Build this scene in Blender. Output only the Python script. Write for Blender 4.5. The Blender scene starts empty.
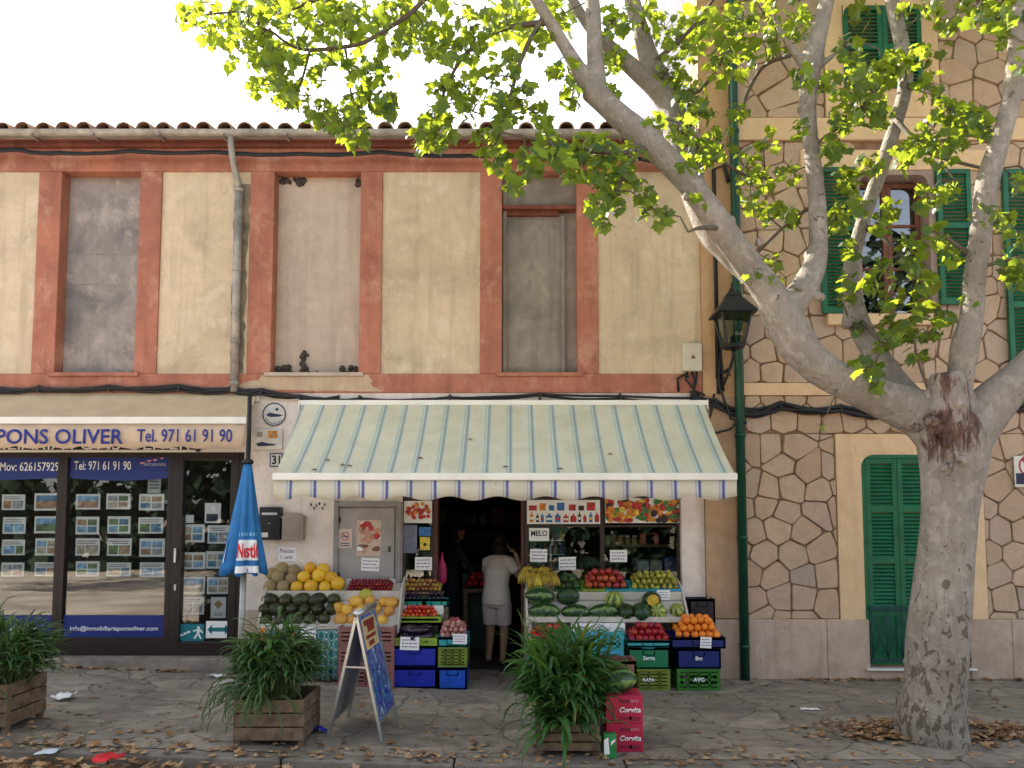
import bpy, math, random
from mathutils import Vector, Matrix, noise
R = math.radians
S = bpy.context.scene
COL = S.collection
rnd = random.Random(7)

# ------------------------------------------------------------------ camera geometry
F_PX, PITCH, PPY = 770.0, R(4.0), 461.2
CAM = Vector((0, -8.4, 1.74))
FW = Vector((0, math.cos(PITCH), math.sin(PITCH))); UP = Vector((0, -math.sin(PITCH), math.cos(PITCH)))

def P(px, py, Y):
    d = FW + Vector((1, 0, 0)) * ((px - 512) / F_PX) + UP * ((PPY - py) / F_PX)
    return CAM + d * ((Y - CAM.y) / d.y)

def G(px, py, z=0.0):
    d = FW + Vector((1, 0, 0)) * ((px - 512) / F_PX) + UP * ((PPY - py) / F_PX)
    return CAM + d * ((z - CAM.z) / d.z)

def XX(px, py=400, Y=0.0): return P(px, py, Y).x
def ZZ(py, Y=0.0): return P(512, py, Y).z
def gz(x): return 0.034 * max(0.0, -x - 0.2)

# ------------------------------------------------------------------ mesh builder
class MB:
    def __init__(s): s.v = []; s.f = []; s.m = []; s.c = None; s.smooth = []
    def add(s, vs, fs, mi=0, sm=False):
        o = len(s.v); s.v += [tuple(v) for v in vs]
        for f in fs: s.f.append(tuple(i + o for i in f)); s.m.append(mi); s.smooth.append(sm)
        return s
    def box(s, x0, x1, y0, y1, z0, z1, mi=0, M=None):
        vs = [Vector(p) for p in ((x0,y0,z0),(x1,y0,z0),(x1,y1,z0),(x0,y1,z0),(x0,y0,z1),(x1,y0,z1),(x1,y1,z1),(x0,y1,z1))]
        if M: vs = [M @ v for v in vs]
        return s.add(vs, [(0,3,2,1),(4,5,6,7),(0,1,5,4),(1,2,6,5),(2,3,7,6),(3,0,4,7)], mi)
    def quad(s, a, b, c, d, mi=0): return s.add([a, b, c, d], [(0,1,2,3)], mi)
    def beam(s, a, b, w, h, mi=0, up=Vector((0,0,1))):
        a = Vector(a); b = Vector(b); d = (b - a).normalized()
        u = d.cross(up)
        if u.length < 1e-4: u = d.cross(Vector((1,0,0)))
        u.normalize(); n = u.cross(d)
        vs = [p + u*(sx*w/2) + n*(sy*h/2) for p in (a, b) for sx, sy in ((-1,-1),(1,-1),(1,1),(-1,1))]
        return s.add(vs, [(3,2,1,0),(4,5,6,7),(0,1,5,4),(1,2,6,5),(2,3,7,6),(3,0,4,7)], mi)
    def tube(s, pts, rad, n=8, mi=0, cap=True, wob=0.0):
        pts = [Vector(p) for p in pts]; L = len(pts)
        if not isinstance(rad, (list, tuple)): rad = [rad] * L
        t0 = (pts[1] - pts[0]).normalized()
        u = t0.orthogonal().normalized()
        vs = []
        for i, p in enumerate(pts):
            t = (pts[min(i+1, L-1)] - pts[max(i-1, 0)]).normalized()
            u = (u - t * u.dot(t)).normalized(); w = t.cross(u)
            for k in range(n):
                a = 2*math.pi*k/n; d = u*math.cos(a) + w*math.sin(a); r = rad[i]
                if wob: r *= 1 + wob * noise.noise(p*2.2 + d*r*6)
                vs.append(p + d*r)
        fs = [(i*n+k, i*n+(k+1)%n, (i+1)*n+(k+1)%n, (i+1)*n+k) for i in range(L-1) for k in range(n)]
        if cap: fs += [tuple(range(n-1, -1, -1)), tuple(range((L-1)*n, L*n))]
        return s.add(vs, fs, mi, True)
    def lathe(s, prof, o=(0,0,0), n=16, mi=0, sx=1, sy=1):
        o = Vector(o); vs = []; L = len(prof)
        for r, z in prof:
            for k in range(n):
                a = 2*math.pi*k/n; vs.append(o + Vector((r*math.cos(a)*sx, r*math.sin(a)*sy, z)))
        fs = [(i*n+k, i*n+(k+1)%n, (i+1)*n+(k+1)%n, (i+1)*n+k) for i in range(L-1) for k in range(n)]
        fs += [tuple(range(n-1, -1, -1)), tuple(range((L-1)*n, L*n))]
        return s.add(vs, fs, mi, True)
    def loft(s, rings, mi=0):
        n = len(rings[0]); L = len(rings); vs = [p for r in rings for p in r]
        fs = [(i*n+k, i*n+(k+1)%n, (i+1)*n+(k+1)%n, (i+1)*n+k) for i in range(L-1) for k in range(n)]
        fs += [tuple(range(n-1, -1, -1)), tuple(range((L-1)*n, L*n))]
        return s.add(vs, fs, mi, True)
    def ball(s, c, rx, ry, rz, n=12, m=8, mi=0, wob=0, M=None, seed=0):
        vs = []; c = Vector(c)
        for i in range(m+1):
            th = math.pi*i/m
            for k in range(n):
                a = 2*math.pi*k/n
                d = Vector((math.sin(th)*math.cos(a), math.sin(th)*math.sin(a), -math.cos(th)))
                q = 1 + wob*noise.noise(d*1.7 + Vector((seed, 0, 0)))
                p = Vector((d.x*rx*q, d.y*ry*q, d.z*rz*q))
                if M: p = M @ p
                vs.append(c + p)
        fs = [(i*n+k, i*n+(k+1)%n, (i+1)*n+(k+1)%n, (i+1)*n+k) for i in range(m) for k in range(n)]
        return s.add(vs, fs, mi, True)
    def mesh(s, name, mats):
        me = bpy.data.meshes.new(name); me.from_pydata(s.v, [], s.f); me.validate()
        if not isinstance(mats, (list, tuple)): mats = [mats]
        for m in mats: me.materials.append(m)
        if len(me.polygons) == len(s.f):
            me.polygons.foreach_set('material_index', s.m)
            me.polygons.foreach_set('use_smooth', s.smooth)
        me.update(); return me

WM = {}
def link(name, data, parent=None):
    o = bpy.data.objects.new(name, data); COL.objects.link(o)
    if parent:
        o.parent = parent; o.matrix_parent_inverse = WM.get(parent.name, Matrix()).inverted()
    return o
def obj(name, mb, mats, parent=None, bevel=0):
    o = link(name, mb.mesh(name, mats), parent)
    if bevel:
        b = o.modifiers.new('bevel', 'BEVEL'); b.width = bevel; b.segments = 2; b.limit_method = 'ANGLE'
    return o
def tag(o, label=None, cat=None, group=None, kind=None):
    if label: o['label'] = label
    if cat: o['category'] = cat
    if group: o['group'] = group
    if kind: o['kind'] = kind
    return o
def thing(name, label, cat, loc=(0,0,0), group=None):
    o = bpy.data.objects.new(name, None); COL.objects.link(o); o.location = loc; o.empty_display_size = .1
    WM[o.name] = Matrix.Translation(Vector(loc))
    return tag(o, label, cat, group)
def single(name, mb, mats, label, cat, group=None, bevel=0, loc=None):
    """a thing that is one mesh; its origin goes to loc (world) when given"""
    if loc is not None:
        l = Vector(loc); mb.v = [tuple(Vector(v) - l) for v in mb.v]
    o = obj(name, mb, mats, None, bevel)
    if loc is not None: o.location = loc
    return tag(o, label, cat, group)

# ------------------------------------------------------------------ materials
def nt(name):
    m = bpy.data.materials.new(name); m.use_nodes = True
    t = m.node_tree; b = t.nodes['Principled BSDF']
    return m, t, b
def nd(t, typ, **kw):
    n = t.nodes.new(typ)
    for k, v in kw.items():
        if k in n.inputs: n.inputs[k].default_value = v
        else: setattr(n, k, v)
    return n
def c4(c): return (c[0], c[1], c[2], 1)
def mixc(t, fac, a, b, blend='MIX'):
    n = t.nodes.new('ShaderNodeMix'); n.data_type = 'RGBA'; n.blend_type = blend
    if isinstance(fac, (int, float)): n.inputs[0].default_value = fac
    else: t.links.new(fac, n.inputs[0])
    for i, v in ((6, a), (7, b)):
        if isinstance(v, (tuple, list)): n.inputs[i].default_value = c4(v)
        else: t.links.new(v, n.inputs[i])
    return n.outputs[2]
def ramp(t, src, p0, p1, c0=(0,0,0), c1=(1,1,1)):
    r = t.nodes.new('ShaderNodeValToRGB'); e = r.color_ramp.elements
    e[0].position = p0; e[1].position = p1; e[0].color = c4(c0); e[1].color = c4(c1)
    t.links.new(src, r.inputs[0]); return r.outputs[0]
def noise_n(t, scale, detail=5, rough=.55, dist=0, co=None, stretch=None):
    n = nd(t, 'ShaderNodeTexNoise', Scale=scale, Detail=detail, Roughness=rough, Distortion=dist)
    if co is None: co = nd(t, 'ShaderNodeTexCoord').outputs['Object']
    if stretch:
        mp = nd(t, 'ShaderNodeMapping'); mp.inputs['Scale'].default_value = stretch
        t.links.new(co, mp.inputs[0]); co = mp.outputs[0]
    t.links.new(co, n.inputs['Vector']); return n.outputs['Fac']
def bump(t, b, h, strength, dist=.01):
    n = nd(t, 'ShaderNodeBump', Strength=strength, Distance=dist)
    t.links.new(h, n.inputs['Height']); t.links.new(n.outputs[0], b.inputs['Normal'])
MC = {}
def mat(name, col, rough=.6, var=.18, scale=6, bmp=.15, bscale=60, metal=0, spec=.35, rv=.0):
    if name in MC: return MC[name]
    m, t, b = nt(name)
    f = noise_n(t, scale, 6)
    lo = tuple(max(0, c*(1-var)) for c in col); hi = tuple(min(1, c*(1+var)) for c in col)
    cc = ramp(t, f, .3, .7, lo, hi)
    if rv:   # each object of a kind differs a little
        oi = nd(t, 'ShaderNodeObjectInfo')
        hs = nd(t, 'ShaderNodeHueSaturation')
        mr = nd(t, 'ShaderNodeMapRange'); mr.inputs[3].default_value = 1-rv; mr.inputs[4].default_value = 1+rv
        t.links.new(oi.outputs['Random'], mr.inputs[0]); t.links.new(mr.outputs[0], hs.inputs['Value'])
        mr2 = nd(t, 'ShaderNodeMapRange'); mr2.inputs[3].default_value = .5-rv*.06; mr2.inputs[4].default_value = .5+rv*.06
        t.links.new(oi.outputs['Random'], mr2.inputs[0]); t.links.new(mr2.outputs[0], hs.inputs['Hue'])
        t.links.new(cc, hs.inputs['Color']); cc = hs.outputs[0]
    t.links.new(cc, b.inputs['Base Color'])
    b.inputs['Roughness'].default_value = rough; b.inputs['Metallic'].default_value = metal
    b.inputs['Specular IOR Level'].default_value = spec
    if bmp: bump(t, b, noise_n(t, bscale, 4), bmp)
    MC[name] = m; return m

def plaster(name, col, stain=(.3,.26,.2), amount=.5, sc=1.2, light=(.75,.68,.55), la=.3, streak=.4):
    if name in MC: return MC[name]
    m, t, b = nt(name)
    co = nd(t, 'ShaderNodeTexCoord').outputs['Object']
    base = ramp(t, noise_n(t, 9, 8, .65, co=co), .25, .75, tuple(c*.88 for c in col), tuple(min(1, c*1.1) for c in col))
    f1 = ramp(t, noise_n(t, sc, 8, .68, .6, co=co), .43, .63)
    c = mixc(t, f1, base, stain); 
    mu = nd(t, 'ShaderNodeMath', operation='MULTIPLY'); mu.inputs[1].default_value = amount
    t.links.new(f1, mu.inputs[0]); c = mixc(t, mu.outputs[0], base, stain)
    f2 = ramp(t, noise_n(t, 3.1, 9, .7, .3, co=co, stretch=(1,1,.8)), .52, .64)
    mu2 = nd(t, 'ShaderNodeMath', operation='MULTIPLY'); mu2.inputs[1].default_value = la
    t.links.new(f2, mu2.inputs[0]); c = mixc(t, mu2.outputs[0], c, light)
    f3 = ramp(t, noise_n(t, 5, 6, .6, .2, co=co, stretch=(1.6,1,.12)), .5, .68)
    mu3 = nd(t, 'ShaderNodeMath', operation='MULTIPLY'); mu3.inputs[1].default_value = streak
    t.links.new(f3, mu3.inputs[0]); c = mixc(t, mu3.outputs[0], c, tuple(x*.55 for x in col))
    # hairline cracks
    v = nd(t, 'ShaderNodeTexVoronoi', feature='DISTANCE_TO_EDGE', Scale=.9)
    dm = nd(t, 'ShaderNodeVectorMath', operation='ADD'); ns = nd(t, 'ShaderNodeTexNoise', Scale=3.0, Detail=6)
    t.links.new(co, ns.inputs['Vector']); t.links.new(co, dm.inputs[0]); t.links.new(ns.outputs['Color'], dm.inputs[1])
    t.links.new(dm.outputs[0], v.inputs['Vector'])
    cr = ramp(t, v.outputs['Distance'], .0, .006, (1,1,1), (0,0,0))
    gate = ramp(t, noise_n(t, 1.1, 3, co=co), .5, .6)
    mu4 = nd(t, 'ShaderNodeMath', operation='MULTIPLY'); t.links.new(cr, mu4.inputs[0]); t.links.new(gate, mu4.inputs[1])
    mu5 = nd(t, 'ShaderNodeMath', operation='MULTIPLY'); mu5.inputs[1].default_value = .45; t.links.new(mu4.outputs[0], mu5.inputs[0])
    c = mixc(t, mu5.outputs[0], c, tuple(x*.35 for x in col))
    t.links.new(c, b.inputs['Base Color']); b.inputs['Roughness'].default_value = .92
    b.inputs['Specular IOR Level'].default_value = .15
    bump(t, b, noise_n(t, 35, 8, .7, co=co), .35, .008)
    MC[name] = m; return m

def glass(name, tint=(.94,.96,.96), refl=.09, rough=.01):
    m, t, b = nt(name); t.nodes.remove(b)
    out = t.nodes['Material Output']
    tr = nd(t, 'ShaderNodeBsdfTransparent'); tr.inputs[0].default_value = c4(tint)
    gl = nd(t, 'ShaderNodeBsdfGlossy', Roughness=rough)
    fr = nd(t, 'ShaderNodeFresnel', IOR=1.5); ad = nd(t, 'ShaderNodeMath', operation='ADD'); ad.inputs[1].default_value = refl
    t.links.new(fr.outputs[0], ad.inputs[0])
    mx = nd(t, 'ShaderNodeMixShader'); t.links.new(ad.outputs[0], mx.inputs[0]); t.links.new(tr.outputs[0], mx.inputs[1]); t.links.new(gl.outputs[0], mx.inputs[2])
    bp = nd(t, 'ShaderNodeBump', Strength=.012, Distance=.05); t.links.new(noise_n(t, 1.6, 2), bp.inputs['Height']); t.links.new(bp.outputs[0], gl.inputs['Normal'])
    t.links.new(mx.outputs[0], out.inputs[0]); return m

def leafy(name, dark, light, trans, tw=.5, gloss=.5, yellow=None):
    m, t, b = nt(name)
    ge = nd(t, 'ShaderNodeNewGeometry')
    c = ramp(t, ge.outputs['Random Per Island'], 0, 1, dark, light)
    if yellow: c = mixc(t, ramp(t, ge.outputs['Random Per Island'], .955, .96), c, yellow)
    co = noise_n(t, 30, 3)
    c = mixc(t, ramp(t, co, .35, .75, (0,0,0), (.35,.35,.35)), c, tuple(x*1.5 for x in light))
    t.links.new(c, b.inputs['Base Color']); b.inputs['Roughness'].default_value = .42; b.inputs['Specular IOR Level'].default_value = gloss
    tl = nd(t, 'ShaderNodeBsdfTranslucent'); tc = mixc(t, .75, c, trans); t.links.new(tc, tl.inputs[0])
    mx = nd(t, 'ShaderNodeMixShader'); mx.inputs[0].default_value = tw
    t.links.new(b.outputs[0], mx.inputs[1]); t.links.new(tl.outputs[0], mx.inputs[2])
    t.links.new(mx.outputs[0], t.nodes['Material Output'].inputs[0]); return m

# ------------------------------------------------------------------ writing
def text_obj(s, x0, x1, z0, z1, y, m, parent, name='lettering', bold=0.0, ext=.001, M=None, shear=0, keep=False):
    """letters standing in the X-Z plane facing -Y, stretched into the given box (or kept in proportion, centred)"""
    cu = bpy.data.curves.new(name, 'FONT'); cu.body = s; cu.size = 1; cu.extrude = 0.0; cu.offset = bold; cu.shear = shear
    cu.resolution_u = 3
    o = bpy.data.objects.new('tmp_text', cu); COL.objects.link(o)
    dg = bpy.context.evaluated_depsgraph_get(); me = bpy.data.meshes.new_from_object(o.evaluated_get(dg))
    bpy.data.objects.remove(o); bpy.data.curves.remove(cu)
    xs = [v.co.x for v in me.vertices]; ys = [v.co.y for v in me.vertices]
    ax, bx, ay, by = min(xs), max(xs), min(ys), max(ys)
    kx = (x1-x0)/(bx-ax); ky = (z1-z0)/(by-ay)
    if keep: kx = ky = min(kx, ky)
    ox = (x0+x1)/2 - (ax+bx)/2*kx; oz = (z0+z1)/2 - (ay+by)/2*ky
    for v in me.vertices:
        p = Vector((v.co.x*kx+ox, y, v.co.y*ky+oz)); v.co = M @ p if M else p
    me.materials.clear(); me.materials.append(m); me.name = name
    ob = link(name, me, parent)
    if ext:
        so = ob.modifiers.new('thick', 'SOLIDIFY'); so.thickness = ext; so.offset = 0
    return ob
# ================================================================== materials used all over
m_cream = plaster('cream_plaster', (.60,.47,.325), (.40,.315,.225), .8, 1.0, (.69,.58,.46), .5, .4)
m_red = plaster('red_plaster', (.42,.165,.11), (.25,.102,.075), .65, 1.6, (.56,.33,.24), .5, .4)
m_grey = plaster('grey_plaster', (.31,.27,.25), (.15,.135,.135), .85, 1.5, (.50,.42,.36), .55, .45)
m_beige = plaster('beige_plaster', (.50,.40,.325), (.33,.27,.22), .6, 1.2, (.6,.5,.4), .35, .3)
m_dgrey = plaster('dark_grey_plaster', (.27,.235,.20), (.15,.135,.12), .8, 1.4, (.42,.36,.3), .4, .5)
m_white = plaster('white_plaster', (.80,.69,.62), (.55,.46,.39), .45, 2.0, (.75,.7,.64), .3, .3)
m_tan = plaster('tan_render', (.50,.31,.165), (.36,.21,.12), .5, 1.5, (.6,.42,.26), .3, .25)
m_tanlow = plaster('brown_render', (.47,.30,.185), (.30,.20,.13), .55, 1.8, (.5,.4,.32), .35, .3)
m_surround = plaster('ochre_render', (.70,.49,.30), (.56,.37,.21), .4, 1.2, (.66,.47,.28), .25, .2)
m_plinth = plaster('pink_cement', (.50,.365,.28), (.32,.235,.185), .65, 1.7, (.55,.44,.38), .55, .35)
m_dark = mat('dark_bronze_frame', (.022,.013,.012), .35, .2, 8, .05)
m_black = mat('black_rubber', (.012,.012,.014), .45, .2, 8, .1)
m_iron = mat('black_iron', (.018,.02,.022), .45, .3, 14, .2, metal=.3)
m_green = mat('green_paint', (.006,.105,.045), .38, .25, 5, .08)
m_dgreen = mat('dark_green_paint', (.005,.052,.03), .4, .25, 5, .08)
m_zinc = mat('weathered_zinc', (.32,.29,.26), .55, .35, 7, .2, metal=.35)
m_alu = mat('aluminium', (.5,.5,.5), .35, .1, 9, .05, metal=.85)
m_wpaint = mat('white_paint', (.72,.69,.63), .5, .08, 4, .05)
m_cement = mat('cement', (.3,.265,.23), .9, .25, 5, .3)
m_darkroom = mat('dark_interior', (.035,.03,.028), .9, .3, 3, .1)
m_paper = mat('white_paper', (.80,.79,.77), .7, .05, 8, .03)
m_ink = mat('blue_black_ink', (.03,.03,.07), .7, .1, 8, 0)
m_navy = mat('navy_vinyl', (.008,.022,.16), .4, .1, 3, .02)
m_blueink = mat('blue_lettering', (.012,.02,.22), .6, .1, 3, 0)
m_whitev = mat('white_vinyl', (.78,.78,.78), .5, .04, 4, 0)
m_glass = glass('shop_glass', refl=.03)
m_pane = glass('window_glass', refl=.06)
m_wood = mat('grey_wood', (.15,.10,.065), .8, .45, 14, .4, 30)

# ================================================================== ground
def paving():
    m, t, b = nt('paving_stone')
    co = nd(t, 'ShaderNodeTexCoord').outputs['Object']
    ns = nd(t, 'ShaderNodeTexNoise', Scale=1.8, Detail=4); t.links.new(co, ns.inputs['Vector'])
    sc = nd(t, 'ShaderNodeVectorMath', operation='SCALE'); sc.inputs['Scale'].default_value = .35; t.links.new(ns.outputs['Color'], sc.inputs[0])
    ad = nd(t, 'ShaderNodeVectorMath', operation='ADD'); t.links.new(co, ad.inputs[0]); t.links.new(sc.outputs[0], ad.inputs[1])
    v = nd(t, 'ShaderNodeTexVoronoi', feature='DISTANCE_TO_EDGE', Scale=2.1); v.voronoi_dimensions = '2D'; t.links.new(ad.outputs[0], v.inputs['Vector'])
    v2 = nd(t, 'ShaderNodeTexVoronoi', feature='F1', Scale=2.1); v2.voronoi_dimensions = '2D'; t.links.new(ad.outputs[0], v2.inputs['Vector'])
    bw = nd(t, 'ShaderNodeRGBToBW'); t.links.new(v2.outputs['Color'], bw.inputs[0])
    stone = ramp(t, bw.outputs[0], .2, .8, (.20,.165,.132), (.32,.265,.205))
    st2 = mixc(t, ramp(t, noise_n(t, 6, 9, .7, .4, co=co), .42, .68), stone, (.115,.095,.075))
    st2 = mixc(t, ramp(t, noise_n(t, .9, 6, .6, .4, co=co), .45, .7, (0,0,0), (.55,.55,.55)), st2, (.33,.28,.215))
    st2 = mixc(t, ramp(t, noise_n(t, 1.3, 7, .65, .5, co=co, stretch=(.6,1.4,1)), .5, .64, (0,0,0), (.6,.6,.6)), st2, (.095,.080,.064))
    joint = ramp(t, v.outputs['Distance'], .008, .04, (1,1,1), (0,0,0))
    jm = nd(t, 'ShaderNodeMath', operation='MULTIPLY'); t.links.new(joint, jm.inputs[0])
    t.links.new(ramp(t, noise_n(t, 2.5, 4, co=co), .35, .6, (.1,.1,.1), (.7,.7,.7)), jm.inputs[1])
    c = mixc(t, jm.outputs[0], st2, (.06,.052,.045))
    sp = ramp(t, noise_n(t, 60, 3, .6, co=co), .62, .72); c = mixc(t, sp, c, (.29,.25,.2))
    t.links.new(c, b.inputs['Base Color']); b.inputs['Roughness'].default_value = .72
    h = nd(t, 'ShaderNodeMath', operation='SUBTRACT'); t.links.new(noise_n(t, 14, 8, .65, co=co), h.inputs[0]); t.links.new(jm.outputs[0], h.inputs[1])
    bump(t, b, h.outputs[0], .45, .02); return m
m_pave = paving()
m_road = mat('sandy_plaza', (.46,.38,.30), .9, .45, .7, .3, 30)
KY = -2.93
mb = MB(); xs = [i*.5 - 20 for i in range(81)]
for a, b_ in zip(xs, xs[1:]):
    mb.quad((a,KY+.16,gz(a)), (b_,KY+.16,gz(b_)), (b_,.4,gz(b_)), (a,.4,gz(a)))
tag(obj('pavement', mb, m_pave), kind='structure')
mb = MB()
for i in range(26):
    a = -16 + i*1.2; b_ = a + 1.188
    jz = rnd.uniform(-.006,.006)
    mb.add([(a,KY,gz(a)-.4),(b_,KY,gz(b_)-.4),(b_,KY+.158,gz(b_)-.4),(a,KY+.158,gz(a)-.4),(a,KY,gz(a)+.004+jz),(b_,KY,gz(b_)+.004+jz),(b_,KY+.158,gz(b_)+.004+jz),(a,KY+.158,gz(a)+.004+jz)],
           [(0,3,2,1),(4,5,6,7),(0,1,5,4),(1,2,6,5),(2,3,7,6),(3,0,4,7)])
m_kerb = mat('kerb_stone', (.17,.142,.115), .8, .3, 6, .35, 40)
tag(obj('kerb', mb, m_kerb, bevel=.012), kind='structure')
mb = MB()
for i in range(80):
    a = -20+i*.5; b_ = a+.5
    mb.quad((a,-9,gz(a)*.3-.1),(b_,-9,gz(b_)*.3-.1),(b_,KY+.06,gz(b_)-.1),(a,KY+.06,gz(a)-.1))
mb.quad((-20,-26,-.04),(20,-26,-.04),(20,-9,-.1),(-20,-9,-.1))
tag(obj('road', mb, m_road), kind='structure')
mb = MB(); mb.quad((-600,-600,-.45),(600,-600,-.45),(600,600,-.45),(-600,600,-.45))
tag(obj('ground', mb, mat('earth', (.25,.2,.14), .95, .3, .2, 0)), kind='structure')

# ================================================================== the low plastered building
LB = thing('shop_building', 'low two storey building with red bands, cream panels and tiled eave above both shops', 'building', (0,0,0))
xl = lambda px: XX(px, 270)
z_gut, z_top, z_tb, z_bb, z_b0 = ZZ(136), ZZ(149), ZZ(172), ZZ(374), ZZ(393)
X_L, X_R = -8.6, XX(705, 560)
red = MB()
red.box(X_L, X_R, -.018, .3, z_tb, z_top)
red.box(X_L, X_R, -.018, .3, z_b0, z_bb)
pil = [(36,59),(138,160),(249,273),(360,382),(480,502),(577,598),(699,706)]
pil = [(xl(a), xl(b)) for a, b in pil]; pil[-1] = (pil[-1][0], X_R)
pil = [(X_L+.0, X_L+.25)] + pil
for a, b_ in pil[:-1]: red.box(a, b_, -.018, .3, z_bb, z_tb)
obj('painted_band', red, m_red, LB, bevel=.008)
# gable strip and panels between the bands
cream = MB()
spans = [(pil[i][1], pil[i+1][0]) for i in range(7)]
for i in (0, 2, 4, 6):
    a, b_ = spans[i]
    if i == 6: b_ = X_R
    obj('panel', MB().box(a, b_, 0.004, .3, z_bb, z_tb), m_cream, LB)
for i, m_, zt, nm in ((1, m_grey, 173, 'grey'), (3, m_beige, 174, 'beige'), (5, m_dgrey, 174, 'dark')):
    a, b_ = spans[i]
    w = MB(); w.box(a, b_, .15, .3, z_bb, z_tb)
    bw = obj('blind_window', w, m_, LB)
    s_ = MB(); s_.box(a-.06, b_+.06, -.05, .149, z_bb-.03, z_bb+.012)
    obj('sill', s_, m_red if i != 3 else m_beige, bw, bevel=.006)
    if i == 5:
        lt = MB(); lt.box(a, b_-.0, .02, .149, ZZ(208), ZZ(204)); lt.box(a+.02, b_-.2, .09, .149, ZZ(212), ZZ(208))
        obj('wooden_lintel', lt, mat('red_brown_wood', (.16,.05,.03), .8, .3, 10, .3), bw)
        fr = MB(); fr.box(a+.01, a+.05, .08, .149, z_bb, ZZ(186)); fr.box(b_-.17, b_-.13, .1, .149, z_bb, ZZ(212)); obj('window_frame', fr, m_dgrey, bw)
    if i == 1:
        obj('render_joint', MB().box(a+.14, b_, .1475, .149, ZZ(250), ZZ(249.2)), m_dgrey, bw); obj('render_joint', MB().box(a, b_-.25, .1475, .149, ZZ(281), ZZ(280.4)), m_dgrey, bw)
    if i == 3:   # crumbled corners of the infill
        q = random.Random(3)
        for cx, cz, w_, h_, n_ in ((a+.09, z_bb+.05, .13, .10, 26), (b_-.1, z_bb+.04, .16, .10, 28), (a+.33, z_bb+.13, .05, .26, 18), (a+.16, z_tb-.05, .2, .07, 18), (b_-.05, z_tb-.06, .07, .08, 10), (a+.3, z_bb+.02, .3, .02, 12)):
            br = MB()
            for _ in range(n_):
                x = min(max(cx+q.uniform(-w_,w_)*.7, a+.03), b_-.03); z = min(max(cz+q.uniform(-h_,h_)*.6, z_bb+.02), z_tb-.02); r = q.uniform(.016,.036)
                br.ball((x, .14, z), r, .03, r, 7, 5, wob=.5, seed=q.random()*9)
            obj('crumbled_brick', br, mat('dirty_rubble', (.06,.045,.04), .95, .5, 20, .5), bw)
# patch of bare render on the lower band under the second blind window
pt = MB(); vs = []; q = random.Random(5)
x0, x1 = xl(270), xl(372); za, zb = ZZ(391), ZZ(376)
ctl = [(x0-.2, za), (x1+.14, za), (x1+.03, (za+zb)/2-.03), (x1-.01, zb), (x0-.05, zb+.0), (x0-.12, zb-.06), (x0-.42, zb-.10), (x0-.45, za+.03)]; ring = []
for (a, b_), (c_, d_) in zip(ctl, ctl[1:]+ctl[:1]):
    for k in range(6): ring.append((a+(c_-a)*k/6+q.uniform(-.018,.018), b_+(d_-b_)*k/6+q.uniform(-.012,.012)))
pt.add([(x, -.0205, z) for x, z in ring], [tuple(range(len(ring)))])
obj('bare_patch', pt, plaster('bare_render', (.50,.37,.255), (.36,.26,.19), .6, 1.5, (.58,.46,.35), .35, .3), LB)
# eave: moulding, boards, tiles
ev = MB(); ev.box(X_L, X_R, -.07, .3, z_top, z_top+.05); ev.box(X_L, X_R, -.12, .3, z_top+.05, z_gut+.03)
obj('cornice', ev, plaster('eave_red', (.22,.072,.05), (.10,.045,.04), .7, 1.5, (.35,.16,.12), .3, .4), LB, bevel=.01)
EZ = ZZ(130, -.15); sl = math.tan(R(17))
rf = MB()
rf.add([(X_L,-.13,EZ-.03),(X_R,-.13,EZ-.03),(X_R,4.2,EZ-.03+4.33*sl),(X_L,4.2,EZ-.03+4.33*sl),(X_R,9,EZ-.03),(X_L,9,EZ-.03),
        (X_L,-.13,EZ-.09),(X_R,-.13,EZ-.09),(X_R,9,EZ-.09),(X_L,9,EZ-.09)],
       [(0,1,2,3),(3,2,4,5),(6,9,8,7),(0,6,7,1),(1,7,8,4,2),(4,8,9,5),(0,3,5,9,6)])
roof = obj('roof', rf, m_cement, LB)
tl = MB(); q = random.Random(2); x = X_L + .1
while x < X_R - .05:
    for row in range(9):
        y0 = -.20 + row*.42 + q.uniform(-.015,.015); y1 = y0 + .47
        zb = EZ + (y0+.13)*sl + .012*row*0 + q.uniform(0,.012); zt_ = EZ + (y1+.13)*sl - .018
        n = 8; r0, r1 = .088, .072; xo = q.uniform(-.008,.008); vs = []
        for rr, yy, zz in ((r0,y0,zb),(r1,y1,zt_),(r0-.016,y0,zb),(r1-.016,y1,zt_)):
            for k in range(n+1):
                a = math.pi*k/n; vs.append((x+xo-rr*math.cos(a), yy, zz+rr*math.sin(a)))
        m_ = n+1; fs = []
        for k in range(n):
            fs += [(k,k+1,m_+k+1,m_+k), (2*m_+k+1,2*m_+k,3*m_+k,3*m_+k+1), (k+1,k,2*m_+k,2*m_+k+1)]
        tl.add(vs, fs, 0, False)
    x += .222
obj('roof_tiles', tl, mat('old_clay_tile', (.27,.155,.105), .9, .5, 9, .4, 25), roof)
gt = MB(); n = 8; vs = []; gy = -.21; gzv = ZZ(132, -.2)
for rr in (.062, .055):
    for xx in (X_L, X_R-.05):
        for k in range(n+1):
            a = math.pi*k/n; vs.append((xx, gy-rr*math.cos(a), gzv-rr*math.sin(a)))
m_ = n+1; fs = []
for k in range(n): fs += [(k,k+1,m_+k+1,m_+k), (2*m_+k+1,2*m_+k,3*m_+k,3*m_+k+1)]
fs += [(0,m_,3*m_,2*m_), (n,2*m_+n,3*m_+n,m_+n)]
gt.add(vs, fs)
for px in (40,100,165,228,290,350,420,500,560,620): gt.box(xl(px)-.012, xl(px)+.012, gy-.068, -.121, gzv-.068, gzv-.05)
gut = obj('gutter', gt, m_zinc, LB)
dp = MB(); xg = XX(231,140,gy); xd = XX(237,270,-.065)
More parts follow.
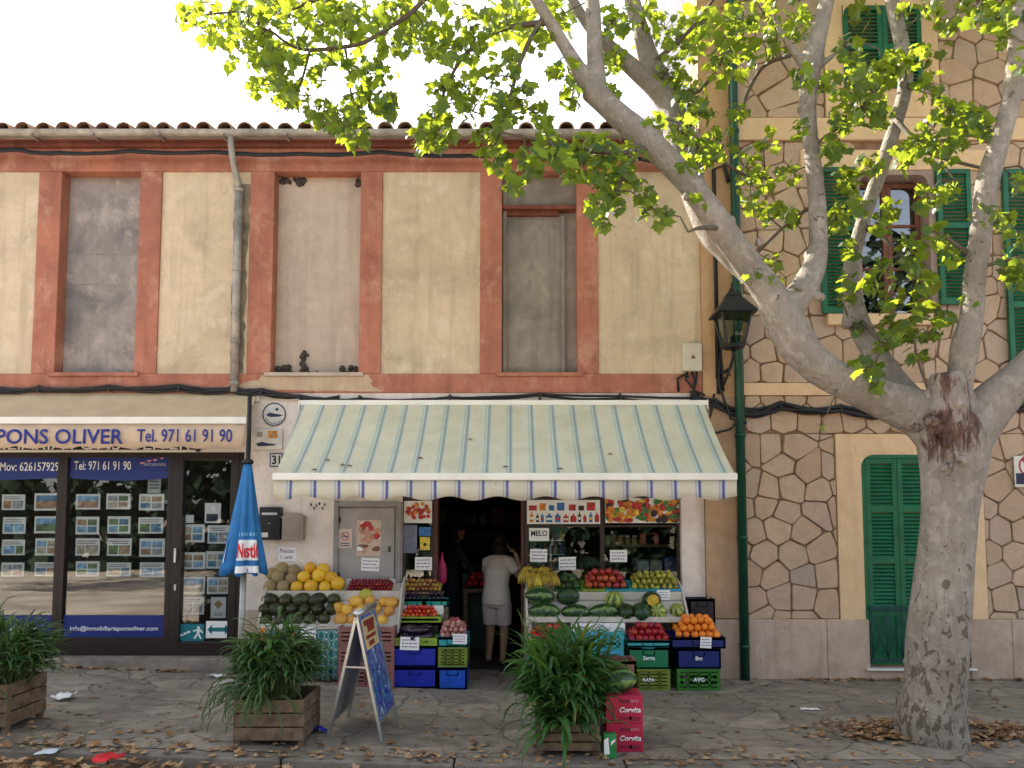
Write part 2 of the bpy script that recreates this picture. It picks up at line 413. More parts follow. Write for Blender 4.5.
dp.tube([(xg,gy,gzv-.05),(xg,gy,gzv-.14),(xg+.01,-.15,gzv-.34),(xd-.01,-.075,gzv-.5),(xd-.01,-.065,gzv-.62)], .036, 10)
dp.tube([(xd,-.065,gzv-.58),(xd,-.065,z_b0-.0)], .045, 12)
for zz in (gzv-.6, gzv-1.5, gzv-2.3, z_b0+.1): dp.tube([(xd,-.065,zz-.02),(xd,-.065,zz+.02)], .052, 12)
obj('downpipe', dp, m_zinc, LB)
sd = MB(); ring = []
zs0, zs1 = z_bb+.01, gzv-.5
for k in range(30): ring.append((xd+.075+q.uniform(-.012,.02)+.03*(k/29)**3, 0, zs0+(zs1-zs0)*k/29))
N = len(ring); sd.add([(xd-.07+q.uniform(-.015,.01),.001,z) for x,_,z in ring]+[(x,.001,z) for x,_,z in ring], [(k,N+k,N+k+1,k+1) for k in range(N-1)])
obj('dark_pipe_strip', sd, plaster('dark_strip_plaster', (.24,.19,.14), (.10,.085,.07), .9, 4, (.40,.32,.22), .5, .5), LB)  # irregular darker strip of plaster along the downpipe
# ground floor masonry
xg_ = lambda px: XX(px, 560)
lo = MB()
z_l1 = ZZ(452); z_l2 = ZZ(497)
xa, xb, xc, xd_, xe = xg_(242), xg_(333), xg_(401), xg_(682), X_R
lo.box(X_L, xa, 0, .3, z_l1, z_b0)
lo.box(xa, xb, 0, .3, -.1, z_b0)
lo.box(xb, xc, .06, .3, -.1, z_l2+.02); lo.box(xb, xd_, 0, .3, z_l2+.02, z_b0)
lo.box(xd_, xe, 0, .3, ZZ(613), z_b0)
obj('wall', lo, m_white, LB)
lp = MB(); lp.box(xd_+.002, xe-.002, .004, .3, -.1, ZZ(613)); obj('plinth', lp, m_plinth, LB); obj('plinth', MB().box(xa+.002, xb, -.006, .002, -.05, ZZ(610)), m_plinth, LB)
# rear and side shells keep daylight out
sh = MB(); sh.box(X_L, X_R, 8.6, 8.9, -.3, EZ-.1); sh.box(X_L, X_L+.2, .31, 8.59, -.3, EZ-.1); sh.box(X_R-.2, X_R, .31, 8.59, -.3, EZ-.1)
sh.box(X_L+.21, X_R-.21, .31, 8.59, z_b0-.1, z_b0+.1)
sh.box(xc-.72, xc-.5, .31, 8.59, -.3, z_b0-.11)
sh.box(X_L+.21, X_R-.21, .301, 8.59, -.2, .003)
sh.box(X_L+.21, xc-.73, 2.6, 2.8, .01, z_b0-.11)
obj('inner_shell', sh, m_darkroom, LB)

# ------------------------------------------------ left shop front
YS = .10
zb_, zt_ = ZZ(655, YS), z_l1
SF = MB()
def xs_(px, py=560): return XX(px, py, YS)
st = MB(); st.add([(X_L,-.12,gz(X_L)-.2),(xa-.002,-.12,-.1),(xa-.002,.3,-.1),(X_L,.3,gz(X_L)-.2),(X_L,-.12,zb_),(xa-.002,-.12,zb_),(xa-.002,.3,zb_),(X_L,.3,zb_)],
                  [(0,3,2,1),(4,5,6,7),(0,1,5,4),(1,2,6,5),(2,3,7,6),(3,0,4,7)])
obj('door_step', st, mat('step_stone', (.25,.2,.165), .85, .3, 5, .3), LB, bevel=.01)
def frame(x0, x1, z0, z1, w, y0, y1, wb=None):
    m = MB(); wb = wb or w
    m.box(x0, x0+w, y0, y1, z0, z1); m.box(x1-w, x1, y0, y1, z0, z1)
    m.box(x0+w, x1-w, y0, y1, z1-w, z1); m.box(x0+w, x1-w, y0, y1, z0, z0+wb); return m
wx = [(-140,61),(61,172)]
panes = []
for a, b_ in wx:
    f = frame(xs_(a), xs_(b_), zb_+.002, zt_, .055, YS-.04, YS+.04, ZZ(637, YS)-zb_)
    w = obj('shop_window', f, m_dark, LB, bevel=.004)
    g = MB(); g.box(xs_(a)+.05, xs_(b_)-.05, YS-.004, YS+.004, ZZ(637, YS), zt_-.05); obj('pane', g, m_glass, w)
    v = MB(); x0, x1 = xs_(a)+.056, xs_(b_)-.056
    n = 12; zc = ZZ(478, YS)
    vs = [(x0+(x1-x0)*k/n, YS-.007, zc - .03*math.sin(math.pi*k/n)) for k in range(n+1)] + [(x0+(x1-x0)*k/n, YS-.007, zt_-.056) for k in range(n+1)]
    v.add(vs, [(k, k+1, n+2+k, n+1+k) for k in range(n)])
    v2 = MB(); v2.quad((x0,YS-.007,ZZ(637,YS)+.002),(x1,YS-.007,ZZ(637,YS)+.002),(x1,YS-.007,ZZ(615,YS)),(x0,YS-.007,ZZ(615,YS)))
    obj('vinyl_band', v2, m_navy, w); vb = obj('vinyl_band', v, m_navy, w); panes.append((w, vb))
tx = lambda s, a, b_, c, d, y, m, p, **k: text_obj(s, XX(a,(c+d)/2,y), XX(b_,(c+d)/2,y), ZZ(d,y), ZZ(c,y), y, m, p, **k)
tx('Mov: 626157929', 0, 59, 462, 471, YS-.009, m_whitev, panes[0][0], bold=.01)
tx('Tel: 971 61 91 90', 74, 131, 461, 470, YS-.009, m_whitev, panes[1][0], bold=.01)
tx('info@inmobiliariaponsoliver.com', 70, 158, 626, 632, YS-.009, m_whitev, panes[1][0], bold=.015)
tx('info@inmobiliariaponsoliver.com', -70, 44, 626, 632, YS-.009, m_whitev, panes[0][0], bold=.015)
tx('INMOBILIARIA', 144, 166, 463, 466, YS-.009, mat('grey_vinyl', (.4,.4,.45), .6, .1, 3, 0), panes[1][0])
lg = MB()
for a, z in ((140,463),(147,461),(153,460),(160,458)):
    c = P(a+2, z, YS-.009); lg.add([(c.x-.03,c.y,c.z),(c.x,c.y,c.z-.015),(c.x+.035,c.y,c.z+.01),(c.x,c.y,c.z+.012)], [(0,1,2,3)])
obj('logo', lg, mat('pink_vinyl', (.55,.25,.3), .6, .1, 3, 0), panes[1][0])
dr = obj('shop_door', frame(xs_(175), xs_(238), zb_+.004, zt_, .085, YS-.05, YS+.05, .14), m_dark, LB, bevel=.004)
g = MB(); g.box(xs_(175)+.08, xs_(238)-.08, YS-.004, YS+.004, zb_+.13, zt_-.08); obj('pane', g, glass('door_glass', refl=.03), dr)
h = MB(); hx = xs_(178); h.box(hx-.012, hx+.012, YS-.085, YS-.05, ZZ(562,YS), ZZ(548,YS)); h.box(hx-.01, hx+.01, YS-.06, YS-.05, ZZ(590,YS), ZZ(584,YS)); obj('handle', h, m_alu, dr)
jb = MB(); jb.box(xs_(172)+.001, xs_(175)-.001, YS-.04, YS+.04, zb_+.004, zt_); jb.box(xs_(238)+.001, xa-.002, YS-.04, YS+.04, zb_+.004, zt_); obj('door_jamb', jb, m_dark, LB)
# property sheets hung behind the glass
photo = [mat('photo_%s' % n, c, .5, .6, 14, 0) for n, c in (('blue', (.25,.42,.62)), ('green', (.16,.22,.12)), ('sand', (.5,.42,.32)), ('grey', (.35,.36,.38)), ('terracotta', (.42,.25,.16)), ('sea', (.12,.25,.38)))]
qs = random.Random(11)
def sheet(px0, px1, py0, py1, label, y=YS+.05):
    px0 += qs.uniform(-.8,.8); px1 += qs.uniform(-1,.8); py0 += qs.uniform(-.8,.6); py1 += qs.uniform(-.8,.9)
    x0, x1, z0, z1 = XX(px0,(py0+py1)/2,y), XX(px1,(py0+py1)/2,y), ZZ(py1,y), ZZ(py0,y)
    m = MB(); m.box(x0, x1, y, y+.004, z0, z1, 0)
    w, h_ = x1-x0, z1-z0; k = qs.choice((1,2,2,3)); e = w*.07
    if k == 3:
        for i in range(2):
            for j in range(2):
                u0, v0 = x0+e+(w-e*1.6)*.5*i, z0+h_*(.12+.4*j); m.quad((u0,y-.001,v0),(u0+(w-2.6*e)*.47,y-.001,v0),(u0+(w-2.6*e)*.47,y-.001,v0+h_*.33),(u0,y-.001,v0+h_*.33), qs.randint(1,6))
    elif k == 1:
        m.quad((x0+e,y-.001,z0+h_*.12),(x1-e,y-.001,z0+h_*.12),(x1-e,y-.001,z0+h_*.55),(x0+e,y-.001,z0+h_*.55), qs.randint(1,6))
        m.quad((x0+e,y-.001,z0+h_*.55),(x1-e,y-.001,z0+h_*.55),(x1-e,y-.001,z0+h_*.88),(x0+e,y-.001,z0+h_*.88), qs.choice((1,1,4,6)))
    else:
        mid = x0+w*qs.uniform(.4,.6)
        m.quad((x0+e,y-.001,z0+h_*.1),(mid-e/3,y-.001,z0+h_*.1),(mid-e/3,y-.001,z0+h_*.6),(x0+e,y-.001,z0+h_*.6), qs.randint(1,6))
        m.quad((mid+e/3,y-.001,z0+h_*.1),(x1-e,y-.001,z0+h_*.1),(x1-e,y-.001,z0+h_*.6),(mid+e/3,y-.001,z0+h_*.6), qs.randint(1,6))
        for i in range(2):
            zz = z0+h_*(.7+.12*i); m.quad((x0+e,y-.001,zz),(x1-e*(1+3*qs.random()),y-.001,zz),(x1-e*2,y-.001,zz+h_*.04),(x0+e,y-.001,zz+h_*.04), 7)
    single('property_sheet', m, [m_paper]+photo+[m_ink], label, 'paper sheet', 'property sheets in the estate agent windows', loc=((x0+x1)/2, y, z0))
rows = [(494,510),(517,534),(539,556),(562,577)]
rn = ['top', 'second', 'third', 'bottom']
for r_, (a, b_) in enumerate(rows):
    for c_, (u, v) in enumerate(((2,25),(35,59))):
        sheet(u, v, a+r_*.0, b_+(6 if (r_, c_) == (2,1) else 0)*0, 'property sheet in the left pane at the photo edge, %s row, %s column' % (rn[r_], ('left','right')[c_]))
    for c_, (u, v) in enumerate(((75,100),(107,131),(139,164))):
        sheet(u, v, a, b_, 'property sheet in the wide middle pane, %s row, %s of three columns' % (rn[r_], ('left','middle','right')[c_]))
for r_, (a, b_) in enumerate(((525,543),(552,569),(577,594))):
    for c_, (u, v) in enumerate(((181,205),(207,230))):
        sheet(u, v, a, b_, 'property sheet on the dark shop door, %s of three rows, %s side' % (('top','middle','bottom')[r_], ('left','right')[c_]))
sheet(180,204,597,614,'plain pale sheet low on the shop door, left of the certificate with a gold emblem')
def plate(name, px0, px1, py0, py1, y, mats, label, cat, deco=None, t=.006, group=None, bevel=0):
    x0, x1, z0, z1 = XX(px0,(py0+py1)/2,y), XX(px1,(py0+py1)/2,y), ZZ(py1,y), ZZ(py0,y)
    m = MB(); m.box(x0, x1, y-t, y, z0, z1, 0)
    if deco: deco(m, x0, x1, z0, z1, y-t-.0015)
    return single(name, m, mats, label, cat, group, bevel, loc=((x0+x1)/2, y, z0))
m_teal = mat('teal_print', (.01,.16,.19), .5, .1, 3, 0); m_gold = mat('gold_print', (.4,.3,.1), .5, .1, 3, 0)
def d_cert(m, x0, x1, z0, z1, y):
    cx, cz = (x0+x1)/2, z0+(z1-z0)*.65; r = (x1-x0)*.3
    m.add([(cx-r,y,cz),(cx,y,cz-r),(cx+r,y,cz),(cx,y,cz+r)], [(0,1,2,3)], 1)
    for i in range(2): m.quad((cx-r,y,z0+.03+i*.02),(cx+r,y,z0+.03+i*.02),(cx+r,y,z0+.036+i*.02),(cx-r,y,z0+.036+i*.02), 2)
plate('certificate', 211, 226, 597, 618, YS+.054, [m_paper, m_gold, m_ink], 'white certificate with gold diamond emblem low on the shop door', 'certificate', d_cert)
def d_arrow(m, x0, x1, z0, z1, y):
    cz = (z0+z1)/2; w = x1-x0; h_ = z1-z0
    m.add([(x0+w*.06,y,cz),(x0+w*.22,y,cz-h_*.3),(x0+w*.22,y,cz-h_*.12),(x1-w*.22,y,cz-h_*.12),(x1-w*.22,y,cz-h_*.3),(x1-w*.06,y,cz),(x1-w*.22,y,cz+h_*.3),(x1-w*.22,y,cz+h_*.12),(x0+w*.22,y,cz+h_*.12),(x0+w*.22,y,cz+h_*.3)],
          [(0,1,2,7+2),(2,3,7,8),(3,4,5,6),(3,6,7),(0,2,8,9)], 1)
def d_arrow(m, x0, x1, z0, z1, y):
    cz = (z0+z1)/2; w = x1-x0; h_ = z1-z0
    m.quad((x0+w*.2,y,cz-h_*.12),(x1-w*.2,y,cz-h_*.12),(x1-w*.2,y,cz+h_*.12),(x0+w*.2,y,cz+h_*.12),1)
    m.add([(x0+w*.06,y,cz),(x0+w*.24,y,cz-h_*.3),(x0+w*.24,y,cz+h_*.3)],[(0,1,2)],1); m.add([(x1-w*.06,y,cz),(x1-w*.24,y,cz+h_*.3),(x1-w*.24,y,cz-h_*.3)],[(0,1,2)],1)
plate('sliding_door_sign', 206, 231, 621, 638, YS-.006, [m_paper, m_teal], 'pale sign with a teal double arrow at the foot of the shop door', 'sign', d_arrow, .002)
def d_run(m, x0, x1, z0, z1, y):
    w, h_ = x1-x0, z1-z0; q = lambda a, b_: (x0+w*a, y, z0+h_*b_)
    for i in range(3): m.quad(q(.1+.13*i,.28+.09*i), q(.22+.13*i,.32+.09*i), q(.2+.13*i,.42+.09*i), q(.09+.13*i,.4+.09*i), 1)
    m.quad(q(.74,.72),q(.84,.72),q(.84,.86),q(.74,.86),1); m.quad(q(.72,.4),q(.82,.4),q(.86,.7),q(.74,.7),1)
    m.quad(q(.6,.15),q(.66,.12),q(.8,.42),q(.73,.45),1); m.quad(q(.86,.12),q(.92,.16),q(.82,.45),q(.75,.42),1); m.quad(q(.58,.55),q(.74,.62),q(.74,.7),q(.58,.62),1); m.quad(q(.84,.6),q(.95,.45),q(.97,.52),q(.86,.7),1)
plate('exit_sign', 178, 204, 624, 641, YS-.006, [m_teal, m_whitev], 'teal sign with white running figure at the foot of the shop door', 'sign', d_run, .002)
plate('notice', 205, 221, 503, 523, YS+.05, [m_paper, m_ink], 'tall pale notice highest on the shop door glass', 'notice', lambda m,x0,x1,z0,z1,y: [m.quad((x0+.02,y,z0+.02),(x1-.03,y,z0+.02),(x1-.03,y,z0+.1),(x0+.02,y,z0+.1),1)])
plate('notice', 182, 194, 515, 523, YS+.05, [m_paper], 'small white card high on the left of the shop door', 'notice')
plate('notice', 148, 161, 477, 493, YS+.05, [mat('grey_paper', (.4,.42,.42), .7, .1, 8, 0), m_ink], 'grey notice above the top right sheet of the middle pane', 'notice', lambda m,x0,x1,z0,z1,y: [m.quad((x0+.02,y,z0+.05+i*.035),(x1-.02,y,z0+.05+i*.035),(x1-.02,y,z0+.06+i*.035),(x0+.02,y,z0+.06+i*.035),1) for i in range(3)])
def d_round(m, x0, x1, z0, z1, y):
    pass
# ------------------------------------------------ beige awning of the estate agent
BA = thing('beige_awning', 'plain beige awning with blue lettering over the estate agent shop front', 'awning', (XX(100,400), 0, ZZ(395)))
m_bfab = mat('beige_canvas', (.50,.375,.235), .85, .12, 4, .15, 90)
m_bval = mat('beige_valance_canvas', (.52,.39,.285), .85, .12, 4, .15, 90)
yr = -.5; xr_ = XX(258, 396, 0)-.0; xrf = XX(246, 420, yr)
fab = MB(); n = 6; xlft = -8.3
for k in range(n):
    t0, t1 = k/n, (k+1)/n
    def pt_(t): return -.02+(yr+.02)*t, ZZ(394)+(ZZ(417,yr)-ZZ(394))*t - .015*math.sin(math.pi*t)
    (ya, za), (yb, zb2) = pt_(t0), pt_(t1)
    fab.quad((xlft,ya,za),(xr_+(xrf-xr_)*t0,ya,za),(xr_+(xrf-xr_)*t1,yb,zb2),(xlft,yb,zb2))
o = obj('canopy', fab, m_bfab, BA); so = o.modifiers.new('t','SOLIDIFY'); so.thickness = .004
ral = MB(); ral.box(xlft, xrf+.01, yr-.03, yr+.02, ZZ(424,yr), ZZ(417,yr)); ral_o = obj('front_rail', ral, m_wpaint, BA, bevel=.008)
vl = MB(); n = 160; vt = ZZ(424,yr)
def scal(x): return .028*abs(math.sin(x*math.pi/.34))
vs = []
for k in range(n+1):
    x = xlft+(xrf-xlft)*k/n; w = .012*math.sin(x*9)+.006*math.sin(x*23)
    vs += [(x, yr-.01, vt+.004), (x, yr-.012+w*.5, (vt+ZZ(447,yr))/2), (x, yr-.014+w, ZZ(446,yr)-scal(x))]
vl.add(vs, [f for k in range(n) for f in ((3*k+1,3*k+4,3*k+3,3*k),(3*k+2,3*k+5,3*k+4,3*k+1))], 0, True)
vo = obj('valance', vl, m_bval, BA); so = vo.modifiers.new('t','SOLIDIFY'); so.thickness = .003
tx('PONS OLIVER', -4, 123, 429, 444, yr-.03, m_blueink, vo, bold=.012)
tx('Tel. 971 61 91 90', 137, 232, 429, 442, yr-.03, m_blueink, vo, bold=.008)
br = MB(); br.beam((xr_-.05,-.02,ZZ(398)),(xrf-.05,yr,ZZ(421,yr)),.02,.03); br.box(xr_-.1,xr_+.03,-.06,0,ZZ(402),ZZ(393)); obj('arm', br, m_wpaint, BA)
# sign box below the valance
sb = thing('sign_box', 'dark fascia box with pale lettering half hidden under the beige valance', 'sign', (XX(100), -.1, ZZ(452)))
b1 = MB(); b1.box(-8.3, XX(197,450,-.1), -.14, -.002, ZZ(451,-.1), ZZ(436,-.1)); bo = obj('box', b1, m_dark, sb, bevel=.006)
b2 = MB(); b2.box(-8.3, XX(197,450,-.1)+.004, -.15, -.141, ZZ(452.5,-.1), ZZ(450.3,-.1)); obj('trim', b2, m_wpaint, sb)
text_obj('INMOBILIARIA PONS OLIVER', XX(-60,445,-.15), XX(190,445,-.15), ZZ(449.5,-.15), ZZ(440,-.15), -.143, m_whitev, sb)
# ================================================================== striped awning
def stripes(name, x0, period, green):
    m, t, b = nt(name)
    co = nd(t, 'ShaderNodeTexCoord').outputs['Object']; sx = nd(t, 'ShaderNodeSeparateXYZ'); t.links.new(co, sx.inputs[0])
    a = nd(t, 'ShaderNodeMath', operation='SUBTRACT'); t.links.new(sx.outputs[0], a.inputs[0]); a.inputs[1].default_value = x0
    d = nd(t, 'ShaderNodeMath', operation='DIVIDE'); t.links.new(a.outputs[0], d.inputs[0]); d.inputs[1].default_value = period
    f = nd(t, 'ShaderNodeMath', operation='FRACT'); t.links.new(d.outputs[0], f.inputs[0])
    r = nd(t, 'ShaderNodeValToRGB'); r.color_ramp.interpolation = 'CONSTANT'; e = r.color_ramp.elements
    cr = (.76,.71,.57) if not green else (.80,.75,.58); gr = (.72,.76,.63) if green else (.74,.71,.64)
    bl = (.11,.14,.36) if not green else (.34,.42,.47); lb = (.46,.49,.60) if not green else (.54,.62,.57)
    st = [(0,cr),(.36,gr),(.40,cr),(.56,gr),(.64,lb),(.70,gr),(.75,lb),(.78,bl),(.87,lb),(.91,gr),(.95,cr)]
    e[0].position = 0; e[0].color = c4(st[0][1]); e[1].position = st[1][0]; e[1].color = c4(st[1][1])
    for p, c in st[2:]:
        q_ = e.new(p); q_.color = c4(c)
    t.links.new(f.outputs[0], r.inputs[0])
    dirt = ramp(t, noise_n(t, 2.2, 7, .65, .4, co=co), .42, .75, (0,0,0), (.45,.45,.45))
    c = mixc(t, dirt, r.outputs[0], (.40,.36,.24))
    c = mixc(t, ramp(t, noise_n(t, 22, 4, .6, co=co), .66, .74, (0,0,0), (.35,.35,.35)), c, (.25,.2,.12))
    t.links.new(c, b.inputs['Base Color']); b.inputs['Roughness'].default_value = .8; b.inputs['Specular IOR Level'].default_value = .15
    bump(t, b, noise_n(t, 3.2, 4, co=co, stretch=(1,.3,.3)), .25, .03)
    tl = nd(t, 'ShaderNodeBsdfTranslucent'); t.links.new(c, tl.inputs[0]); mx = nd(t, 'ShaderNodeMixShader'); mx.inputs[0].default_value = .3
    t.links.new(b.outputs[0], mx.inputs[1]); t.links.new(tl.outputs[0], mx.inputs[2]); t.links.new(mx.outputs[0], t.nodes['Material Output'].inputs[0])
    return m
YA = -1.22
ax0, ax1 = XX(303,405,-.1), XX(703,405,-.1); bx0, bx1 = XX(275,480,YA), XX(735,480,YA)
per = (bx1-bx0)/19.2
m_str = stripes('striped_canvas', bx0, per, True); m_strv = stripes('striped_valance_canvas', bx0-.03, per, False)
SA = thing('striped_awning', 'cream and pale green awning with blue stripes over the greengrocer', 'awning', ((ax0+ax1)/2, 0, ZZ(405)))
za, zf = ZZ(405,-.1), ZZ(474,YA)
cs = MB(); cs.box(ax0-.02, ax1+.03, -.17, -.002, za-.01, za+.045); cs.box(ax0-.03, ax0-.015, -.18, 0, za-.06, za+.05); cs.box(ax1+.025, ax1+.04, -.18, 0, za-.06, za+.05); obj('cassette', cs, m_wpaint, SA, bevel=.008)
fab = MB(); nx, ny = 48, 10; vs = []
for j in range(ny+1):
    t = j/ny
    for i in range(nx+1):
        u = i/nx; x = (ax0+(ax1-ax0)*u)*(1-t)+(bx0+(bx1-bx0)*u)*t
        vs.append((x, -.15+(YA+.15)*t, za+(zf-za)*t - .035*math.sin(math.pi*t) + .006*math.sin(u*42)*math.sin(math.pi*t)))
fab.add(vs, [(j*(nx+1)+i,(j+1)*(nx+1)+i,(j+1)*(nx+1)+i+1,j*(nx+1)+i+1) for j in range(ny) for i in range(nx)], 0, True)
o = obj('canopy', fab, m_str, SA)
ral = MB(); ral.box(bx0-.015, bx1+.015, YA-.045, YA+.03, ZZ(480.5,YA), ZZ(473,YA)); obj('front_rail', ral, m_wpaint, SA, bevel=.012)
vl = MB(); n = 400; vt = ZZ(480.5,YA); vs = []; zlow = ZZ(498.5,YA)
for k in range(n+1):
    x = bx0-.01+(bx1-bx0+.02)*k/n; ph = (x-bx0)/per
    w = .012*math.sin(x*7)+.008*math.sin(x*17+1)
    zl = zlow - .022*math.sin(math.pi*2*(ph*.5+.1))*.9
    vs += [(x,YA-.02,vt+.004),(x,YA-.022+w*.5,(vt+zl)/2),(x,YA-.024+w,zl)]
vl.add(vs, [f for k in range(n) for f in ((3*k+1,3*k+4,3*k+3,3*k),(3*k+2,3*k+5,3*k+4,3*k+1))], 0, True)
# the valance also returns a little at the left end
vo = obj('valance', vl, m_strv, SA); so = vo.modifiers.new('t','SOLIDIFY'); so.thickness = .003
for x0, x1 in ((ax0+.12, bx0+.3), (ax1-.12, bx1-.3)):
    am = MB(); mid = ((x0+x1)/2+ (.35 if x0 < 0 else -.35), -.62, (za+zf)/2-.10); am.tube([(x0,-.08,za-.05),mid], .022, 8); am.tube([mid,(x1,YA+.02,zf-.02)], .018, 8); am.ball(mid,.035,.035,.035,8,6)
    obj('arm', am, m_wpaint, SA)
lf = MB(); q = random.Random(4)
for px, py in ((342,466),(349,467),(314,471),(327,461),(420,459),(560,470),(470,440),(610,455),(505,468)):
    t = (py-405)/69.0; Y = -.15+(YA+.15)*t; c = P(px,py,Y); c.z = za+(zf-za)*t-.035*math.sin(math.pi*t)+.012
    for _ in range(1): 
        a = q.random()*6; lf.add([(c.x-.03,c.y,c.z),(c.x,c.y-.015,c.z+.008),(c.x+.035,c.y-.004,c.z),(c.x+.005,c.y+.018,c.z+.015)], [(0,1,2),(0,2,3)])
tag(obj('fallen_leaves', lf, mat('dead_leaf', (.16,.075,.03), .8, .5, 30, .1)), 'few dry brown leaves lying on the striped awning', 'leaves', kind='stuff')

# ================================================================== greengrocer front
# grey sheet metal hatch
CB = obj('meter_cabinet', MB().box(xg_(338), xg_(394), .015, .058, ZZ(592), ZZ(508)), mat('grey_sheet_metal', (.33,.30,.285), .6, .14, 6, .12), LB, bevel=.004)
m_gframe = mat('grey_frame_paint', (.25,.235,.23), .6, .15, 5, .1)
fr = frame(xg_(333)+.003, xg_(401)-.003, ZZ(596), ZZ(502), .05, -.012, .059); obj('frame', fr, m_gframe, CB, bevel=.004)
hi = MB()
for zz in (ZZ(520), ZZ(575)): hi.tube([(xg_(339),.01,zz-.03),(xg_(339),.01,zz+.03)], .01, 6)
hi.box(xg_(390)-.02, xg_(390), .0, .015, ZZ(552), ZZ(546)); obj('hinge', hi, m_iron, CB)
wlow = MB(); wlow.box(xg_(333)+.003, xg_(401)-.003, .0, .059, -.1, ZZ(597)); obj('low_wall', wlow, m_plinth, LB)
# shop window right: frame, pane
YW = .12
def xw(px): return XX(px, 550, YW)
DW = obj('display_window', frame(xw(524), xw(682)-.004, ZZ(588,YW), z_l2, .05, YW-.03, YW+.03), mat('brown_frame', (.035,.018,.014), .45, .3, 8, .1), LB, bevel=.004)
mm = MB(); mm.box(xw(600)-.0, xw(604), YW-.028, YW+.028, ZZ(588,YW)+.05, z_l2-.05); mm.box(xw(524)+.05, xw(682)-.054, YW-.026, YW+.026, ZZ(527,YW), ZZ(525,YW)); obj('mullion', mm, MC['brown_frame'], DW)
gp = MB(); gp.box(xw(524)+.05, xw(682)-.054, YW-.003, YW+.003, ZZ(588,YW)+.05, ZZ(527,YW)); obj('pane', gp, glass('grocer_glass', (.8,.85,.85), .0), DW)
wl = MB(); wl.box(xw(524), xw(682)-.004, .05, .28, -.1, ZZ(588,YW)-.002); obj('low_wall', wl, m_plinth, LB)
# narrow window left of the door
NW = obj('display_window', frame(xw(403), xw(434), ZZ(588,YW), z_l2, .03, YW-.03, YW+.03), MC['brown_frame'], LB, bevel=.004)
gp = MB(); gp.box(xw(403)+.03, xw(434)-.03, YW-.003, YW+.003, ZZ(588,YW)+.03, z_l2-.03); obj('pane', gp, MC.get('g2') or m_glass, NW)
wl = MB(); wl.box(xw(403), xw(434), .05, .28, -.1, ZZ(588,YW)-.002); obj('low_wall', wl, m_plinth, LB)
dj = MB(); dj.box(xw(434)+.002, xw(438), YW-.05, .3, .0, z_l2); dj.box(xw(521), xw(524)-.002, YW-.05, .3, .0, z_l2); obj('door_jamb', dj, mat('door_jamb_red', (.07,.018,.014), .5, .3, 6, .1), LB)
# posters over the window
m_red_ = mat('poster_red', (.42,.03,.03), .5, .5, 30, 0); m_or = mat('poster_orange', (.6,.22,.03), .5, .5, 30, 0); m_ye = mat('poster_yellow', (.65,.48,.06), .5, .4, 30, 0); m_gr = mat('poster_green', (.06,.18,.05), .5, .6, 30, 0); m_bl = mat('poster_blue', (.04,.15,.4), .5, .4, 30, 0); m_bk = mat('poster_black', (.03,.02,.02), .5, .4, 30, 0)
POST = [m_paper, m_red_, m_or, m_ye, m_gr, m_bl, m_bk]
def ell(m, cx, cz, rx, rz, y, mi, n=10): m.add([(cx+rx*math.cos(2*math.pi*k/n), y, cz+rz*math.sin(2*math.pi*k/n)) for k in range(n)], [tuple(range(n))], mi)
def d_drinks(m, x0, x1, z0, z1, y):
    q = random.Random(8); w = x1-x0; h_ = z1-z0; x = x0+.03
    while x < x1-.05:
        bw = q.uniform(.03,.075); bh = h_*q.uniform(.32,.44); c = q.choice((1,2,3,5,6,6,1))
        m.quad((x,y,z0+.02),(x+bw,y,z0+.02),(x+bw,y,z0+.02+bh*.75),(x,y,z0+.02+bh*.75),c); m.quad((x+bw*.3,y,z0+.02+bh*.75),(x+bw*.7,y,z0+.02+bh*.75),(x+bw*.65,y,z0+.02+bh),(x+bw*.35,y,z0+.02+bh),c)
        m.quad((x+.004,y-.0006,z0+.02+bh*.25),(x+bw-.004,y-.0006,z0+.02+bh*.25),(x+bw-.004,y-.0006,z0+.02+bh*.5),(x+.004,y-.0006,z0+.02+bh*.5),q.choice((0,1,3)))
        x += bw+q.uniform(.01,.035)
    x = x0+.02
    while x < x1-.06:
        bw = q.uniform(.05,.1); bh = h_*q.uniform(.2,.36); m.quad((x,y,z0+h_*.56),(x+bw,y,z0+h_*.56),(x+bw,y,z0+h_*.56+bh),(x,y,z0+h_*.56+bh),q.choice((1,1,6,2,5,1))); x += bw+q.uniform(.02,.05)
plate('drinks_poster', 527, 600, 500, 524, YW-.035, POST, 'banner with rows of drink bottles and tins above the left shop pane', 'poster', d_drinks)
def d_fruit(m, x0, x1, z0, z1, y):
    q = random.Random(9); w = x1-x0; h_ = z1-z0; ys = 0
    for i in range(120):
        u = q.random(); hh = .14+.5*math.sin(math.pi*min(1,u*1.1))
        rx = q.uniform(.025,.06); rz = min(q.uniform(.02,.05), h_*.2); cx = min(max(x0+u*w, x0+rx), x1-rx); cz = min(max(z0+h_*q.uniform(.1,.95), z0+rz), z1-rz)
        ell(m, cx, cz, rx, rz, y-i*.0001, q.choice((1,1,2,3,4,4,6,1,2)))
plate('fruit_poster', 605, 679, 498, 523, YW-.035, POST, 'banner printed with heaps of colourful fruit above the right shop pane', 'poster', d_fruit)
plate('fruit_poster', 404, 432, 501, 523, YW-.035, [m_paper]+POST[1:], 'small poster of red berries high beside the shop door', 'poster', lambda m,x0,x1,z0,z1,y: [ell(m, x0+.03+(x1-x0-.06)*rnd.random(), z0+.05+(z1-z0-.08)*rnd.random(), .022, .022, y-i*.0002, rnd.choice((1,1,1,2)), 8) for i in range(40)])
plate('poster', 403.5, 417, 525, 553, YW-.031, [mat('sunset_poster', (.16,.17,.25), .5, .6, 4, 0)], 'grey blue scenic poster beside the shop door under the berries', 'poster')
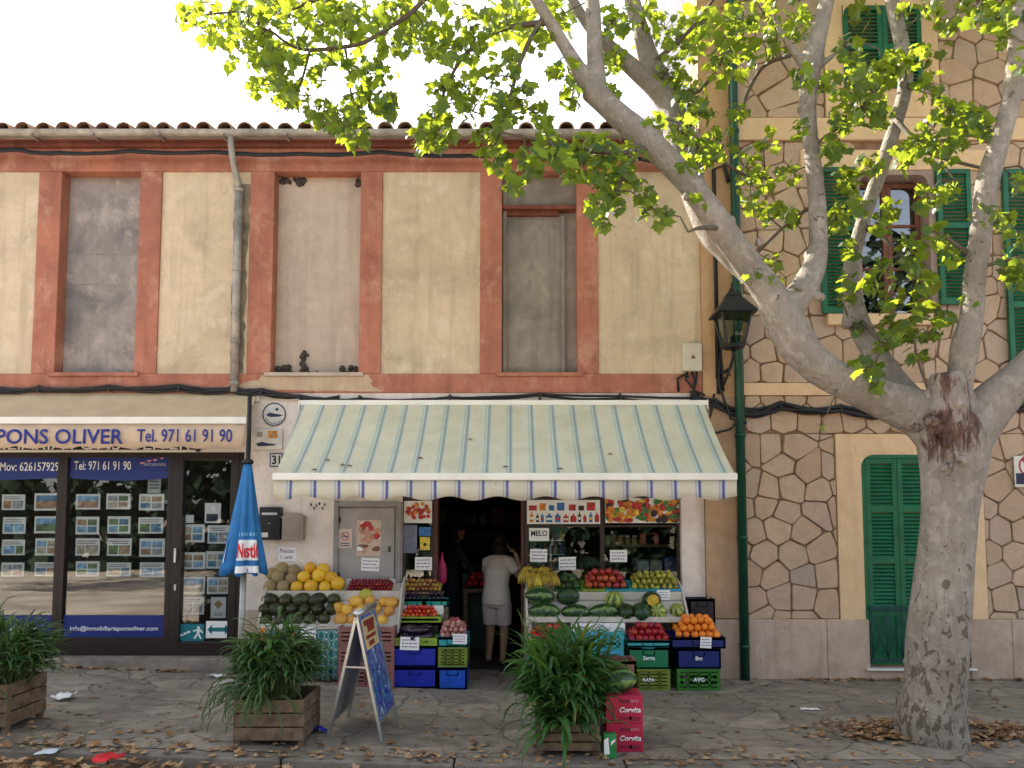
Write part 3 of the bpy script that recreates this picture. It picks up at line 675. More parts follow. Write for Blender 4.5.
plate('poster', 419, 431, 527, 536, YW-.031, [m_bl], 'small blue card above the yellow card beside the shop door', 'poster')
plate('poster', 420, 430, 537, 550, YW-.031, [m_ye, m_bk], 'small yellow card with dark mark beside the shop door', 'poster', lambda m,x0,x1,z0,z1,y: ell(m,(x0+x1)/2,(z0+z1)/2-.01,.02,.02,y,1))
def d_price(m, x0, x1, z0, z1, y):
    w = x1-x0; h_ = z1-z0; q = random.Random(int((x0+9)*1000))
    for i in range(3):
        zz = z0+h_*(.2+.26*i); x = x0+w*.1
        while x < x1-w*.15:
            l = w*q.uniform(.06,.14); m.quad((x,y,zz),(x+l,y,zz+h_*.02),(x+l,y,zz+h_*(.06+.06*q.random())),(x,y,zz+h_*.09),1); x += l+w*.04
PC = [m_paper, mat('pen_ink', (.2,.08,.22), .7, .2, 8, 0)]
def price(px0, px1, py0, py1, y, label, tilt=0):
    o = plate('price_card', px0, px1, py0, py1, y, PC, label, 'price card', d_price, .003, 'handwritten price cards'); o.rotation_euler.y = tilt; return o
ms = plate('melon_sign', 529, 549, 528, 541, YW-.031, [m_paper], 'white sign reading MELO in the left shop pane', 'sign')
text_obj('MELO', XX(531,533,YW), XX(547,533,YW), ZZ(536,YW), ZZ(530.5,YW), YW-.0385, m_ink, ms, bold=.02).matrix_parent_inverse = Matrix.Translation(-Vector(ms.location))
price(530,547,549,562, YW-.031, 'white price card in the shop pane under the melon sign', .02)
price(559,576,557,570, YW-.031, 'white price card in the shop pane above the green bananas gap', -.03)
price(610,627,550,562, YW-.031, 'white price card in the shop pane above the red apples')
price(415,432,557,570, YW-.031, 'pinkish price card low in the narrow pane beside the door')
# things seen through the shop pane
m_goods = [mat('goods_%d'%i, c, .5, .4, 12, 0) for i, c in enumerate(((.5,.08,.06),(.08,.2,.08),(.5,.42,.3),(.1,.12,.3),(.5,.3,.06),(.55,.52,.5),(.2,.07,.04)))]
YI = .42
sh_ = thing('wall_shelf', 'shelf unit with plank shelves inside the shop behind the right pane', 'shelf', (XX(640,550,YI), YI, ZZ(588,YI)))
s1 = MB()
for z_ in (ZZ(545,YI), ZZ(572,YI), ZZ(590,YI)): s1.box(XX(606,550,YI), XX(684,550,YI), YI, YI+.3, z_-.02, z_)
obj('shelf_board', s1, m_wood, sh_)
s2 = MB(); s2.box(XX(605,550,YI)-.02, XX(605,550,YI), YI, YI+.3, .003, ZZ(524,YI)); s2.box(XX(684,550,YI), XX(684,550,YI)+.02, YI, YI+.3, .003, ZZ(524,YI)); obj('upright', s2, m_wood, sh_)
q = random.Random(12); x = XX(608,550,YI)
while x < XX(641,550,YI):
    m = MB(); m.lathe([(.03,0),(.032,.01),(.032,.075),(.024,.09)], (0,0,0), 10, 0); m.lathe([(.028,.09),(.028,.11)], (0,0,0), 10, 1)
    o = obj('jar', m, [mat('honey_jar', (.45,.25,.08), .2, .4, 14, 0), m_goods[q.choice((0,2,5))]]); o.location = (x, YI+.06, ZZ(545,YI)); tag(o, 'small preserve jar with pale lid on the shelf behind the right pane', 'jar', 'jars on the shop shelf'); x += .078
for i, (a, b_, c, d, k, lab) in enumerate(((640,659,545,557,0,'red and white carton'),(637,649,560,572,5,'white paper bag'),(650,662,560,572,2,'beige paper bag'),(664,678,556,571,3,'dark blue packet'),(645,655,530,544,6,'brown packet'))):
    y = YI+.02; zz = ZZ(572,YI) if d > 550 and c > 546 else ZZ(545,YI)
    m = MB(); m.box(XX(a,560,y), XX(b_,560,y), y, y+.14, zz, zz+(d-c)/91.0)
    single('grocery_packet', m, m_goods[k], '%s on the shelf inside the right shop pane' % lab, 'packet', bevel=.01, loc=(XX(a,560,y), y, zz))
dk = thing('drinks_fridge', 'dark green glowing drinks fridge behind the left shop pane', 'fridge', (XX(560,560,YI), YI, .003))
m = MB(); m.box(XX(530,560,YI), XX(566,560,YI), YI+.05, YI+.5, .003, ZZ(524,YI)); obj('body', m, mat('fridge_green', (.01,.075,.05), .4, .3, 4, .05), dk, bevel=.01)
for k in range(4):
    m = MB(); zz = ZZ(582-k*14,YI); xx = XX(532,560,YI)
    for j in range(6): m.lathe([(.025,0),(.027,.01),(.027,.07),(.01,.1),(.01,.115)], (xx+.03+j*.06, YI+.02, zz), 8, j % 4)
    m.box(xx, XX(564,560,YI), YI-.01, YI+.05, zz-.01, zz-.001, 4); obj('bottle_row', m, [m_goods[(k+j) % 7] for j in range(4)]+[m_alu], dk)
pn = MB()
for j in range(5):
    m = MB(); m.ball((0,0,.1), .055, .055, .1, 10, 8, wob=.1)
    for k in range(10):
        a = k*.63; m.add([(.01*math.cos(a),.01*math.sin(a),.19),(.05*math.cos(a)+.01*math.sin(a),.05*math.sin(a),.26),(.09*math.cos(a),.09*math.sin(a),.32),(.05*math.cos(a)-.01*math.sin(a),.05*math.sin(a),.27)], [(0,1,2,3)], 1)
    o = obj('pineapple', m, [mat('pineapple_skin', (.16,.13,.06), .7, .5, 60, .4), mat('pineapple_leaf', (.05,.12,.06), .6, .4, 9, .1)]); o.location = (XX(572+7.5*j,565,.3), .3, ZZ(588,.3)+.0); tag(o, 'dark pineapple standing behind the shop pane above the apples', 'pineapple', 'pineapples behind the pane')
lg = MB(); lg.box(XX(566,588,.3), XX(608,588,.3), .2, .4, ZZ(588,.3)-.04, ZZ(588,.3)-.002); single('ledge_board', lg, m_wood, 'wooden ledge behind the pane carrying the pineapples', 'shelf')
# dim interior
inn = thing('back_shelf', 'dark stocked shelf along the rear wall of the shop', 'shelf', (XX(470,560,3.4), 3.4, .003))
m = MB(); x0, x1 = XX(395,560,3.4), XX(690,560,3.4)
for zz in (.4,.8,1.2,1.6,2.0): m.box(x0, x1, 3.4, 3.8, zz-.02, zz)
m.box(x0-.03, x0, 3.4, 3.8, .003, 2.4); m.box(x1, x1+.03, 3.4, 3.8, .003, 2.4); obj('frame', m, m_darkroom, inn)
m = MB(); q = random.Random(3)
for zz in (.4,.8,1.2,1.6,2.0):
    x = x0+.05
    while x < x1-.3:
        w = q.uniform(.1,.25); m.box(x, x+w, 3.45, 3.7, zz+.001, zz+q.uniform(.12,.3), q.randint(0,6)); x += w+q.uniform(.01,.06)
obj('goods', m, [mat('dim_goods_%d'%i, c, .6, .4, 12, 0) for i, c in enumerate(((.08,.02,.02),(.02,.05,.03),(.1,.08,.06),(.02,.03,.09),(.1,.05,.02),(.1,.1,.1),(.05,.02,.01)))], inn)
m = MB(); yy = 1.7; m.box(XX(462,565,yy), XX(492,565,yy), yy, yy+.5, .003, ZZ(573,yy)); single('counter', m, mat('counter_green', (.012,.04,.03), .5, .3, 5, .1), 'dark green counter inside the shop beside the woman', 'counter', bevel=.01)
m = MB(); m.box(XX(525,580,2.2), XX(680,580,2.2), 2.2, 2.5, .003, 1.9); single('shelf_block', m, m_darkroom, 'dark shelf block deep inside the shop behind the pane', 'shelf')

# ================================================================== wall fittings
# round plaque
def d_ring(m, cx, cz, r, y, mi): 
    n = 28; vs = [(cx+rr*math.cos(2*math.pi*k/n), y, cz+rr*math.sin(2*math.pi*k/n)) for rr in (r, r*.9) for k in range(n)]
    m.add(vs, [(k,(k+1)%n,n+(k+1)%n,n+k) for k in range(n)], mi)
m_plq = mat('enamel_white', (.62,.58,.52), .4, .12, 10, .05)
c = P(274.5, 414.5, 0); r = (XX(286.5,414)-XX(262.5,414))/2
m = MB(); n = 28
m.add([(c.x+r*math.cos(2*math.pi*k/n), yy, c.z+r*math.sin(2*math.pi*k/n)) for yy in (-.012,-.0005) for k in range(n)], [tuple(range(n))]+[(k,n+k,n+(k+1)%n,(k+1)%n) for k in range(n)], 0)
d_ring(m, c.x, c.z, r*.98, -.0135, 1)
m.add([(c.x-.09,-.0135,c.z-.01),(c.x-.04,-.0135,c.z-.03),(c.x+.06,-.0135,c.z-.025),(c.x+.1,-.0135,c.z-.005),(c.x+.02,-.0135,c.z+.005),(c.x-.05,-.0135,c.z+.02)], [tuple(range(6))], 1)
ell(m, c.x+.03, c.z+.055, .018, .018, -.0135, 1); ell(m, c.x-.03, c.z+.06, .025, .012, -.0135, 2)
for k in range(9):
    a = R(215+k*13.5); x = c.x+r*.76*math.cos(a); z = c.z+r*.76*math.sin(a); m.quad((x-.006,-.0135,z-.007),(x+.006,-.0135,z-.007),(x+.006,-.0135,z+.007),(x-.006,-.0135,z+.007),1)
single('round_plaque', m, [m_plq, m_ink, m_alu], 'round white wall plaque with a dark emblem above the alarm plate', 'plaque', loc=(c.x, 0, c.z))
def d_alarm(m, x0, x1, z0, z1, y):
    w, h_ = x1-x0, z1-z0; q = lambda a, b_: (x0+w*a, y, z0+h_*b_)
    m.quad(q(.52,.55),q(.84,.55),q(.84,.9),q(.52,.9),1); m.quad(q(.12,.6),q(.32,.6),q(.32,.85),q(.12,.85),2)
    m.add([q(.08,.28),q(.2,.16),q(.7,.2),q(.84,.27),q(.55,.3),q(.3,.38)],[tuple(range(6))],3)
    m.quad((x0+w*.6,y-.0005,z0+h_*.66),(x0+w*.76,y-.0005,z0+h_*.66),(x0+w*.72,y-.0005,z0+h_*.8),(x0+w*.62,y-.0005,z0+h_*.8),2)
plate('alarm_plate', 254, 283, 429, 450, -.001, [m_plq, m_or, mat('plate_grey', (.3,.27,.2), .6, .2, 9, 0), m_ink], 'rectangular plate with orange square and dark emblem under the round plaque', 'sign', d_alarm, .03, bevel=.004)
np_ = plate('number_plate', 270, 283, 453, 467, -.001, [mat('number_blue', (.07,.08,.16), .4, .15, 8, .05), m_plq], 'house number plate reading 31 below the alarm plate', 'sign', lambda m,x0,x1,z0,z1,y: m.quad((x0+.014,y,z0+.014),(x1-.014,y,z0+.014),(x1-.014,y,z1-.014),(x0+.014,y,z1-.014),1), .012)
def stick(o, parent): o.matrix_parent_inverse = Matrix.Translation(-Vector(parent.location)); return o
stick(text_obj('31', XX(272.3,460), XX(280.7,460), ZZ(464.5), ZZ(455.5), -.016, m_ink, np_, bold=.03), np_)
# mail boxes
def mailbox(px0, px1, py0, py1, m_, label, arched):
    y0 = -.11; x0, x1, z0, z1 = XX(px0,520,y0), XX(px1,520,y0), ZZ(py1,y0), ZZ(py0,y0)
    t = thing('mailbox', label, 'mailbox', ((x0+x1)/2, 0, z0))
    b = MB()
    if arched:
        n = 10; top = [(x0+(x1-x0)*k/n, z1-.03+.03*math.sin(math.pi*k/n)) for k in range(n+1)]
        ring = [(x0,z0),(x1,z0)]+[(x,z) for x,z in reversed(top)]; N = len(ring)
        b.add([(x,y0,z) for x,z in ring]+[(x,-.001,z) for x,z in ring], [tuple(range(N))]+[(k,N+k,N+(k+1)%N,(k+1)%N) for k in range(N)]+[tuple(range(2*N-1,N-1,-1))])
    else: b.box(x0, x1, y0, -.001, z0, z1)
    obj('body', b, m_, t, bevel=.006)
    f = MB(); f.box(x0+.03, x1-.03, y0-.008, y0-.001, z1-.085, z1-.06); obj('letter_flap', f, m_alu if not arched else m_, t)
    if arched: d = MB(); d.box(x0+.04, x1-.04, y0-.006, y0-.001, z0+.04, z1-.11); d.box(x0-.012,x1+.012,y0-.012,-.002,z1-.05,z1-.04)
    else: d = MB(); d.box(x0+.02, x0+.1, y0-.004, y0-.001, z0+.03, z0+.08)
    obj('door' if arched else 'name_label', d, m_ if arched else m_plq, t)
    k = MB(); k.lathe([(.008,0),(.008,.006)], (0,0,0), 8); k.v = [((x0+x1)/2+v[0], y0-.007-v[2], (z0+z1)/2+v[1]) for v in k.v]; obj('lock', k, m_alu, t)
mailbox(259, 280, 507, 540, mat('black_mailbox_paint', (.014,.014,.018), .35, .2, 6, .05), 'plain black wall mailbox with a small name label', False)
mailbox(282, 303, 513, 540, mat('beige_mailbox_paint', (.30,.245,.2), .5, .2, 6, .1), 'old beige mailbox with an arched top', True)
def note(name, px0, px1, py0, py1, y, label, lines):
    o = plate(name, px0, px1, py0, py1, y, [m_paper], label, 'paper note', None, .002)
    for s, a, b_ in lines: stick(text_obj(s, XX(px0+2,a,y), XX(px1-2,a,y), ZZ(b_,y), ZZ(a,y), y-.0035, PC[1], o, keep=True), o)
    return o
note('paper_note', 278, 296, 547, 561, -.001, 'white handwritten note taped below the beige mailbox', [('Piezas', 548.5, 553), ('1 unit', 555, 559)])
plate('torn_sticker', 308, 329, 501, 510, -.001, [m_plq, m_goods[6], m_ink], 'torn sticker strip on the white wall beneath the awning edge', 'sticker', lambda m,x0,x1,z0,z1,y: [ell(m, x0+(x1-x0)*u, z0+(z1-z0)*v, .012, .018, y-.0002*i, k, 7) for i,(u,v,k) in enumerate(((.15,.6,2),(.4,.5,1),(.55,.7,2),(.8,.6,1),(.3,.2,1),(.7,.2,1)))], .002)
def d_nosmoke(m, x0, x1, z0, z1, y):
    cx, cz = (x0+x1)/2, z0+(z1-z0)*.62; r = (x1-x0)*.32; d_ring(m, cx, cz, r, y, 1); d_ring(m, cx, cz, r*.92, y, 1)
    m.quad((cx-r*.7,y,cz+r*.55),(cx-r*.55,y,cz+r*.7),(cx+r*.7,y,cz-r*.55),(cx+r*.55,y,cz-r*.7),1); m.quad((cx-r*.6,y-.0004,cz-.006),(cx+r*.6,y-.0004,cz-.006),(cx+r*.6,y-.0004,cz+.006),(cx-r*.6,y-.0004,cz+.006),2)
    for i in range(2): m.quad((cx-r,y,z0+.02+i*.025),(cx+r,y,z0+.02+i*.025),(cx+r,y,z0+.03+i*.025),(cx-r,y,z0+.03+i*.025),2)
plate('no_smoking_sign', 338.5, 352, 529, 548, .0135, [mat('pink_paper', (.6,.47,.42), .6, .1, 5, 0), m_red_, m_ink], 'no smoking sign on the left of the grey metal cabinet door', 'sign', d_nosmoke, .003)
def d_ice(m, x0, x1, z0, z1, y):
    q = random.Random(21); 
    for i in range(24): ell(m, x0+(x1-x0)*q.uniform(.15,.85), z0+(z1-z0)*q.uniform(.15,.9), q.uniform(.02,.05), q.uniform(.015,.04), y-i*.0002, q.choice((1,1,2,3,4,5)))
m_skin2 = mat('poster_salmon', (.5,.25,.18), .6, .4, 20, 0)
plate('meat_poster', 356.5, 381, 520, 556, .0135, [mat('poster_cream', (.55,.42,.33), .6, .15, 8, 0), m_skin2, m_red_, m_goods[6], m_paper, m_bl], 'worn poster of reddish food on the grey metal cabinet door', 'poster', d_ice, .003)
price(361,379,558,571,.0135,'white handwritten card at the bottom of the grey cabinet door',.04)
# junction box on the right
JB = thing('junction_box', 'cream electrical box on the upper wall at the edge of the low building', 'box', (XX(693,357), 0, ZZ(371)))
m = MB(); m.box(XX(683.5,357,-.1), XX(702,357,-.1), -.11, -.001, ZZ(371,-.1), ZZ(343,-.1)); obj('body', m, mat('cream_plastic', (.55,.5,.38), .45, .08, 5, .03), JB, bevel=.012)
m = MB(); x = XX(693,357,-.1); z = ZZ(357,-.1); m.add([(x-.03,-.112,z-.02),(x+.03,-.112,z-.02),(x,-.112,z+.03)],[(0,1,2)]); obj('warning_mark', m, m_goods[6], JB)
m = MB(); 
for px in (687,691,696): m.tube([(XX(px),-.05,ZZ(371)),(XX(px)+rnd.uniform(-.03,.03),-.05,ZZ(380)),(XX(px)+rnd.uniform(-.04,.1),-.04,ZZ(391)),(XX(px+8),-.05,ZZ(396))], .012, 6)
m.tube([(XX(678),-.03,ZZ(392)),(XX(677),-.05,ZZ(379)),(XX(683),-.05,ZZ(376)),(XX(688),-.05,ZZ(378))], .014, 6); obj('cable_tail', m, m_black, JB)

# ================================================================== stone house on the right
SH = thing('stone_house', 'tall house of irregular tan stones with green shutters and smooth ochre surrounds', 'building', (XX(860,560), 0, 0))
YB = 0.0
sx = lambda px, py=400: XX(px, py, -.02)
HX0, HX1, HZ = X_R+.003, 9.5, 9.2
wx0, wx1 = sx(858,240), sx(930,240); wz0, wz1 = ZZ(315,-.02), ZZ(172,-.02)
bk = MB()
bk.box(HX0, wx0, 0, .35, -.1, HZ); bk.box(wx1, HX1, 0, .35, -.1, HZ); bk.box(wx0, wx1, 0, .35, -.1, wz0); bk.box(wx0, wx1, 0, .35, wz1, HZ)
bk.box(HX0, HX1, 4.2, 4.5, -.1, HZ); bk.box(HX1-.3, HX1, .351, 4.19, -.1, HZ)
bk.box(HX0+.31, HX1-.31, .351, 4.19, 3.0, 3.1); bk.box(HX0+.31, HX1-.31, .351, 4.19, 5.9, 6.0); bk.box(HX0, HX1, 0, 4.5, HZ+.001, HZ+.25)
obj('side_wall', MB().box(HX0, HX0+.3, .351, 4.199, -.1, HZ), plaster('lilac_render', (.115,.11,.145), (.09,.085,.11), .5, 1, (.14,.135,.17), .3, .3), SH)
obj('wall', bk, mat('brown_mortar', (.25,.155,.095), .95, .35, 8, .4, 50), SH)
def stone_mat():
    m, t, b = nt('tan_stone'); ge = nd(t, 'ShaderNodeNewGeometry'); co = nd(t, 'ShaderNodeTexCoord').outputs['Object']
    r = nd(t, 'ShaderNodeValToRGB'); e = r.color_ramp.elements; e[0].position = 0; e[0].color = (.47,.315,.215,1); e[1].position = 1; e[1].color = (.60,.425,.29,1)
    for p, c_ in ((.3,(.52,.36,.25)),(.55,(.55,.395,.275)),(.8,(.50,.365,.275)),(.92,(.42,.32,.255))):
        x = e.new(p); x.color = c4(c_)
    t.links.new(ge.outputs['Random Per Island'], r.inputs[0])
    c = mixc(t, ramp(t, noise_n(t, 9, 8, .7, .3, co=co), .45, .75, (0,0,0), (.5,.5,.5)), r.outputs[0], (.34,.23,.155))
    c = mixc(t, ramp(t, noise_n(t, 28, 5, .65, co=co), .55, .7, (0,0,0), (.4,.4,.4)), c, (.56,.45,.33))
    t.links.new(c, b.inputs['Base Color']); b.inputs['Roughness'].default_value = .9; b.inputs['Specular IOR Level'].default_value = .2
    bump(t, b, noise_n(t, 18, 9, .78, co=co), 1.0, .02); return m
m_stone = stone_mat()
def clip(poly, nx, nz, d):
    out = []
    for i in range(len(poly)):
        a, b_ = poly[i], poly[(i+1) % len(poly)]; da = a[0]*nx+a[1]*nz-d; db = b_[0]*nx+b_[1]*nz-d
        if da <= 0: out.append(a)
        if (da < 0 < db) or (db < 0 < da):
            t = da/(da-db); out.append((a[0]+(b_[0]-a[0])*t, a[1]+(b_[1]-a[1])*t))
    return out
def area(p): return sum(p[i][0]*p[(i+1)%len(p)][1]-p[(i+1)%len(p)][0]*p[i][1] for i in range(len(p)))/2
def stones(rects, cw, ch, jit, seed):
    q = random.Random(seed); mb = MB(); sites = {}; offs = {j: q.uniform(.2,.8)+(j % 2)*.35 for j in range(-3, 60)}
    for i in range(-2, int(7.6/cw)+2):
        for j in range(-2, int(9.6/ch)+2):
            sites[i,j] = (1.9+(i+offs[j])*cw+q.uniform(-jit,jit)*cw, (j+.5)*ch+q.uniform(-jit,jit)*ch)
            if q.random() < .09: del sites[i,j]
    for (rx0, rx1, rz0, rz1) in rects:
        for (i,j), (x, z) in sites.items():
            if x < rx0-cw or x > rx1+cw or z < rz0-ch or z > rz1+ch: continue
            poly = [(rx0,rz0),(rx1,rz0),(rx1,rz1),(rx0,rz1)]
            for a in range(-2,3):
                for b_ in range(-2,3):
                    s = sites.get((i+a,j+b_))
                    if (a or b_) and s and poly:
                        dx, dz = s[0]-x, s[1]-z; L = math.hypot(dx,dz); nx_, nz_ = dx/L, dz/L
                        poly = clip(poly, nx_, nz_, (x+s[0])/2*nx_+(z+s[1])/2*nz_-.005)
            if len(poly) < 3 or area(poly) < .004: continue
            # drop tiny edges, round the corners a little
            pp = []
            for p in poly:
                if not pp or math.dist(p, pp[-1]) > .025: pp.append(p)
            if len(pp) > 2 and math.dist(pp[0], pp[-1]) <= .025: pp.pop()
            if len(pp) < 3: continue
            cx = sum(p[0] for p in pp)/len(pp); cz = sum(p[1] for p in pp)/len(pp); rr = []
            N = len(pp)
            for k in range(N):
                p, a, b_ = pp[k], pp[k-1], pp[(k+1) % N]
                for o_, w in ((a,.10),(b_,.10)):
                    rr.append((p[0]+(o_[0]-p[0])*w*q.uniform(.5,1.6)+q.uniform(-.004,.004), p[1]+(o_[1]-p[1])*w*q.uniform(.5,1.6)+q.uniform(-.004,.004)))
            N = len(rr); yf = -.022-q.uniform(0,.02); ins = q.uniform(.006,.013)
            def sh_ring(y, d):
                out = []
                for p in rr:
                    L = math.hypot(p[0]-cx, p[1]-cz) or 1; out.append((p[0]-(p[0]-cx)/L*d, y, p[1]-(p[1]-cz)/L*d))
                return out
            vs = sh_ring(.01, 0)+sh_ring(-.010, 0.0)+sh_ring(yf+.005, .003)+sh_ring(yf, ins)
            fs = [(L*N+k, L*N+(k+1)%N, (L+1)*N+(k+1)%N, (L+1)*N+k) for L in range(3) for k in range(N)]+[tuple(range(3*N,4*N))]
            mb.add(vs, fs, 0, False)
    return mb
sz = lambda py: ZZ(py, -.02)
xr2 = HX1
for r_ in ((sx(745,520), sx(836,520), sz(619), sz(434)), (sx(984,520), xr2, sz(619), sz(434)), (sx(745,420), xr2, sz(434)+.004, sz(396))):
    obj('stone_cladding', stones([r_], .27, .24, .22, 5), m_stone, SH)
for r_ in ((sx(738,250), wx0-.01, sz(383), sz(142)), (wx0-.005, wx1+.005, sz(383), sz(326)), (wx1+.01, xr2, sz(383), sz(142)), (sx(735,60), sx(823,60), sz(118), HZ), (sx(938,60), xr2, sz(118), HZ)):
    obj('stone_cladding', stones([r_], .26, .245, .2, 9), m_stone, SH)
bd = MB()
bd.box(sx(738), xr2, -.055, -.002, sz(396)+.004, sz(383)-.004); obj('string_course', bd, m_surround, SH, bevel=.006); obj('string_course', MB().box(sx(735), xr2, -.055, -.002, sz(141), sz(119)), m_surround, SH, bevel=.006)
st = MB(); st.box(HX0, sx(738), -.04, -.001, sz(397), HZ); obj('corner_render', st, m_tan, SH)
st = MB(); st.box(HX0, sx(745,560), -.042, -.001, sz(618), sz(397)-.002); obj('corner_render', st, m_tanlow, SH)
pl = MB(); xs_pl = [HX0, sx(745,650), sx(826,650), sx(868,640)]
for a, b_ in zip(xs_pl, xs_pl[1:]): pl.box(a+.002, b_-.002, -.065, -.001, -.1, sz(619))
pl.box(sx(868,640)+.001, sx(968,640)-.001, -.05, -.001, -.1, ZZ(667)-.02)
for a, b_ in ((sx(968,640), sx(1010,640)), (sx(1010,640), xr2)): pl.box(a+.002, b_-.002, -.065, -.001, -.1, sz(619))
obj('plinth', pl, m_plinth, SH, bevel=.006)
# surrounds
su = MB(); dx0, dx1, dz0, dz1 = sx(863,560), sx(967,560), ZZ(667), ZZ(455)
so0, so1 = sx(837,520), sx(983,520)
su.box(so0, dx0, -.045, -.001, sz(619)+.001, dz1); su.box(dx1, so1, -.045, -.001, sz(619)+.001, dz1)
n = 8; r = .14; ring = [(so0,dz1+.001),(so0,sz(434)-.003),(so1,sz(434)-.003),(so1,dz1+.001)]; arc = []
top = [(dx1, dz1+.001)]; 
su.box(so0, so1, -.045, -.001, dz1+.001, sz(434)-.003)
for sgn, xx in ((1,dx0),(-1,dx1)):   # rounded upper corners of the opening
    pts = [(xx, dz1)]+[(xx+sgn*(r-r*math.cos(R(90)*k/n)), dz1-r+r*math.sin(R(90)*k/n)) for k in range(n+1)]
    if sgn < 0: pts = pts[::-1]
    N = len(pts); su.add([(x,-.0445,z) for x,z in pts]+[(x,-.001,z) for x,z in pts], [tuple(range(N-1,-1,-1)) , tuple(range(N,2*N))]+[(k,(k+1)%N,N+(k+1)%N,N+k) for k in range(N)])
obj('door_surround', su, m_surround, SH)
ux0, ux1, uz0, uz1 = sx(842,50), sx(920,50), sz(90), sz(8)
su = MB(); su.box(sx(824,60), ux0, -.05, -.001, sz(118), HZ); su.box(ux1, sx(937,60), -.05, -.001, sz(118), HZ); su.box(ux0, ux1, -.05, -.001, uz1, HZ); su.box(ux0, ux1, -.05, -.001, sz(118), uz0)
for sgn, xx in ((1,ux0),(-1,ux1)):
    pts = [(xx, uz1)]+[(xx+sgn*(.12-.12*math.cos(R(90)*k/8)), uz1-.12+.12*math.sin(R(90)*k/8)) for k in range(9)]
    if sgn < 0: pts = pts[::-1]
    N = len(pts); su.add([(x,-.0765,z) for x,z in pts]+[(x,-.001,z) for x,z in pts], [tuple(range(N-1,-1,-1)), tuple(range(N,2*N))]+[(k,(k+1)%N,N+(k+1)%N,N+k) for k in range(N)])
obj('window_surround', su, m_surround, SH)
su = MB(); su.box(sx(800,160), sx(985,160), -.055, -.003, sz(171), sz(151)); obj('lintel', su, m_surround, SH, bevel=.006); obj('sill', MB().box(sx(826,320), sx(940,320), -.09, -.003, sz(326), sz(315)), m_surround, SH, bevel=.006)
m_mauve = plaster('mauve_stone', (.33,.24,.2), (.2,.15,.13), .6, 3, (.45,.36,.32), .4, .2)
su = MB(); su.box(wx0-.05, wx0+.02, -.06, .3, wz0, wz1); su.box(wx1-.02, wx1+.05, -.06, .3, wz0, wz1); su.box(wx0+.02, wx1-.02, -.06, .3, wz1-.05, wz1)
for sgn, xx in ((1,wx0+.02),(-1,wx1-.02)):
    pts = [(xx, wz1-.05)]+[(xx+sgn*(.1-.1*math.cos(R(90)*k/n)), wz1-.05-.1+.1*math.sin(R(90)*k/n)) for k in range(n+1)]
    if sgn < 0: pts = pts[::-1]
    N = len(pts); su.add([(x,-.059,z) for x,z in pts]+[(x,.29,z) for x,z in pts], [tuple(range(N-1,-1,-1)), tuple(range(N,2*N))]+[(k,(k+1)%N,N+(k+1)%N,N+k) for k in range(N)])
obj('window_surround', su, m_mauve, SH, bevel=.004)
wf = MB(); m_rw = mat('reddish_window_wood', (.17,.06,.035), .6, .3, 9, .2)
a, b_ = wx0+.03, wx1-.03; mid = (a+b_)/2
for u, v in ((a, mid-.003),(mid+.003, b_)):
    f = frame(u, v, wz0+.01, wz1-.07, .05, .12, .17); f.box(u+.05, v-.05, .13, .16, wz0+.55, wz0+.58); f.box(u+.05, v-.05, .13, .16, wz0+1.05, wz0+1.08)
    wo = obj('window', f, m_rw, SH); g = MB(); g.box(u+.05, v-.05, .143, .147, wz0+.06, wz1-.12); obj('pane', g, m_pane, wo)
# louvred shutters
def shutter(x0, x1, z0, z1, y, parent, name='shutter', rails=(.5,), t=.04, roundl=False, roundr=False, low=None, mt=None):
    mt = mt or m_green; f = MB(); w = .055; zs = sorted([z0]+[z0+(z1-z0)*r_ for r_ in rails]+[z1])
    f.box(x0, x0+w, y-t, y, z0, z1); f.box(x1-w, x1, y-t, y, z0, z1)
    for i, z in enumerate(zs):
        a, b_ = (z, z+w*1.3) if i == 0 else ((z-w, z) if i == len(zs)-1 else (z-w*.6, z+w*.6)); f.box(x0+w, x1-w, y-t, y, a, b_)
    o = obj(name, f, mt, parent, bevel=.004)
    s = MB(); bs = MB()
    for i in range(len(zs)-1):
        a = zs[i]+(w*1.3 if i == 0 else w*.6); b_ = zs[i+1]-(w if i == len(zs)-2 else w*.6)
        if low and i < low:
            f2 = MB(); f2.box(x0+w, x1-w, y-t*.6, y-t*.3, a, b_); f2.box(x0+w+.04, x1-w-.04, y-t*.75, y-t*.6, a+.04, b_-.04); obj('panel', f2, mt, o, bevel=.004); continue
        n = max(2, int((b_-a)/.04)); h_ = (b_-a)/n
        for k in range(n):
            zz = a+k*h_
            s.add([(x0+w,y-t*.9,zz+.002),(x1-w,y-t*.9,zz+.002),(x1-w,y-t*.15,zz+h_*.78),(x0+w,y-t*.15,zz+h_*.78),(x0+w,y-t*.75,zz-.006),(x1-w,y-t*.75,zz-.006),(x1-w,y-.001,zz+h_*.70),(x0+w,y-.001,zz+h_*.70)],
                  [(0,1,2,3),(5,4,7,6),(4,5,1,0),(3,2,6,7)])
    obj('slats', s, mt, o)
    return o
shutter(sx(818,240), sx(859,240)-.05, wz0-.0, sz(170), -.062, SH, rails=(.58,))
shutter(wx1+.055, sx(969,240), sz(306), sz(172), -.062, SH, rails=(.58,))
shutter(sx(1001,240), sx(1052,240), sz(371), sz(172), -.062, SH, rails=(.32,.66))
umid = (ux0+ux1)/2
shutter(ux0, umid-.002, uz0, uz1, -.03, SH, rails=(.5,)); shutter(umid+.002, ux1, uz0, uz1, -.03, SH, rails=(.5,))
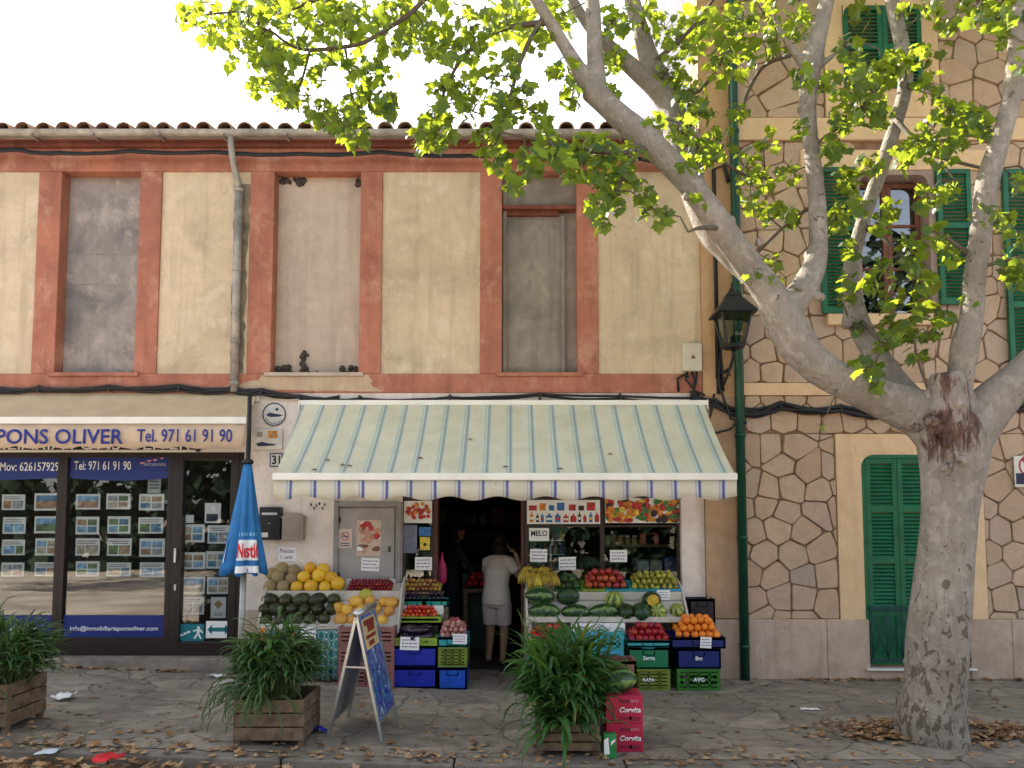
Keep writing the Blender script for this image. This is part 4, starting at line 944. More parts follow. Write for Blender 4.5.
# tall balcony door with closed louvres
third = (dx1-dx0-.08)/3
db = MB(); db.box(dx0, dx0+.038, -.043, -.006, dz0, dz1); db.box(dx1-.038, dx1, -.043, -.006, dz0, dz1); db.box(dx0+.038, dx1-.038, -.043, -.006, dz1-.04, dz1); dbo = obj('door_frame', db, m_green, SH)
for k in range(3):
    shutter(dx0+.04+third*k+.002, dx0+.04+third*(k+1)-.002, dz0+.03, dz1-.042, -.008, SH, 'door_shutter', rails=(.245,.5,.75), t=.03, low=1, mt=m_green)
rl = MB(); z1_ = dz0+.62; rl.box(dx0+.03, dx1-.03, -.085, -.065, z1_, z1_+.03); rl.box(dx0+.03, dx1-.03, -.085, -.065, dz0+.08, dz0+.10)
xx = dx0+.05
while xx < dx1-.05:
    rl.tube([(xx,-.075,dz0+.1),(xx,-.075,z1_)], .007, 6)
    if xx+.17 < dx1: 
        rl.tube([(xx,-.075,dz0+.12),(xx+.16,-.075,dz0+.56)], .006, 5); rl.tube([(xx+.16,-.075,dz0+.12),(xx,-.075,dz0+.56)], .006, 5)
    xx += .16
obj('balcony_railing', rl, mat('dark_teal_paint', (.008,.045,.05), .45, .2, 8, .1), SH)
th = MB(); th.box(dx0-.02, dx1+.02, -.1, -.002, dz0-.019, dz0-.001); obj('threshold', th, m_wpaint, SH)
# green drainpipe, its own thing
GP = thing('green_drainpipe', 'green vertical drainpipe at the left corner of the stone house', 'pipe', (XX(746,670,-.1), -.1, 0))
m = MB(); xgp = XX(742,520,-.11); m.tube([(xgp,-.11,.0),(xgp,-.11,HZ)], .05, 14); obj('pipe', m, m_dgreen, GP)
for zz in (.35,1.5,2.6,3.6,4.7,6.0,7.2):
    m = MB(); m.tube([(xgp,-.11,zz-.02),(xgp,-.11,zz+.02)], .058, 14); m.box(xgp-.012,xgp+.012,-.11,-.03,zz-.012,zz+.012); obj('pipe_clip', m, m_dgreen, GP)
m = MB(); m.tube([(XX(716,300,-.06),-.07,ZZ(380)),(XX(715,250,-.06),-.07,ZZ(172)),(XX(724,172,-.06),-.07,ZZ(168)),(xgp-.06,-.07,ZZ(185))], .022, 8); m.tube([(XX(716,300,-.06)+.06,-.06,ZZ(392)),(XX(719,300,-.06),-.06,ZZ(345))], .016, 8)
single('black_conduit', m, m_black, 'thin black conduit rising beside the street lantern', 'pipe')
# parking sign at the photo edge
def d_park(m, x0, x1, z0, z1, y):
    cx, cz = (x0+x1)/2, z0+(z1-z0)*.68; r = (x1-x0)*.36; d_ring(m, cx, cz, r, y, 1); d_ring(m, cx, cz, r*.93, y, 1)
    m.quad((cx-r*.7,y,cz+r*.5),(cx-r*.5,y,cz+r*.7),(cx+r*.7,y,cz-r*.5),(cx+r*.5,y,cz-r*.7),1); m.quad((x0+.012,y,z0+.03),(x1-.012,y,z0+.03),(x1-.012,y,z0+.15),(x0+.012,y,z0+.15),2)
plate('no_entry_sign', 1014, 1044, 456, 487, -.06, [m_plq, m_red_, m_ink], 'white sign with red ring and black panel on the stone wall right of the tree', 'sign', d_park, .01)
# ================================================================== lantern
LN = thing('wall_lantern', 'black iron street lantern on a bracket at the corner of the two buildings', 'lamp', (XX(718,370,-.05), -.05, ZZ(370)))
lc = P(733, 330, -.5); lx, ly = lc.x, -.5
zb, zt2, zr = ZZ(346,-.5), ZZ(315,-.5), ZZ(288,-.5)
m = MB()
wt, wbm = .15, .09
for sx_, sy_ in ((-1,-1),(1,-1),(1,1),(-1,1)): m.beam((lx+sx_*wbm,ly+sy_*wbm,zb),(lx+sx_*wt,ly+sy_*wt,zt2), .018, .018)
for a, b_ in (((-1,-1),(1,-1)),((1,-1),(1,1)),((1,1),(-1,1)),((-1,1),(-1,-1))):
    m.beam((lx+a[0]*wbm,ly+a[1]*wbm,zb),(lx+b_[0]*wbm,ly+b_[1]*wbm,zb),.02,.02); m.beam((lx+a[0]*wt,ly+a[1]*wt,zt2),(lx+b_[0]*wt,ly+b_[1]*wt,zt2),.02,.02)
m.lathe([(.10,zb-.03),(.12,zb-.01),(.10,zb),(.03,zb+.01),(.025,zb+.1),(.0,zb+.11)], (lx,ly,0), 12); m.tube([(lx,ly,zb-.03),(lx,ly,zb-.12)], .02, 8); obj('cage', m, m_iron, LN)
m = MB(); rr = MB()
def sq(w, z): return [Vector((lx+s*w, ly+t_*w, z)) for s, t_ in ((-1,-1),(1,-1),(1,1),(-1,1))]
m.loft([sq(.205,zt2-.005), sq(.2,zt2+.015), sq(.12,zt2+.12), sq(.07,zt2+.19), sq(.075,zt2+.2), sq(.05,zt2+.24)]); 
for f_ in range(len(m.smooth)): m.smooth[f_] = False
m.lathe([(.03,zt2+.24),(.035,zt2+.27),(.012,zt2+.3),(.015,zt2+.33),(.0,zt2+.36)], (lx,ly,0), 8); obj('roof', m, m_iron, LN)
m = MB()
g4 = [sq(wbm-.005,zb+.01), sq(wt-.01,zt2-.01)]
m.add(g4[0]+g4[1], [(0,1,5,4),(1,2,6,5),(2,3,7,6),(3,0,4,7)]); obj('pane', m, glass('lantern_glass', (.75,.85,.85), .03), LN)
m = MB(); wxp = XX(719,370,-.05); zmid = ZZ(372)
m.box(wxp-.03, wxp+.03, -.06, -.043, ZZ(395), ZZ(350)); m.tube([(wxp,-.06,zmid-.05),(wxp+.05,-.3,zmid-.02),(lx,ly,zb-.11)], .018, 8); m.tube([(wxp,-.06,ZZ(392)),(wxp+.02,-.2,ZZ(385)),(wxp+.05,-.34,zmid+.0)], .014, 8)
m.tube([(wxp+.03+.05*math.cos(a*.7)*(1-a/14), -.2, zmid-.08+.05*math.sin(a*.7)*(1-a/14)) for a in range(12)], .009, 6)
m.tube([(wxp,-.06,ZZ(352)),(wxp,-.3,ZZ(352)),(lx-.1,ly,zt2)], .012, 6); obj('bracket', m, m_iron, LN)

# ================================================================== cables
def cable(pts, r, sag=.03, seed=0, name='cable'):
    q = random.Random(seed); out = []
    for (a, b_) in zip(pts, pts[1:]):
        a, b_ = Vector(a), Vector(b_)
        for k in range(8):
            t = k/8; p = a.lerp(b_, t); p.z -= sag*math.sin(math.pi*t)*q.uniform(.8,1.2); out.append(p)
    out.append(Vector(pts[-1])); return out
q = random.Random(31)
def bundle(ctrl, n, r, label, name='cable_bundle', spread=.03, loose=.03):
    m = MB()
    for k in range(n):
        pts = [Vector((x, -.065-.02*(k % 2), z+q.uniform(-spread,spread))) for x, z in ctrl]
        m.tube(cable(pts, r, loose*q.uniform(.2,1.3), k), r*q.uniform(.7,1.2), 6)
    for x, z in ctrl[1:-1]: m.box(x-.012, x+.012, -.1, -.001, z-.035, z+.035)
    return single(name, m, m_black, label, 'cables')
cp = lambda lst: [(XX(a,b_,-.06), ZZ(b_,-.06)) for a, b_ in lst]
bundle(cp([(-120,388),(-20,388),(40,389),(110,388),(180,388),(232,389),(262,392),(300,398),(340,399)]), 5, .016, 'black cable bundle sagging along the wall above the beige awning')
bundle(cp([(300,398),(360,399),(450,398),(540,396),(620,397),(700,400)]), 3, .014, 'black cables running just above the striped awning', loose=.02, spread=.02)
bundle(cp([(690,396),(715,402),(745,411),(780,406),(840,409),(900,411),(1000,404),(1100,402)]), 6, .018, 'thick black cable bundle across the stone house below the string course', spread=.055, loose=.05)
m = MB()
for k in range(3): m.tube(cable([(XX(a,b_,-.13),-.13-.012*k,ZZ(b_+k*1.3,-.13)) for a, b_ in ((-120,149),(20,149),(60,152),(130,150),(215,151),(300,153),(380,151),(470,155),(560,152),(640,158),(700,165))], .02, .02, k), .014, 6)
single('cable_bundle', m, m_black, 'dark cables strung under the eave of the low building', 'cables')
m = MB(); m.tube(cable([(XX(712,280,-.08),-.08,ZZ(395)),(XX(706,340,-.1),-.1,ZZ(425)),(XX(722,400,-.1),-.09,ZZ(432)),(XX(742,415,-.1),-.14,ZZ(415))], .012, .05, 3), .012, 6); m.tube([(XX(722,400,-.08),-.08,ZZ(340)),(XX(719,400,-.1),-.09,ZZ(385)),(XX(730,400,-.1),-.12,ZZ(420)),(XX(745,415,-.1),-.16,ZZ(425))], .014, 6)
single('loose_cable', m, m_black, 'loose cable loops hanging below the street lantern', 'cables')
# ================================================================== crates
def crate_mb(w, d, h, style='solid', slots=3):
    m = MB(); t = .014; x0, x1, y0, y1 = -w/2, w/2, -d/2, d/2
    m.box(x0+t, x1-t, y0+t, y1-t, .006, .018)
    def wall(ax, c, a, b_):   # a wall along x (ax=0) or y (ax=1)
        def bx(u0, u1, z0, z1, tt=t):
            s = 1 if c > 0 else -1; lo_, hi_ = (c-tt, c) if s > 0 else (c, c+tt)
            if ax == 0: m.box(u0, u1, lo_, hi_, z0, z1)
            else: m.box(lo_, hi_, u0, u1, z0, z1)
        if style == 'solid':
            bx(a, b_, .0, h, t*.78)
            bx(a-.0, b_, h-.028, h-.001, t*1.25 if False else t)
            bx(a, a+.018, .002, h-.03); bx(b_-.018, b_, .002, h-.03); bx(a+.001, b_-.001, .001, .016)
            u = (a+b_)/2; bx(u-.06, u-.05, h-.075, h-.03); bx(u+.05, u+.06, h-.075, h-.03); bx(u-.06, u+.06, h-.082, h-.074)
        else:
            n = slots; e = .022
            bx(a, a+.03, 0, h); bx(b_-.03, b_, 0, h); bx(a+.03, b_-.03, h-.03, h); bx(a+.03, b_-.03, 0, .03)
            for k in range(1, n):
                z = h*k/n; bx(a+.03, b_-.03, z-.011, z+.011, t*.8)
            for k in range(1, 4):
                u = a+(b_-a)*k/4; bx(u-.009, u+.009, .03, h-.03, t*.7)
    wall(0, y0, x0, x1); wall(0, y1, x0, x1)
    wall(1, x0, y0+t+.001, y1-t-.001); wall(1, x1, y0+t+.001, y1-t-.001)
    for sx_ in (-1,1):
        for sy_ in (-1,1): m.box(sx_*(w/2)-.02*(sx_>0), sx_*(w/2)+.02*(sx_<0), sy_*(d/2)-.02*(sy_>0), sy_*(d/2)+.02*(sy_<0), -.0, h+.004) if False else None
    return m
pl_ = lambda n, c, r=.4: mat(n, c, r, .22, 7, .08)
m_cblue = pl_('blue_plastic', (.008,.02,.30)); m_cbright = pl_('bright_blue_plastic', (.006,.07,.42)); m_lime = pl_('lime_plastic', (.20,.30,.035)); m_olive = pl_('olive_plastic', (.14,.19,.03))
m_cgreen = pl_('green_plastic', (.006,.14,.06)); m_cteal = pl_('teal_plastic', (.03,.30,.33)); m_sky = pl_('sky_blue_plastic', (.05,.32,.52)); m_cdblue = pl_('dark_blue_plastic', (.006,.015,.12)); m_leafg = pl_('leaf_green_plastic', (.03,.13,.02)); m_mauve_p = pl_('mauve_plastic', (.24,.10,.085)); m_blackp = pl_('black_plastic', (.014,.014,.02)); m_turq = pl_('turquoise_plastic', (.02,.26,.20))
def crate(px0, px1, Yf, d, z0, h, style, m_, label, slots=3, name='crate', grp='plastic crates at the greengrocer', logo=None):
    a, b_ = P(px0, 660, Yf).x, P(px1, 660, Yf).x
    o = single(name, crate_mb(b_-a, d, h, style, slots), m_, label, 'crate', grp)
    o.location = ((a+b_)/2, Yf+d/2, z0)
    if logo:
        WM[o.name] = Matrix(); w = b_-a
        text_obj(logo, -w*.14, w*.14, h*.4, h*.6, -d/2-.002, m_whitev, o, bold=.03, keep=True)
    return z0+h+.002
# ================================================================== produce
def veg(name, col, col2, sc, shape, rough=.35, var=.35, stem=None, rv=.2, stripes=0, spec=.4):
    m, t, b = nt(name+'_skin'); co = nd(t, 'ShaderNodeTexCoord').outputs['Object']
    f = ramp(t, noise_n(t, sc, 5, .6, co=co), .35, .68)
    c = mixc(t, f, col, col2)
    if stripes:
        sx_ = nd(t, 'ShaderNodeSeparateXYZ'); t.links.new(co, sx_.inputs[0]); at = nd(t, 'ShaderNodeMath', operation='ARCTAN2'); t.links.new(sx_.outputs[1], at.inputs[0]); t.links.new(sx_.outputs[2], at.inputs[1])
        nn = nd(t, 'ShaderNodeMath', operation='MULTIPLY_ADD'); nn.inputs[1].default_value = 9.0; t.links.new(noise_n(t, 16, 6, .7, co=co), nn.inputs[0])
        ml = nd(t, 'ShaderNodeMath', operation='MULTIPLY'); ml.inputs[1].default_value = stripes; t.links.new(at.outputs[0], ml.inputs[0]); t.links.new(ml.outputs[0], nn.inputs[2])
        sn = nd(t, 'ShaderNodeMath', operation='SINE'); t.links.new(nn.outputs[0], sn.inputs[0]); c = mixc(t, ramp(t, sn.outputs[0], .1, .7), col, col2)
    oi = nd(t, 'ShaderNodeObjectInfo'); hs = nd(t, 'ShaderNodeHueSaturation')
    mr = nd(t, 'ShaderNodeMapRange'); mr.inputs[3].default_value = 1-rv; mr.inputs[4].default_value = 1+rv; t.links.new(oi.outputs['Random'], mr.inputs[0]); t.links.new(mr.outputs[0], hs.inputs['Value'])
    mr = nd(t, 'ShaderNodeMapRange'); mr.inputs[3].default_value = .5-rv*.09; mr.inputs[4].default_value = .5+rv*.09; t.links.new(oi.outputs['Random'], mr.inputs[0]); t.links.new(mr.outputs[0], hs.inputs['Hue'])
    t.links.new(c, hs.inputs['Color']); t.links.new(hs.outputs[0], b.inputs['Base Color']); b.inputs['Roughness'].default_value = rough; b.inputs['Specular IOR Level'].default_value = spec
    bump(t, b, noise_n(t, sc*5, 4, co=co), .12, .004)
    mb = MB()
    if shape[0] == 'ball':
        _, rx, ry, rz, wob = shape; mb.ball((0,0,0), rx, ry, rz, 14, 10, wob=wob)
        for i, v in enumerate(mb.v):   # dimple at the stem
            q_ = math.hypot(v[0]/rx, v[1]/ry)
            if v[2] > 0 and q_ < .45: mb.v[i] = (v[0], v[1], v[2]-rz*.22*(1-q_/.45))
    elif shape[0] == 'oval': _, rx, ry, rz, wob = shape; mb.ball((0,0,0), rx, ry, rz, 16, 12, wob=wob)
    elif shape[0] == 'pear':
        r = shape[1]; mb.lathe([(0,-r),(r*.6,-r*.85),(r,-r*.2),(r*.95,r*.25),(r*.6,r*.9),(r*.35,r*1.35),(0,r*1.5)], (0,0,0), 12)
    mats = [m]
    if stem: 
        z = shape[3]*.85 if shape[0] != 'pear' else shape[1]*1.45
        if stem == 'stalk': mb.tube([(0,0,z-.006),(.002,0,z+.012),(.006,0,z+.018)], .0028, 5, 1); mats.append(mat('fruit_stalk', (.10,.07,.03), .8, .2, 9, 0))
        if stem == 'calyx':
            for k in range(5):
                a = k*1.257; mb.add([(0,0,z+.004),(.008*math.cos(a-.5),.008*math.sin(a-.5),z+.003),(.02*math.cos(a),.02*math.sin(a),z+.006),(.008*math.cos(a+.5),.008*math.sin(a+.5),z+.003)], [(0,1,2,3)], 1)
            mats.append(mat('calyx_green', (.05,.13,.03), .6, .2, 9, 0))
    return mb.mesh(name, mats)
qf = random.Random(77)
def put(name, me, loc, rot, label, cat, grp):
    o = bpy.data.objects.new(name, me); COL.objects.link(o); o.location = loc; o.rotation_euler = rot; k_ = qf.uniform(.9,1.1); o.scale = (k_*qf.uniform(.96,1.04), k_, k_*qf.uniform(.96,1.04)); tag(o, label, cat, grp); return o
def pile(name, me, O, U, V, r, layers, label, cat, grp, jit=.22, hz=.8, taper=1, lean=.6, rz=None):
    O, U, V = Vector(O), Vector(U), Vector(V); n = U.cross(V).normalized(); rz = rz or r
    if n.z < 0: n = -n
    nu, nv = max(1, int(U.length/(2*r))), max(1, int(V.length/(2*r))); u, v = U.normalized(), V.normalized()
    ou, ov = (U.length-2*r*nu)/2, (V.length-2*r*nv)/2
    for l in range(layers):
        for i in range(nu-l*taper):
            for j in range(nv-l):
                p = O+u*(ou+r*(1+2*i+l*taper)+qf.uniform(-jit,jit)*r)+v*(ov+r*(1+2*j+l)+qf.uniform(-jit,jit)*r)+n*(rz+l*2*rz*hz+qf.uniform(0,jit)*rz)
                put(name, me, p, (qf.gauss(0,lean), qf.gauss(0,lean), qf.uniform(0,6.28)), label, cat, grp)
def XP(px, py, Y): return P(px, py, Y)
me_apple = veg('apple', (.27,.008,.012), (.42,.06,.03), 14, ('ball',.036,.036,.033,.05), .25, stem='stalk', rv=.25)
me_pear = veg('pear', (.42,.34,.04), (.22,.25,.03), 16, ('pear',.026), .4, stem='stalk', rv=.22)
me_orange = veg('orange', (.78,.24,.015), (.74,.17,.01), 10, ('ball',.038,.038,.036,.03), .4, rv=.12)
me_tom = veg('tomato', (.42,.015,.01), (.50,.06,.02), 12, ('ball',.042,.042,.036,.06), .2, stem='calyx', rv=.2)
me_ctom = veg('small_tomato', (.50,.025,.012), (.56,.07,.02), 12, ('ball',.024,.024,.022,.05), .2, rv=.2)
me_nect = veg('nectarine', (.26,.006,.018), (.36,.015,.025), 12, ('ball',.034,.034,.033,.05), .3, rv=.2)
me_cherry = veg('cherry', (.17,.003,.012), (.26,.006,.02), 12, ('ball',.017,.017,.016,.05), .2, stem='stalk', rv=.3)
me_onion = veg('pink_garlic', (.50,.27,.22), (.30,.07,.07), 22, ('ball',.028,.026,.025,.12), .55, stem='stalk', rv=.2)
me_ronion = veg('red_onion', (.22,.02,.05), (.32,.06,.09), 18, ('ball',.03,.03,.027,.08), .35, stem='stalk', rv=.2)
me_medlar = veg('medlar', (.42,.22,.05), (.18,.08,.025), 40, ('ball',.024,.022,.021,.1), .55, rv=.35)
me_plum = veg('dark_plum', (.018,.012,.03), (.04,.02,.05), 18, ('ball',.025,.022,.022,.06), .35, rv=.3)
me_auber = veg('aubergine', (.010,.005,.014), (.02,.008,.025), 10, ('oval',.09,.034,.034,.08), .18, rv=.2, spec=.6)
me_galia = veg('galia_melon', (.34,.24,.12), (.25,.19,.09), 45, ('oval',.066,.066,.07,.04), .65, rv=.14)
me_ymel = veg('yellow_melon', (.72,.44,.03), (.70,.36,.02), 8, ('oval',.073,.068,.068,.06), .35, rv=.12)
me_dmel = veg('dark_melon', (.012,.017,.007), (.06,.055,.016), 22, ('oval',.10,.07,.07,.05), .4, rv=.35)
me_quince = veg('small_yellow_melon', (.68,.38,.06), (.60,.28,.04), 10, ('oval',.072,.062,.062,.14), .45, rv=.16)
me_wmel = veg('watermelon', (.012,.045,.014), (.14,.22,.06), 9, ('oval',.165,.10,.098,.04), .3, rv=.15, stripes=6)
me_wmeld = veg('dark_watermelon', (.010,.03,.012), (.03,.065,.022), 22, ('oval',.14,.096,.096,.04), .3, rv=.3, stripes=6)
me_wmelr = veg('pale_round_melon', (.32,.34,.07), (.05,.10,.025), 9, ('oval',.088,.088,.082,.05), .4, rv=.2, stripes=7)
# ------------------------------------------------ display stands
def stand(px0, px1, Yf, Ym, Yb, pyf, pym, pyu, pyb, label, legs, lipf=.03):
    """two tier sloping display: lower tier Yf..Ym, upper tier Ym..Yb"""
    x0, x1 = P(px0,pyf,Yf).x, P(px1,pyf,Yf).x
    zf, zm, zu, zb = P(512,pyf,Yf).z, P(512,pym,Ym).z, P(512,pyu,Ym).z, P(512,pyb,Yb).z
    t = thing('display_stand', label, 'display stand', ((x0+x1)/2, (Yf+Yb)/2, gz(x0)))
    m = MB()
    def slab(ya, za_, yb_, zb_, th): 
        m.add([(x0+.02,ya,za_-th),(x1-.02,ya,za_-th),(x1-.02,yb_,zb_-th),(x0+.02,yb_,zb_-th),(x0+.02,ya,za_),(x1-.02,ya,za_),(x1-.02,yb_,zb_),(x0+.02,yb_,zb_)], [(0,3,2,1),(4,5,6,7),(0,1,5,4),(1,2,6,5),(2,3,7,6),(3,0,4,7)])
    slab(Yf+.022, zf, Ym-.002, zm, .015); slab(Ym+.002, zu, Yb, zb, .015)
    obj('shelf', m, mat('worn_cream_paint', (.50,.455,.39), .6, .25, 5, .1), t)
    m = MB(); m.box(x0+.021, x1-.021, Yf, Yf+.02, zf-.025, zf+lipf); obj('front_board', m, mat('worn_cream_paint', (.50,.455,.39), .6, .25, 5, .1), t, bevel=.004)
    m = MB(); m.box(x0+.021, x1-.021, Ym-.02, Ym, zm+.002, zu+.035); obj('step_board', m, mat('worn_cream_paint', (.50,.455,.39), .6, .25, 5, .1), t, bevel=.004)
    for xs2 in (x0, x1-.02):
        m = MB(); pr = [(Yf,zf-.06),(Yb,zb-.14),(Yb,zb+.07),(Ym,zu+.07),(Yf,zf+.045)]; N = 5
        m.add([(xs2,y,z) for y,z in pr]+[(xs2+.02,y,z) for y,z in pr], [tuple(range(N-1,-1,-1)), tuple(range(N,2*N))]+[(k,(k+1)%N,N+(k+1)%N,N+k) for k in range(N)])
        obj('side_board', m, mat('worn_cream_paint', (.50,.455,.39), .6, .25, 5, .1), t, bevel=.003)
    for lx_ in (x0+.03, x1-.06):
        for ly_, lz in ((Yf+.03, zf-.03), (Yb-.06, zb-.1)):
            m = MB(); m.box(lx_, lx_+.03, ly_, ly_+.03, gz(lx_), lz); obj('leg', m, mat('worn_cream_paint', (.50,.455,.39), .6, .25, 5, .1), t)
    return t, x0, x1, zf, zm, zu, zb
YF, YM, YBK = -.5, -.26, -.03
LS = stand(257, 399, YF, YM, YBK, 627, 600, 594, 583, 'left white display stand heaped with dark and yellow melons', None)
RS = stand(526, 689, YF, YM, .03, 620, 600, 595, 584, 'right white display stand carrying watermelons, apples and pears', None)
# melons on the left stand
G1 = 'melons on the left stand'
def place_row(me, name, pts, label, cat, grp, rot=None):
    for px, py, Y in pts:
        p = P(px, py, Y); r = rot(px) if rot else (qf.uniform(-.4,.4), qf.uniform(-.3,.3), qf.uniform(0,6.28)); put(name, me, p, r, label, cat, grp)
place_row(me_galia, 'galia_melon', [(270,587,-.2),(283,587,-.2),(278,577,-.14),(292,579,-.14),(272,574,-.1),(282,569,-.08),(294,571,-.08)], 'tan netted melon on the upper left of the left stand', 'melon', 'netted melons')
place_row(me_ymel, 'yellow_melon', [(297,587,-.2),(311,586.5,-.2),(325,587,-.2),(338,584,-.19),(304,577,-.14),(319,575.5,-.14),(331,578,-.13),(310,568,-.09),(323,569.5,-.09)], 'bright yellow round melon heaped on the upper tier of the left stand', 'melon', 'bright yellow melons')
pts = [(268+14.0*i+qf.uniform(-1,1), 619.5+qf.uniform(-.6,.6), -.41) for i in range(5)]+[(265+13.5*i+qf.uniform(-1,1), 609.5, -.34) for i in range(6)]+[(270+16*i, 600, -.29) for i in range(5)]
place_row(me_dmel, 'dark_melon', pts, 'dark green melon heaped on the lower tier of the left stand', 'melon', 'dark melons', lambda px: (qf.uniform(-.3,.3), qf.uniform(-.25,.25), qf.choice((1.57,1.3,1.8,.4,2.7,1.57))))
pts = [(341,620,-.42),(354,621,-.42),(368,622,-.42),(382,621,-.42),(347,610,-.36),(361,610,-.36),(376,609,-.35),(389,611,-.37),(338,608,-.33),(356,602,-.29),(370,601,-.29),(384,602,-.29),(392,603,-.31)]
place_row(me_quince, 'small_yellow_melon', pts, 'small ochre yellow melon on the lower right of the left stand', 'melon', 'ochre yellow melons')
me_gmel = veg('greenish_melon', (.26,.24,.03), (.45,.32,.05), 10, ('oval',.075,.066,.07,.05), .45)
put('greenish_melon', me_gmel, P(366,595,-.27), (0,.2,.5), 'greenish yellow melon on top of the ochre heap of the left stand', 'melon', None)
a = P(345,592,-.22); b_ = P(396,592,-.22); zz = LS[5]
pile('cherry', me_cherry, (a.x, YM+.01, zz+.004), (b_.x-a.x-.03,0,0), (0,.2,LS[6]-LS[5]-.01), .017, 3, 'dark red cherry in the heap at the upper right of the left stand', 'cherry', 'cherries on the left stand')
for i, px in enumerate((349,365,374,391)):
    price(px-3, px+4, 579, 584, -.045, '%s of four small white tags stuck above the cherries' % ('leftmost','second','third','rightmost')[i], .05)
# patterned cloth hanging from the left stand
def cloth_mat():
    m, t, b = nt('patterned_cloth'); co = nd(t, 'ShaderNodeTexCoord').outputs['Object']; s = nd(t, 'ShaderNodeSeparateXYZ'); t.links.new(co, s.inputs[0])
    def wave(o, k, ph=0):
        a = nd(t, 'ShaderNodeMath', operation='MULTIPLY_ADD'); a.inputs[1].default_value = k; a.inputs[2].default_value = ph; t.links.new(o, a.inputs[0]); c = nd(t, 'ShaderNodeMath', operation='COSINE'); t.links.new(a.outputs[0], c.inputs[0]); return c.outputs[0]
    ad = nd(t, 'ShaderNodeMath', operation='ADD'); t.links.new(wave(s.outputs[0], 62), ad.inputs[0]); t.links.new(wave(s.outputs[2], 36), ad.inputs[1])
    mr = nd(t, 'ShaderNodeMapRange'); mr.inputs[1].default_value = -2; mr.inputs[2].default_value = 2; t.links.new(ad.outputs[0], mr.inputs[0])
    r = nd(t, 'ShaderNodeValToRGB'); r.color_ramp.interpolation = 'CONSTANT'; e = r.color_ramp.elements; e[0].color = (.03,.20,.17,1); e[1].position = .3; e[1].color = (.42,.47,.42,1)
    for p, c in ((.42,(.02,.16,.15)),(.6,(.35,.45,.4)),(.68,(.03,.22,.18)),(.85,(.02,.1,.12))): x = e.new(p); x.color = c4(c)
    t.links.new(mr.outputs[0], r.inputs[0]); t.links.new(r.outputs[0], b.inputs['Base Color']); b.inputs['Roughness'].default_value = .85; return m
m = MB(); x0, x1 = P(262,650,-.52).x, P(338,650,-.52).x; zt_c = LS[3]-.03; n = 40; vs = []
for k in range(n+1):
    x = x0+(x1-x0)*k/n; w = .012*math.sin(k*.9)+.006*math.sin(k*2.3); vs += [(x,-.515+w*.3,zt_c),(x,-.52+w,(zt_c+.1)/2),(x,-.52+w*1.6,.09)]
m.add(vs, [f for k in range(n) for f in ((3*k+1,3*k+4,3*k+3,3*k),(3*k+2,3*k+5,3*k+4,3*k+1))], 0, True)
o = single('table_cloth', m, cloth_mat(), 'green and white diamond patterned cloth hanging below the left stand', 'cloth'); so = o.modifiers.new('t','SOLIDIFY'); so.thickness = .003
price(301,316,627,640,-.548,'price card pinned to the patterned cloth under the dark melons',-.02)
for px, lab in ((262,'orange tag hanging at the left end of the left stand'),(291,'orange red tag hanging beside the price card of the left stand')):
    plate('tag', px-3, px+4, 628, 641, -.545, [m_or], lab, 'tag')
# mauve crates
z = gz(-1.5)
for i, lab in enumerate(('mauve vented crate on the ground behind the folding board','mauve vented crate in the middle of its stack behind the folding board','topmost mauve vented crate under the ochre melons')):
    z = crate(338, 394, -.66, .38, z, .195, 'vent', m_mauve_p, lab, 5)
# blue stack and trays by the door
z = gz(-1.0); z = crate(392, 437, -.62, .40, z, .205, 'solid', m_cblue, 'bottom deep blue crate under the aubergine tray'); z = crate(392, 437, -.62, .40, z, .205, 'solid', m_cblue, 'upper deep blue crate under the aubergine tray')
zt_a = z; z = crate(393, 437, -.62, .26, z, .075, 'vent', m_lime, 'lime green tray of aubergines on the blue crates', 2)
a, b_ = P(395,640,-.6).x, P(435,640,-.6).x
pile('aubergine', me_auber, (a+.02,-.6,zt_a+.03), (b_-a-.04,0,0), (0,.22,.04), .036, 2, 'glossy dark aubergine in the lime tray', 'aubergine', 'aubergines', lean=.1)
price(400,419,637,650,-.636,'price card hanging on the front of the aubergine tray',.03)
z = gz(-1.0)
for i in range(2): z = crate(396, 440, -.345, .33, z, .30, 'solid', m_blackp, ('lower','upper')[i]+' black crate hidden behind the aubergine tray as support')
zt_t = z; crate(396, 441, -.345, .2, z, .06, 'vent', m_lime, 'lime green tray heaped with small red tomatoes', 2)
a, b_ = P(399,620,-.3).x, P(440,620,-.3).x
pile('small_tomato', me_ctom, (a+.012,-.325,zt_t+.03), (b_-a-.03,0,0), (0,.17,.05), .023, 3, 'small red tomato heaped in the lime tray by the door', 'tomato', 'small tomatoes by the door')
m = MB(); m.box(a-.03, b_+.02, -.14, -.13, zt_t+.002, zt_t+.15); single('white_card_back', m, m_paper, 'white card standing behind the small red tomatoes', 'card')
m = MB(); m.box(P(398,610,-.12).x, P(448,610,-.12).x, -.125, .04, gz(-1), ZZ(607,-.12)); single('tub_bench', m, m_wood, 'wooden bench holding the turquoise tubs below the narrow pane', 'bench', bevel=.004)
zt_b = ZZ(607,-.12)+.002
for i, (u, v) in enumerate(((400,423),(424,448))):
    crate(u, v, -.124, .13, zt_b, .085, 'solid', m_turq, ('left','right')[i]+' turquoise tub of dark fruit below the narrow pane', name='tub', grp='turquoise tubs')
    a, b_ = P(u,600,-.1).x, P(v,600,-.1).x
    pile('dark_plum', me_plum, (a+.015,-.11,zt_b+.055), (b_-a-.03,0,0), (0,.11,.02), .024, 2, 'dark plum in the turquoise tubs', 'plum', 'dark plums')
m = MB(); a, b_ = P(402,590,.02).x, P(444,590,.02).x; m.box(a, b_, .0, .045, zt_b+.09, zt_b+.11); 
zt_m = ZZ(592,-.05)
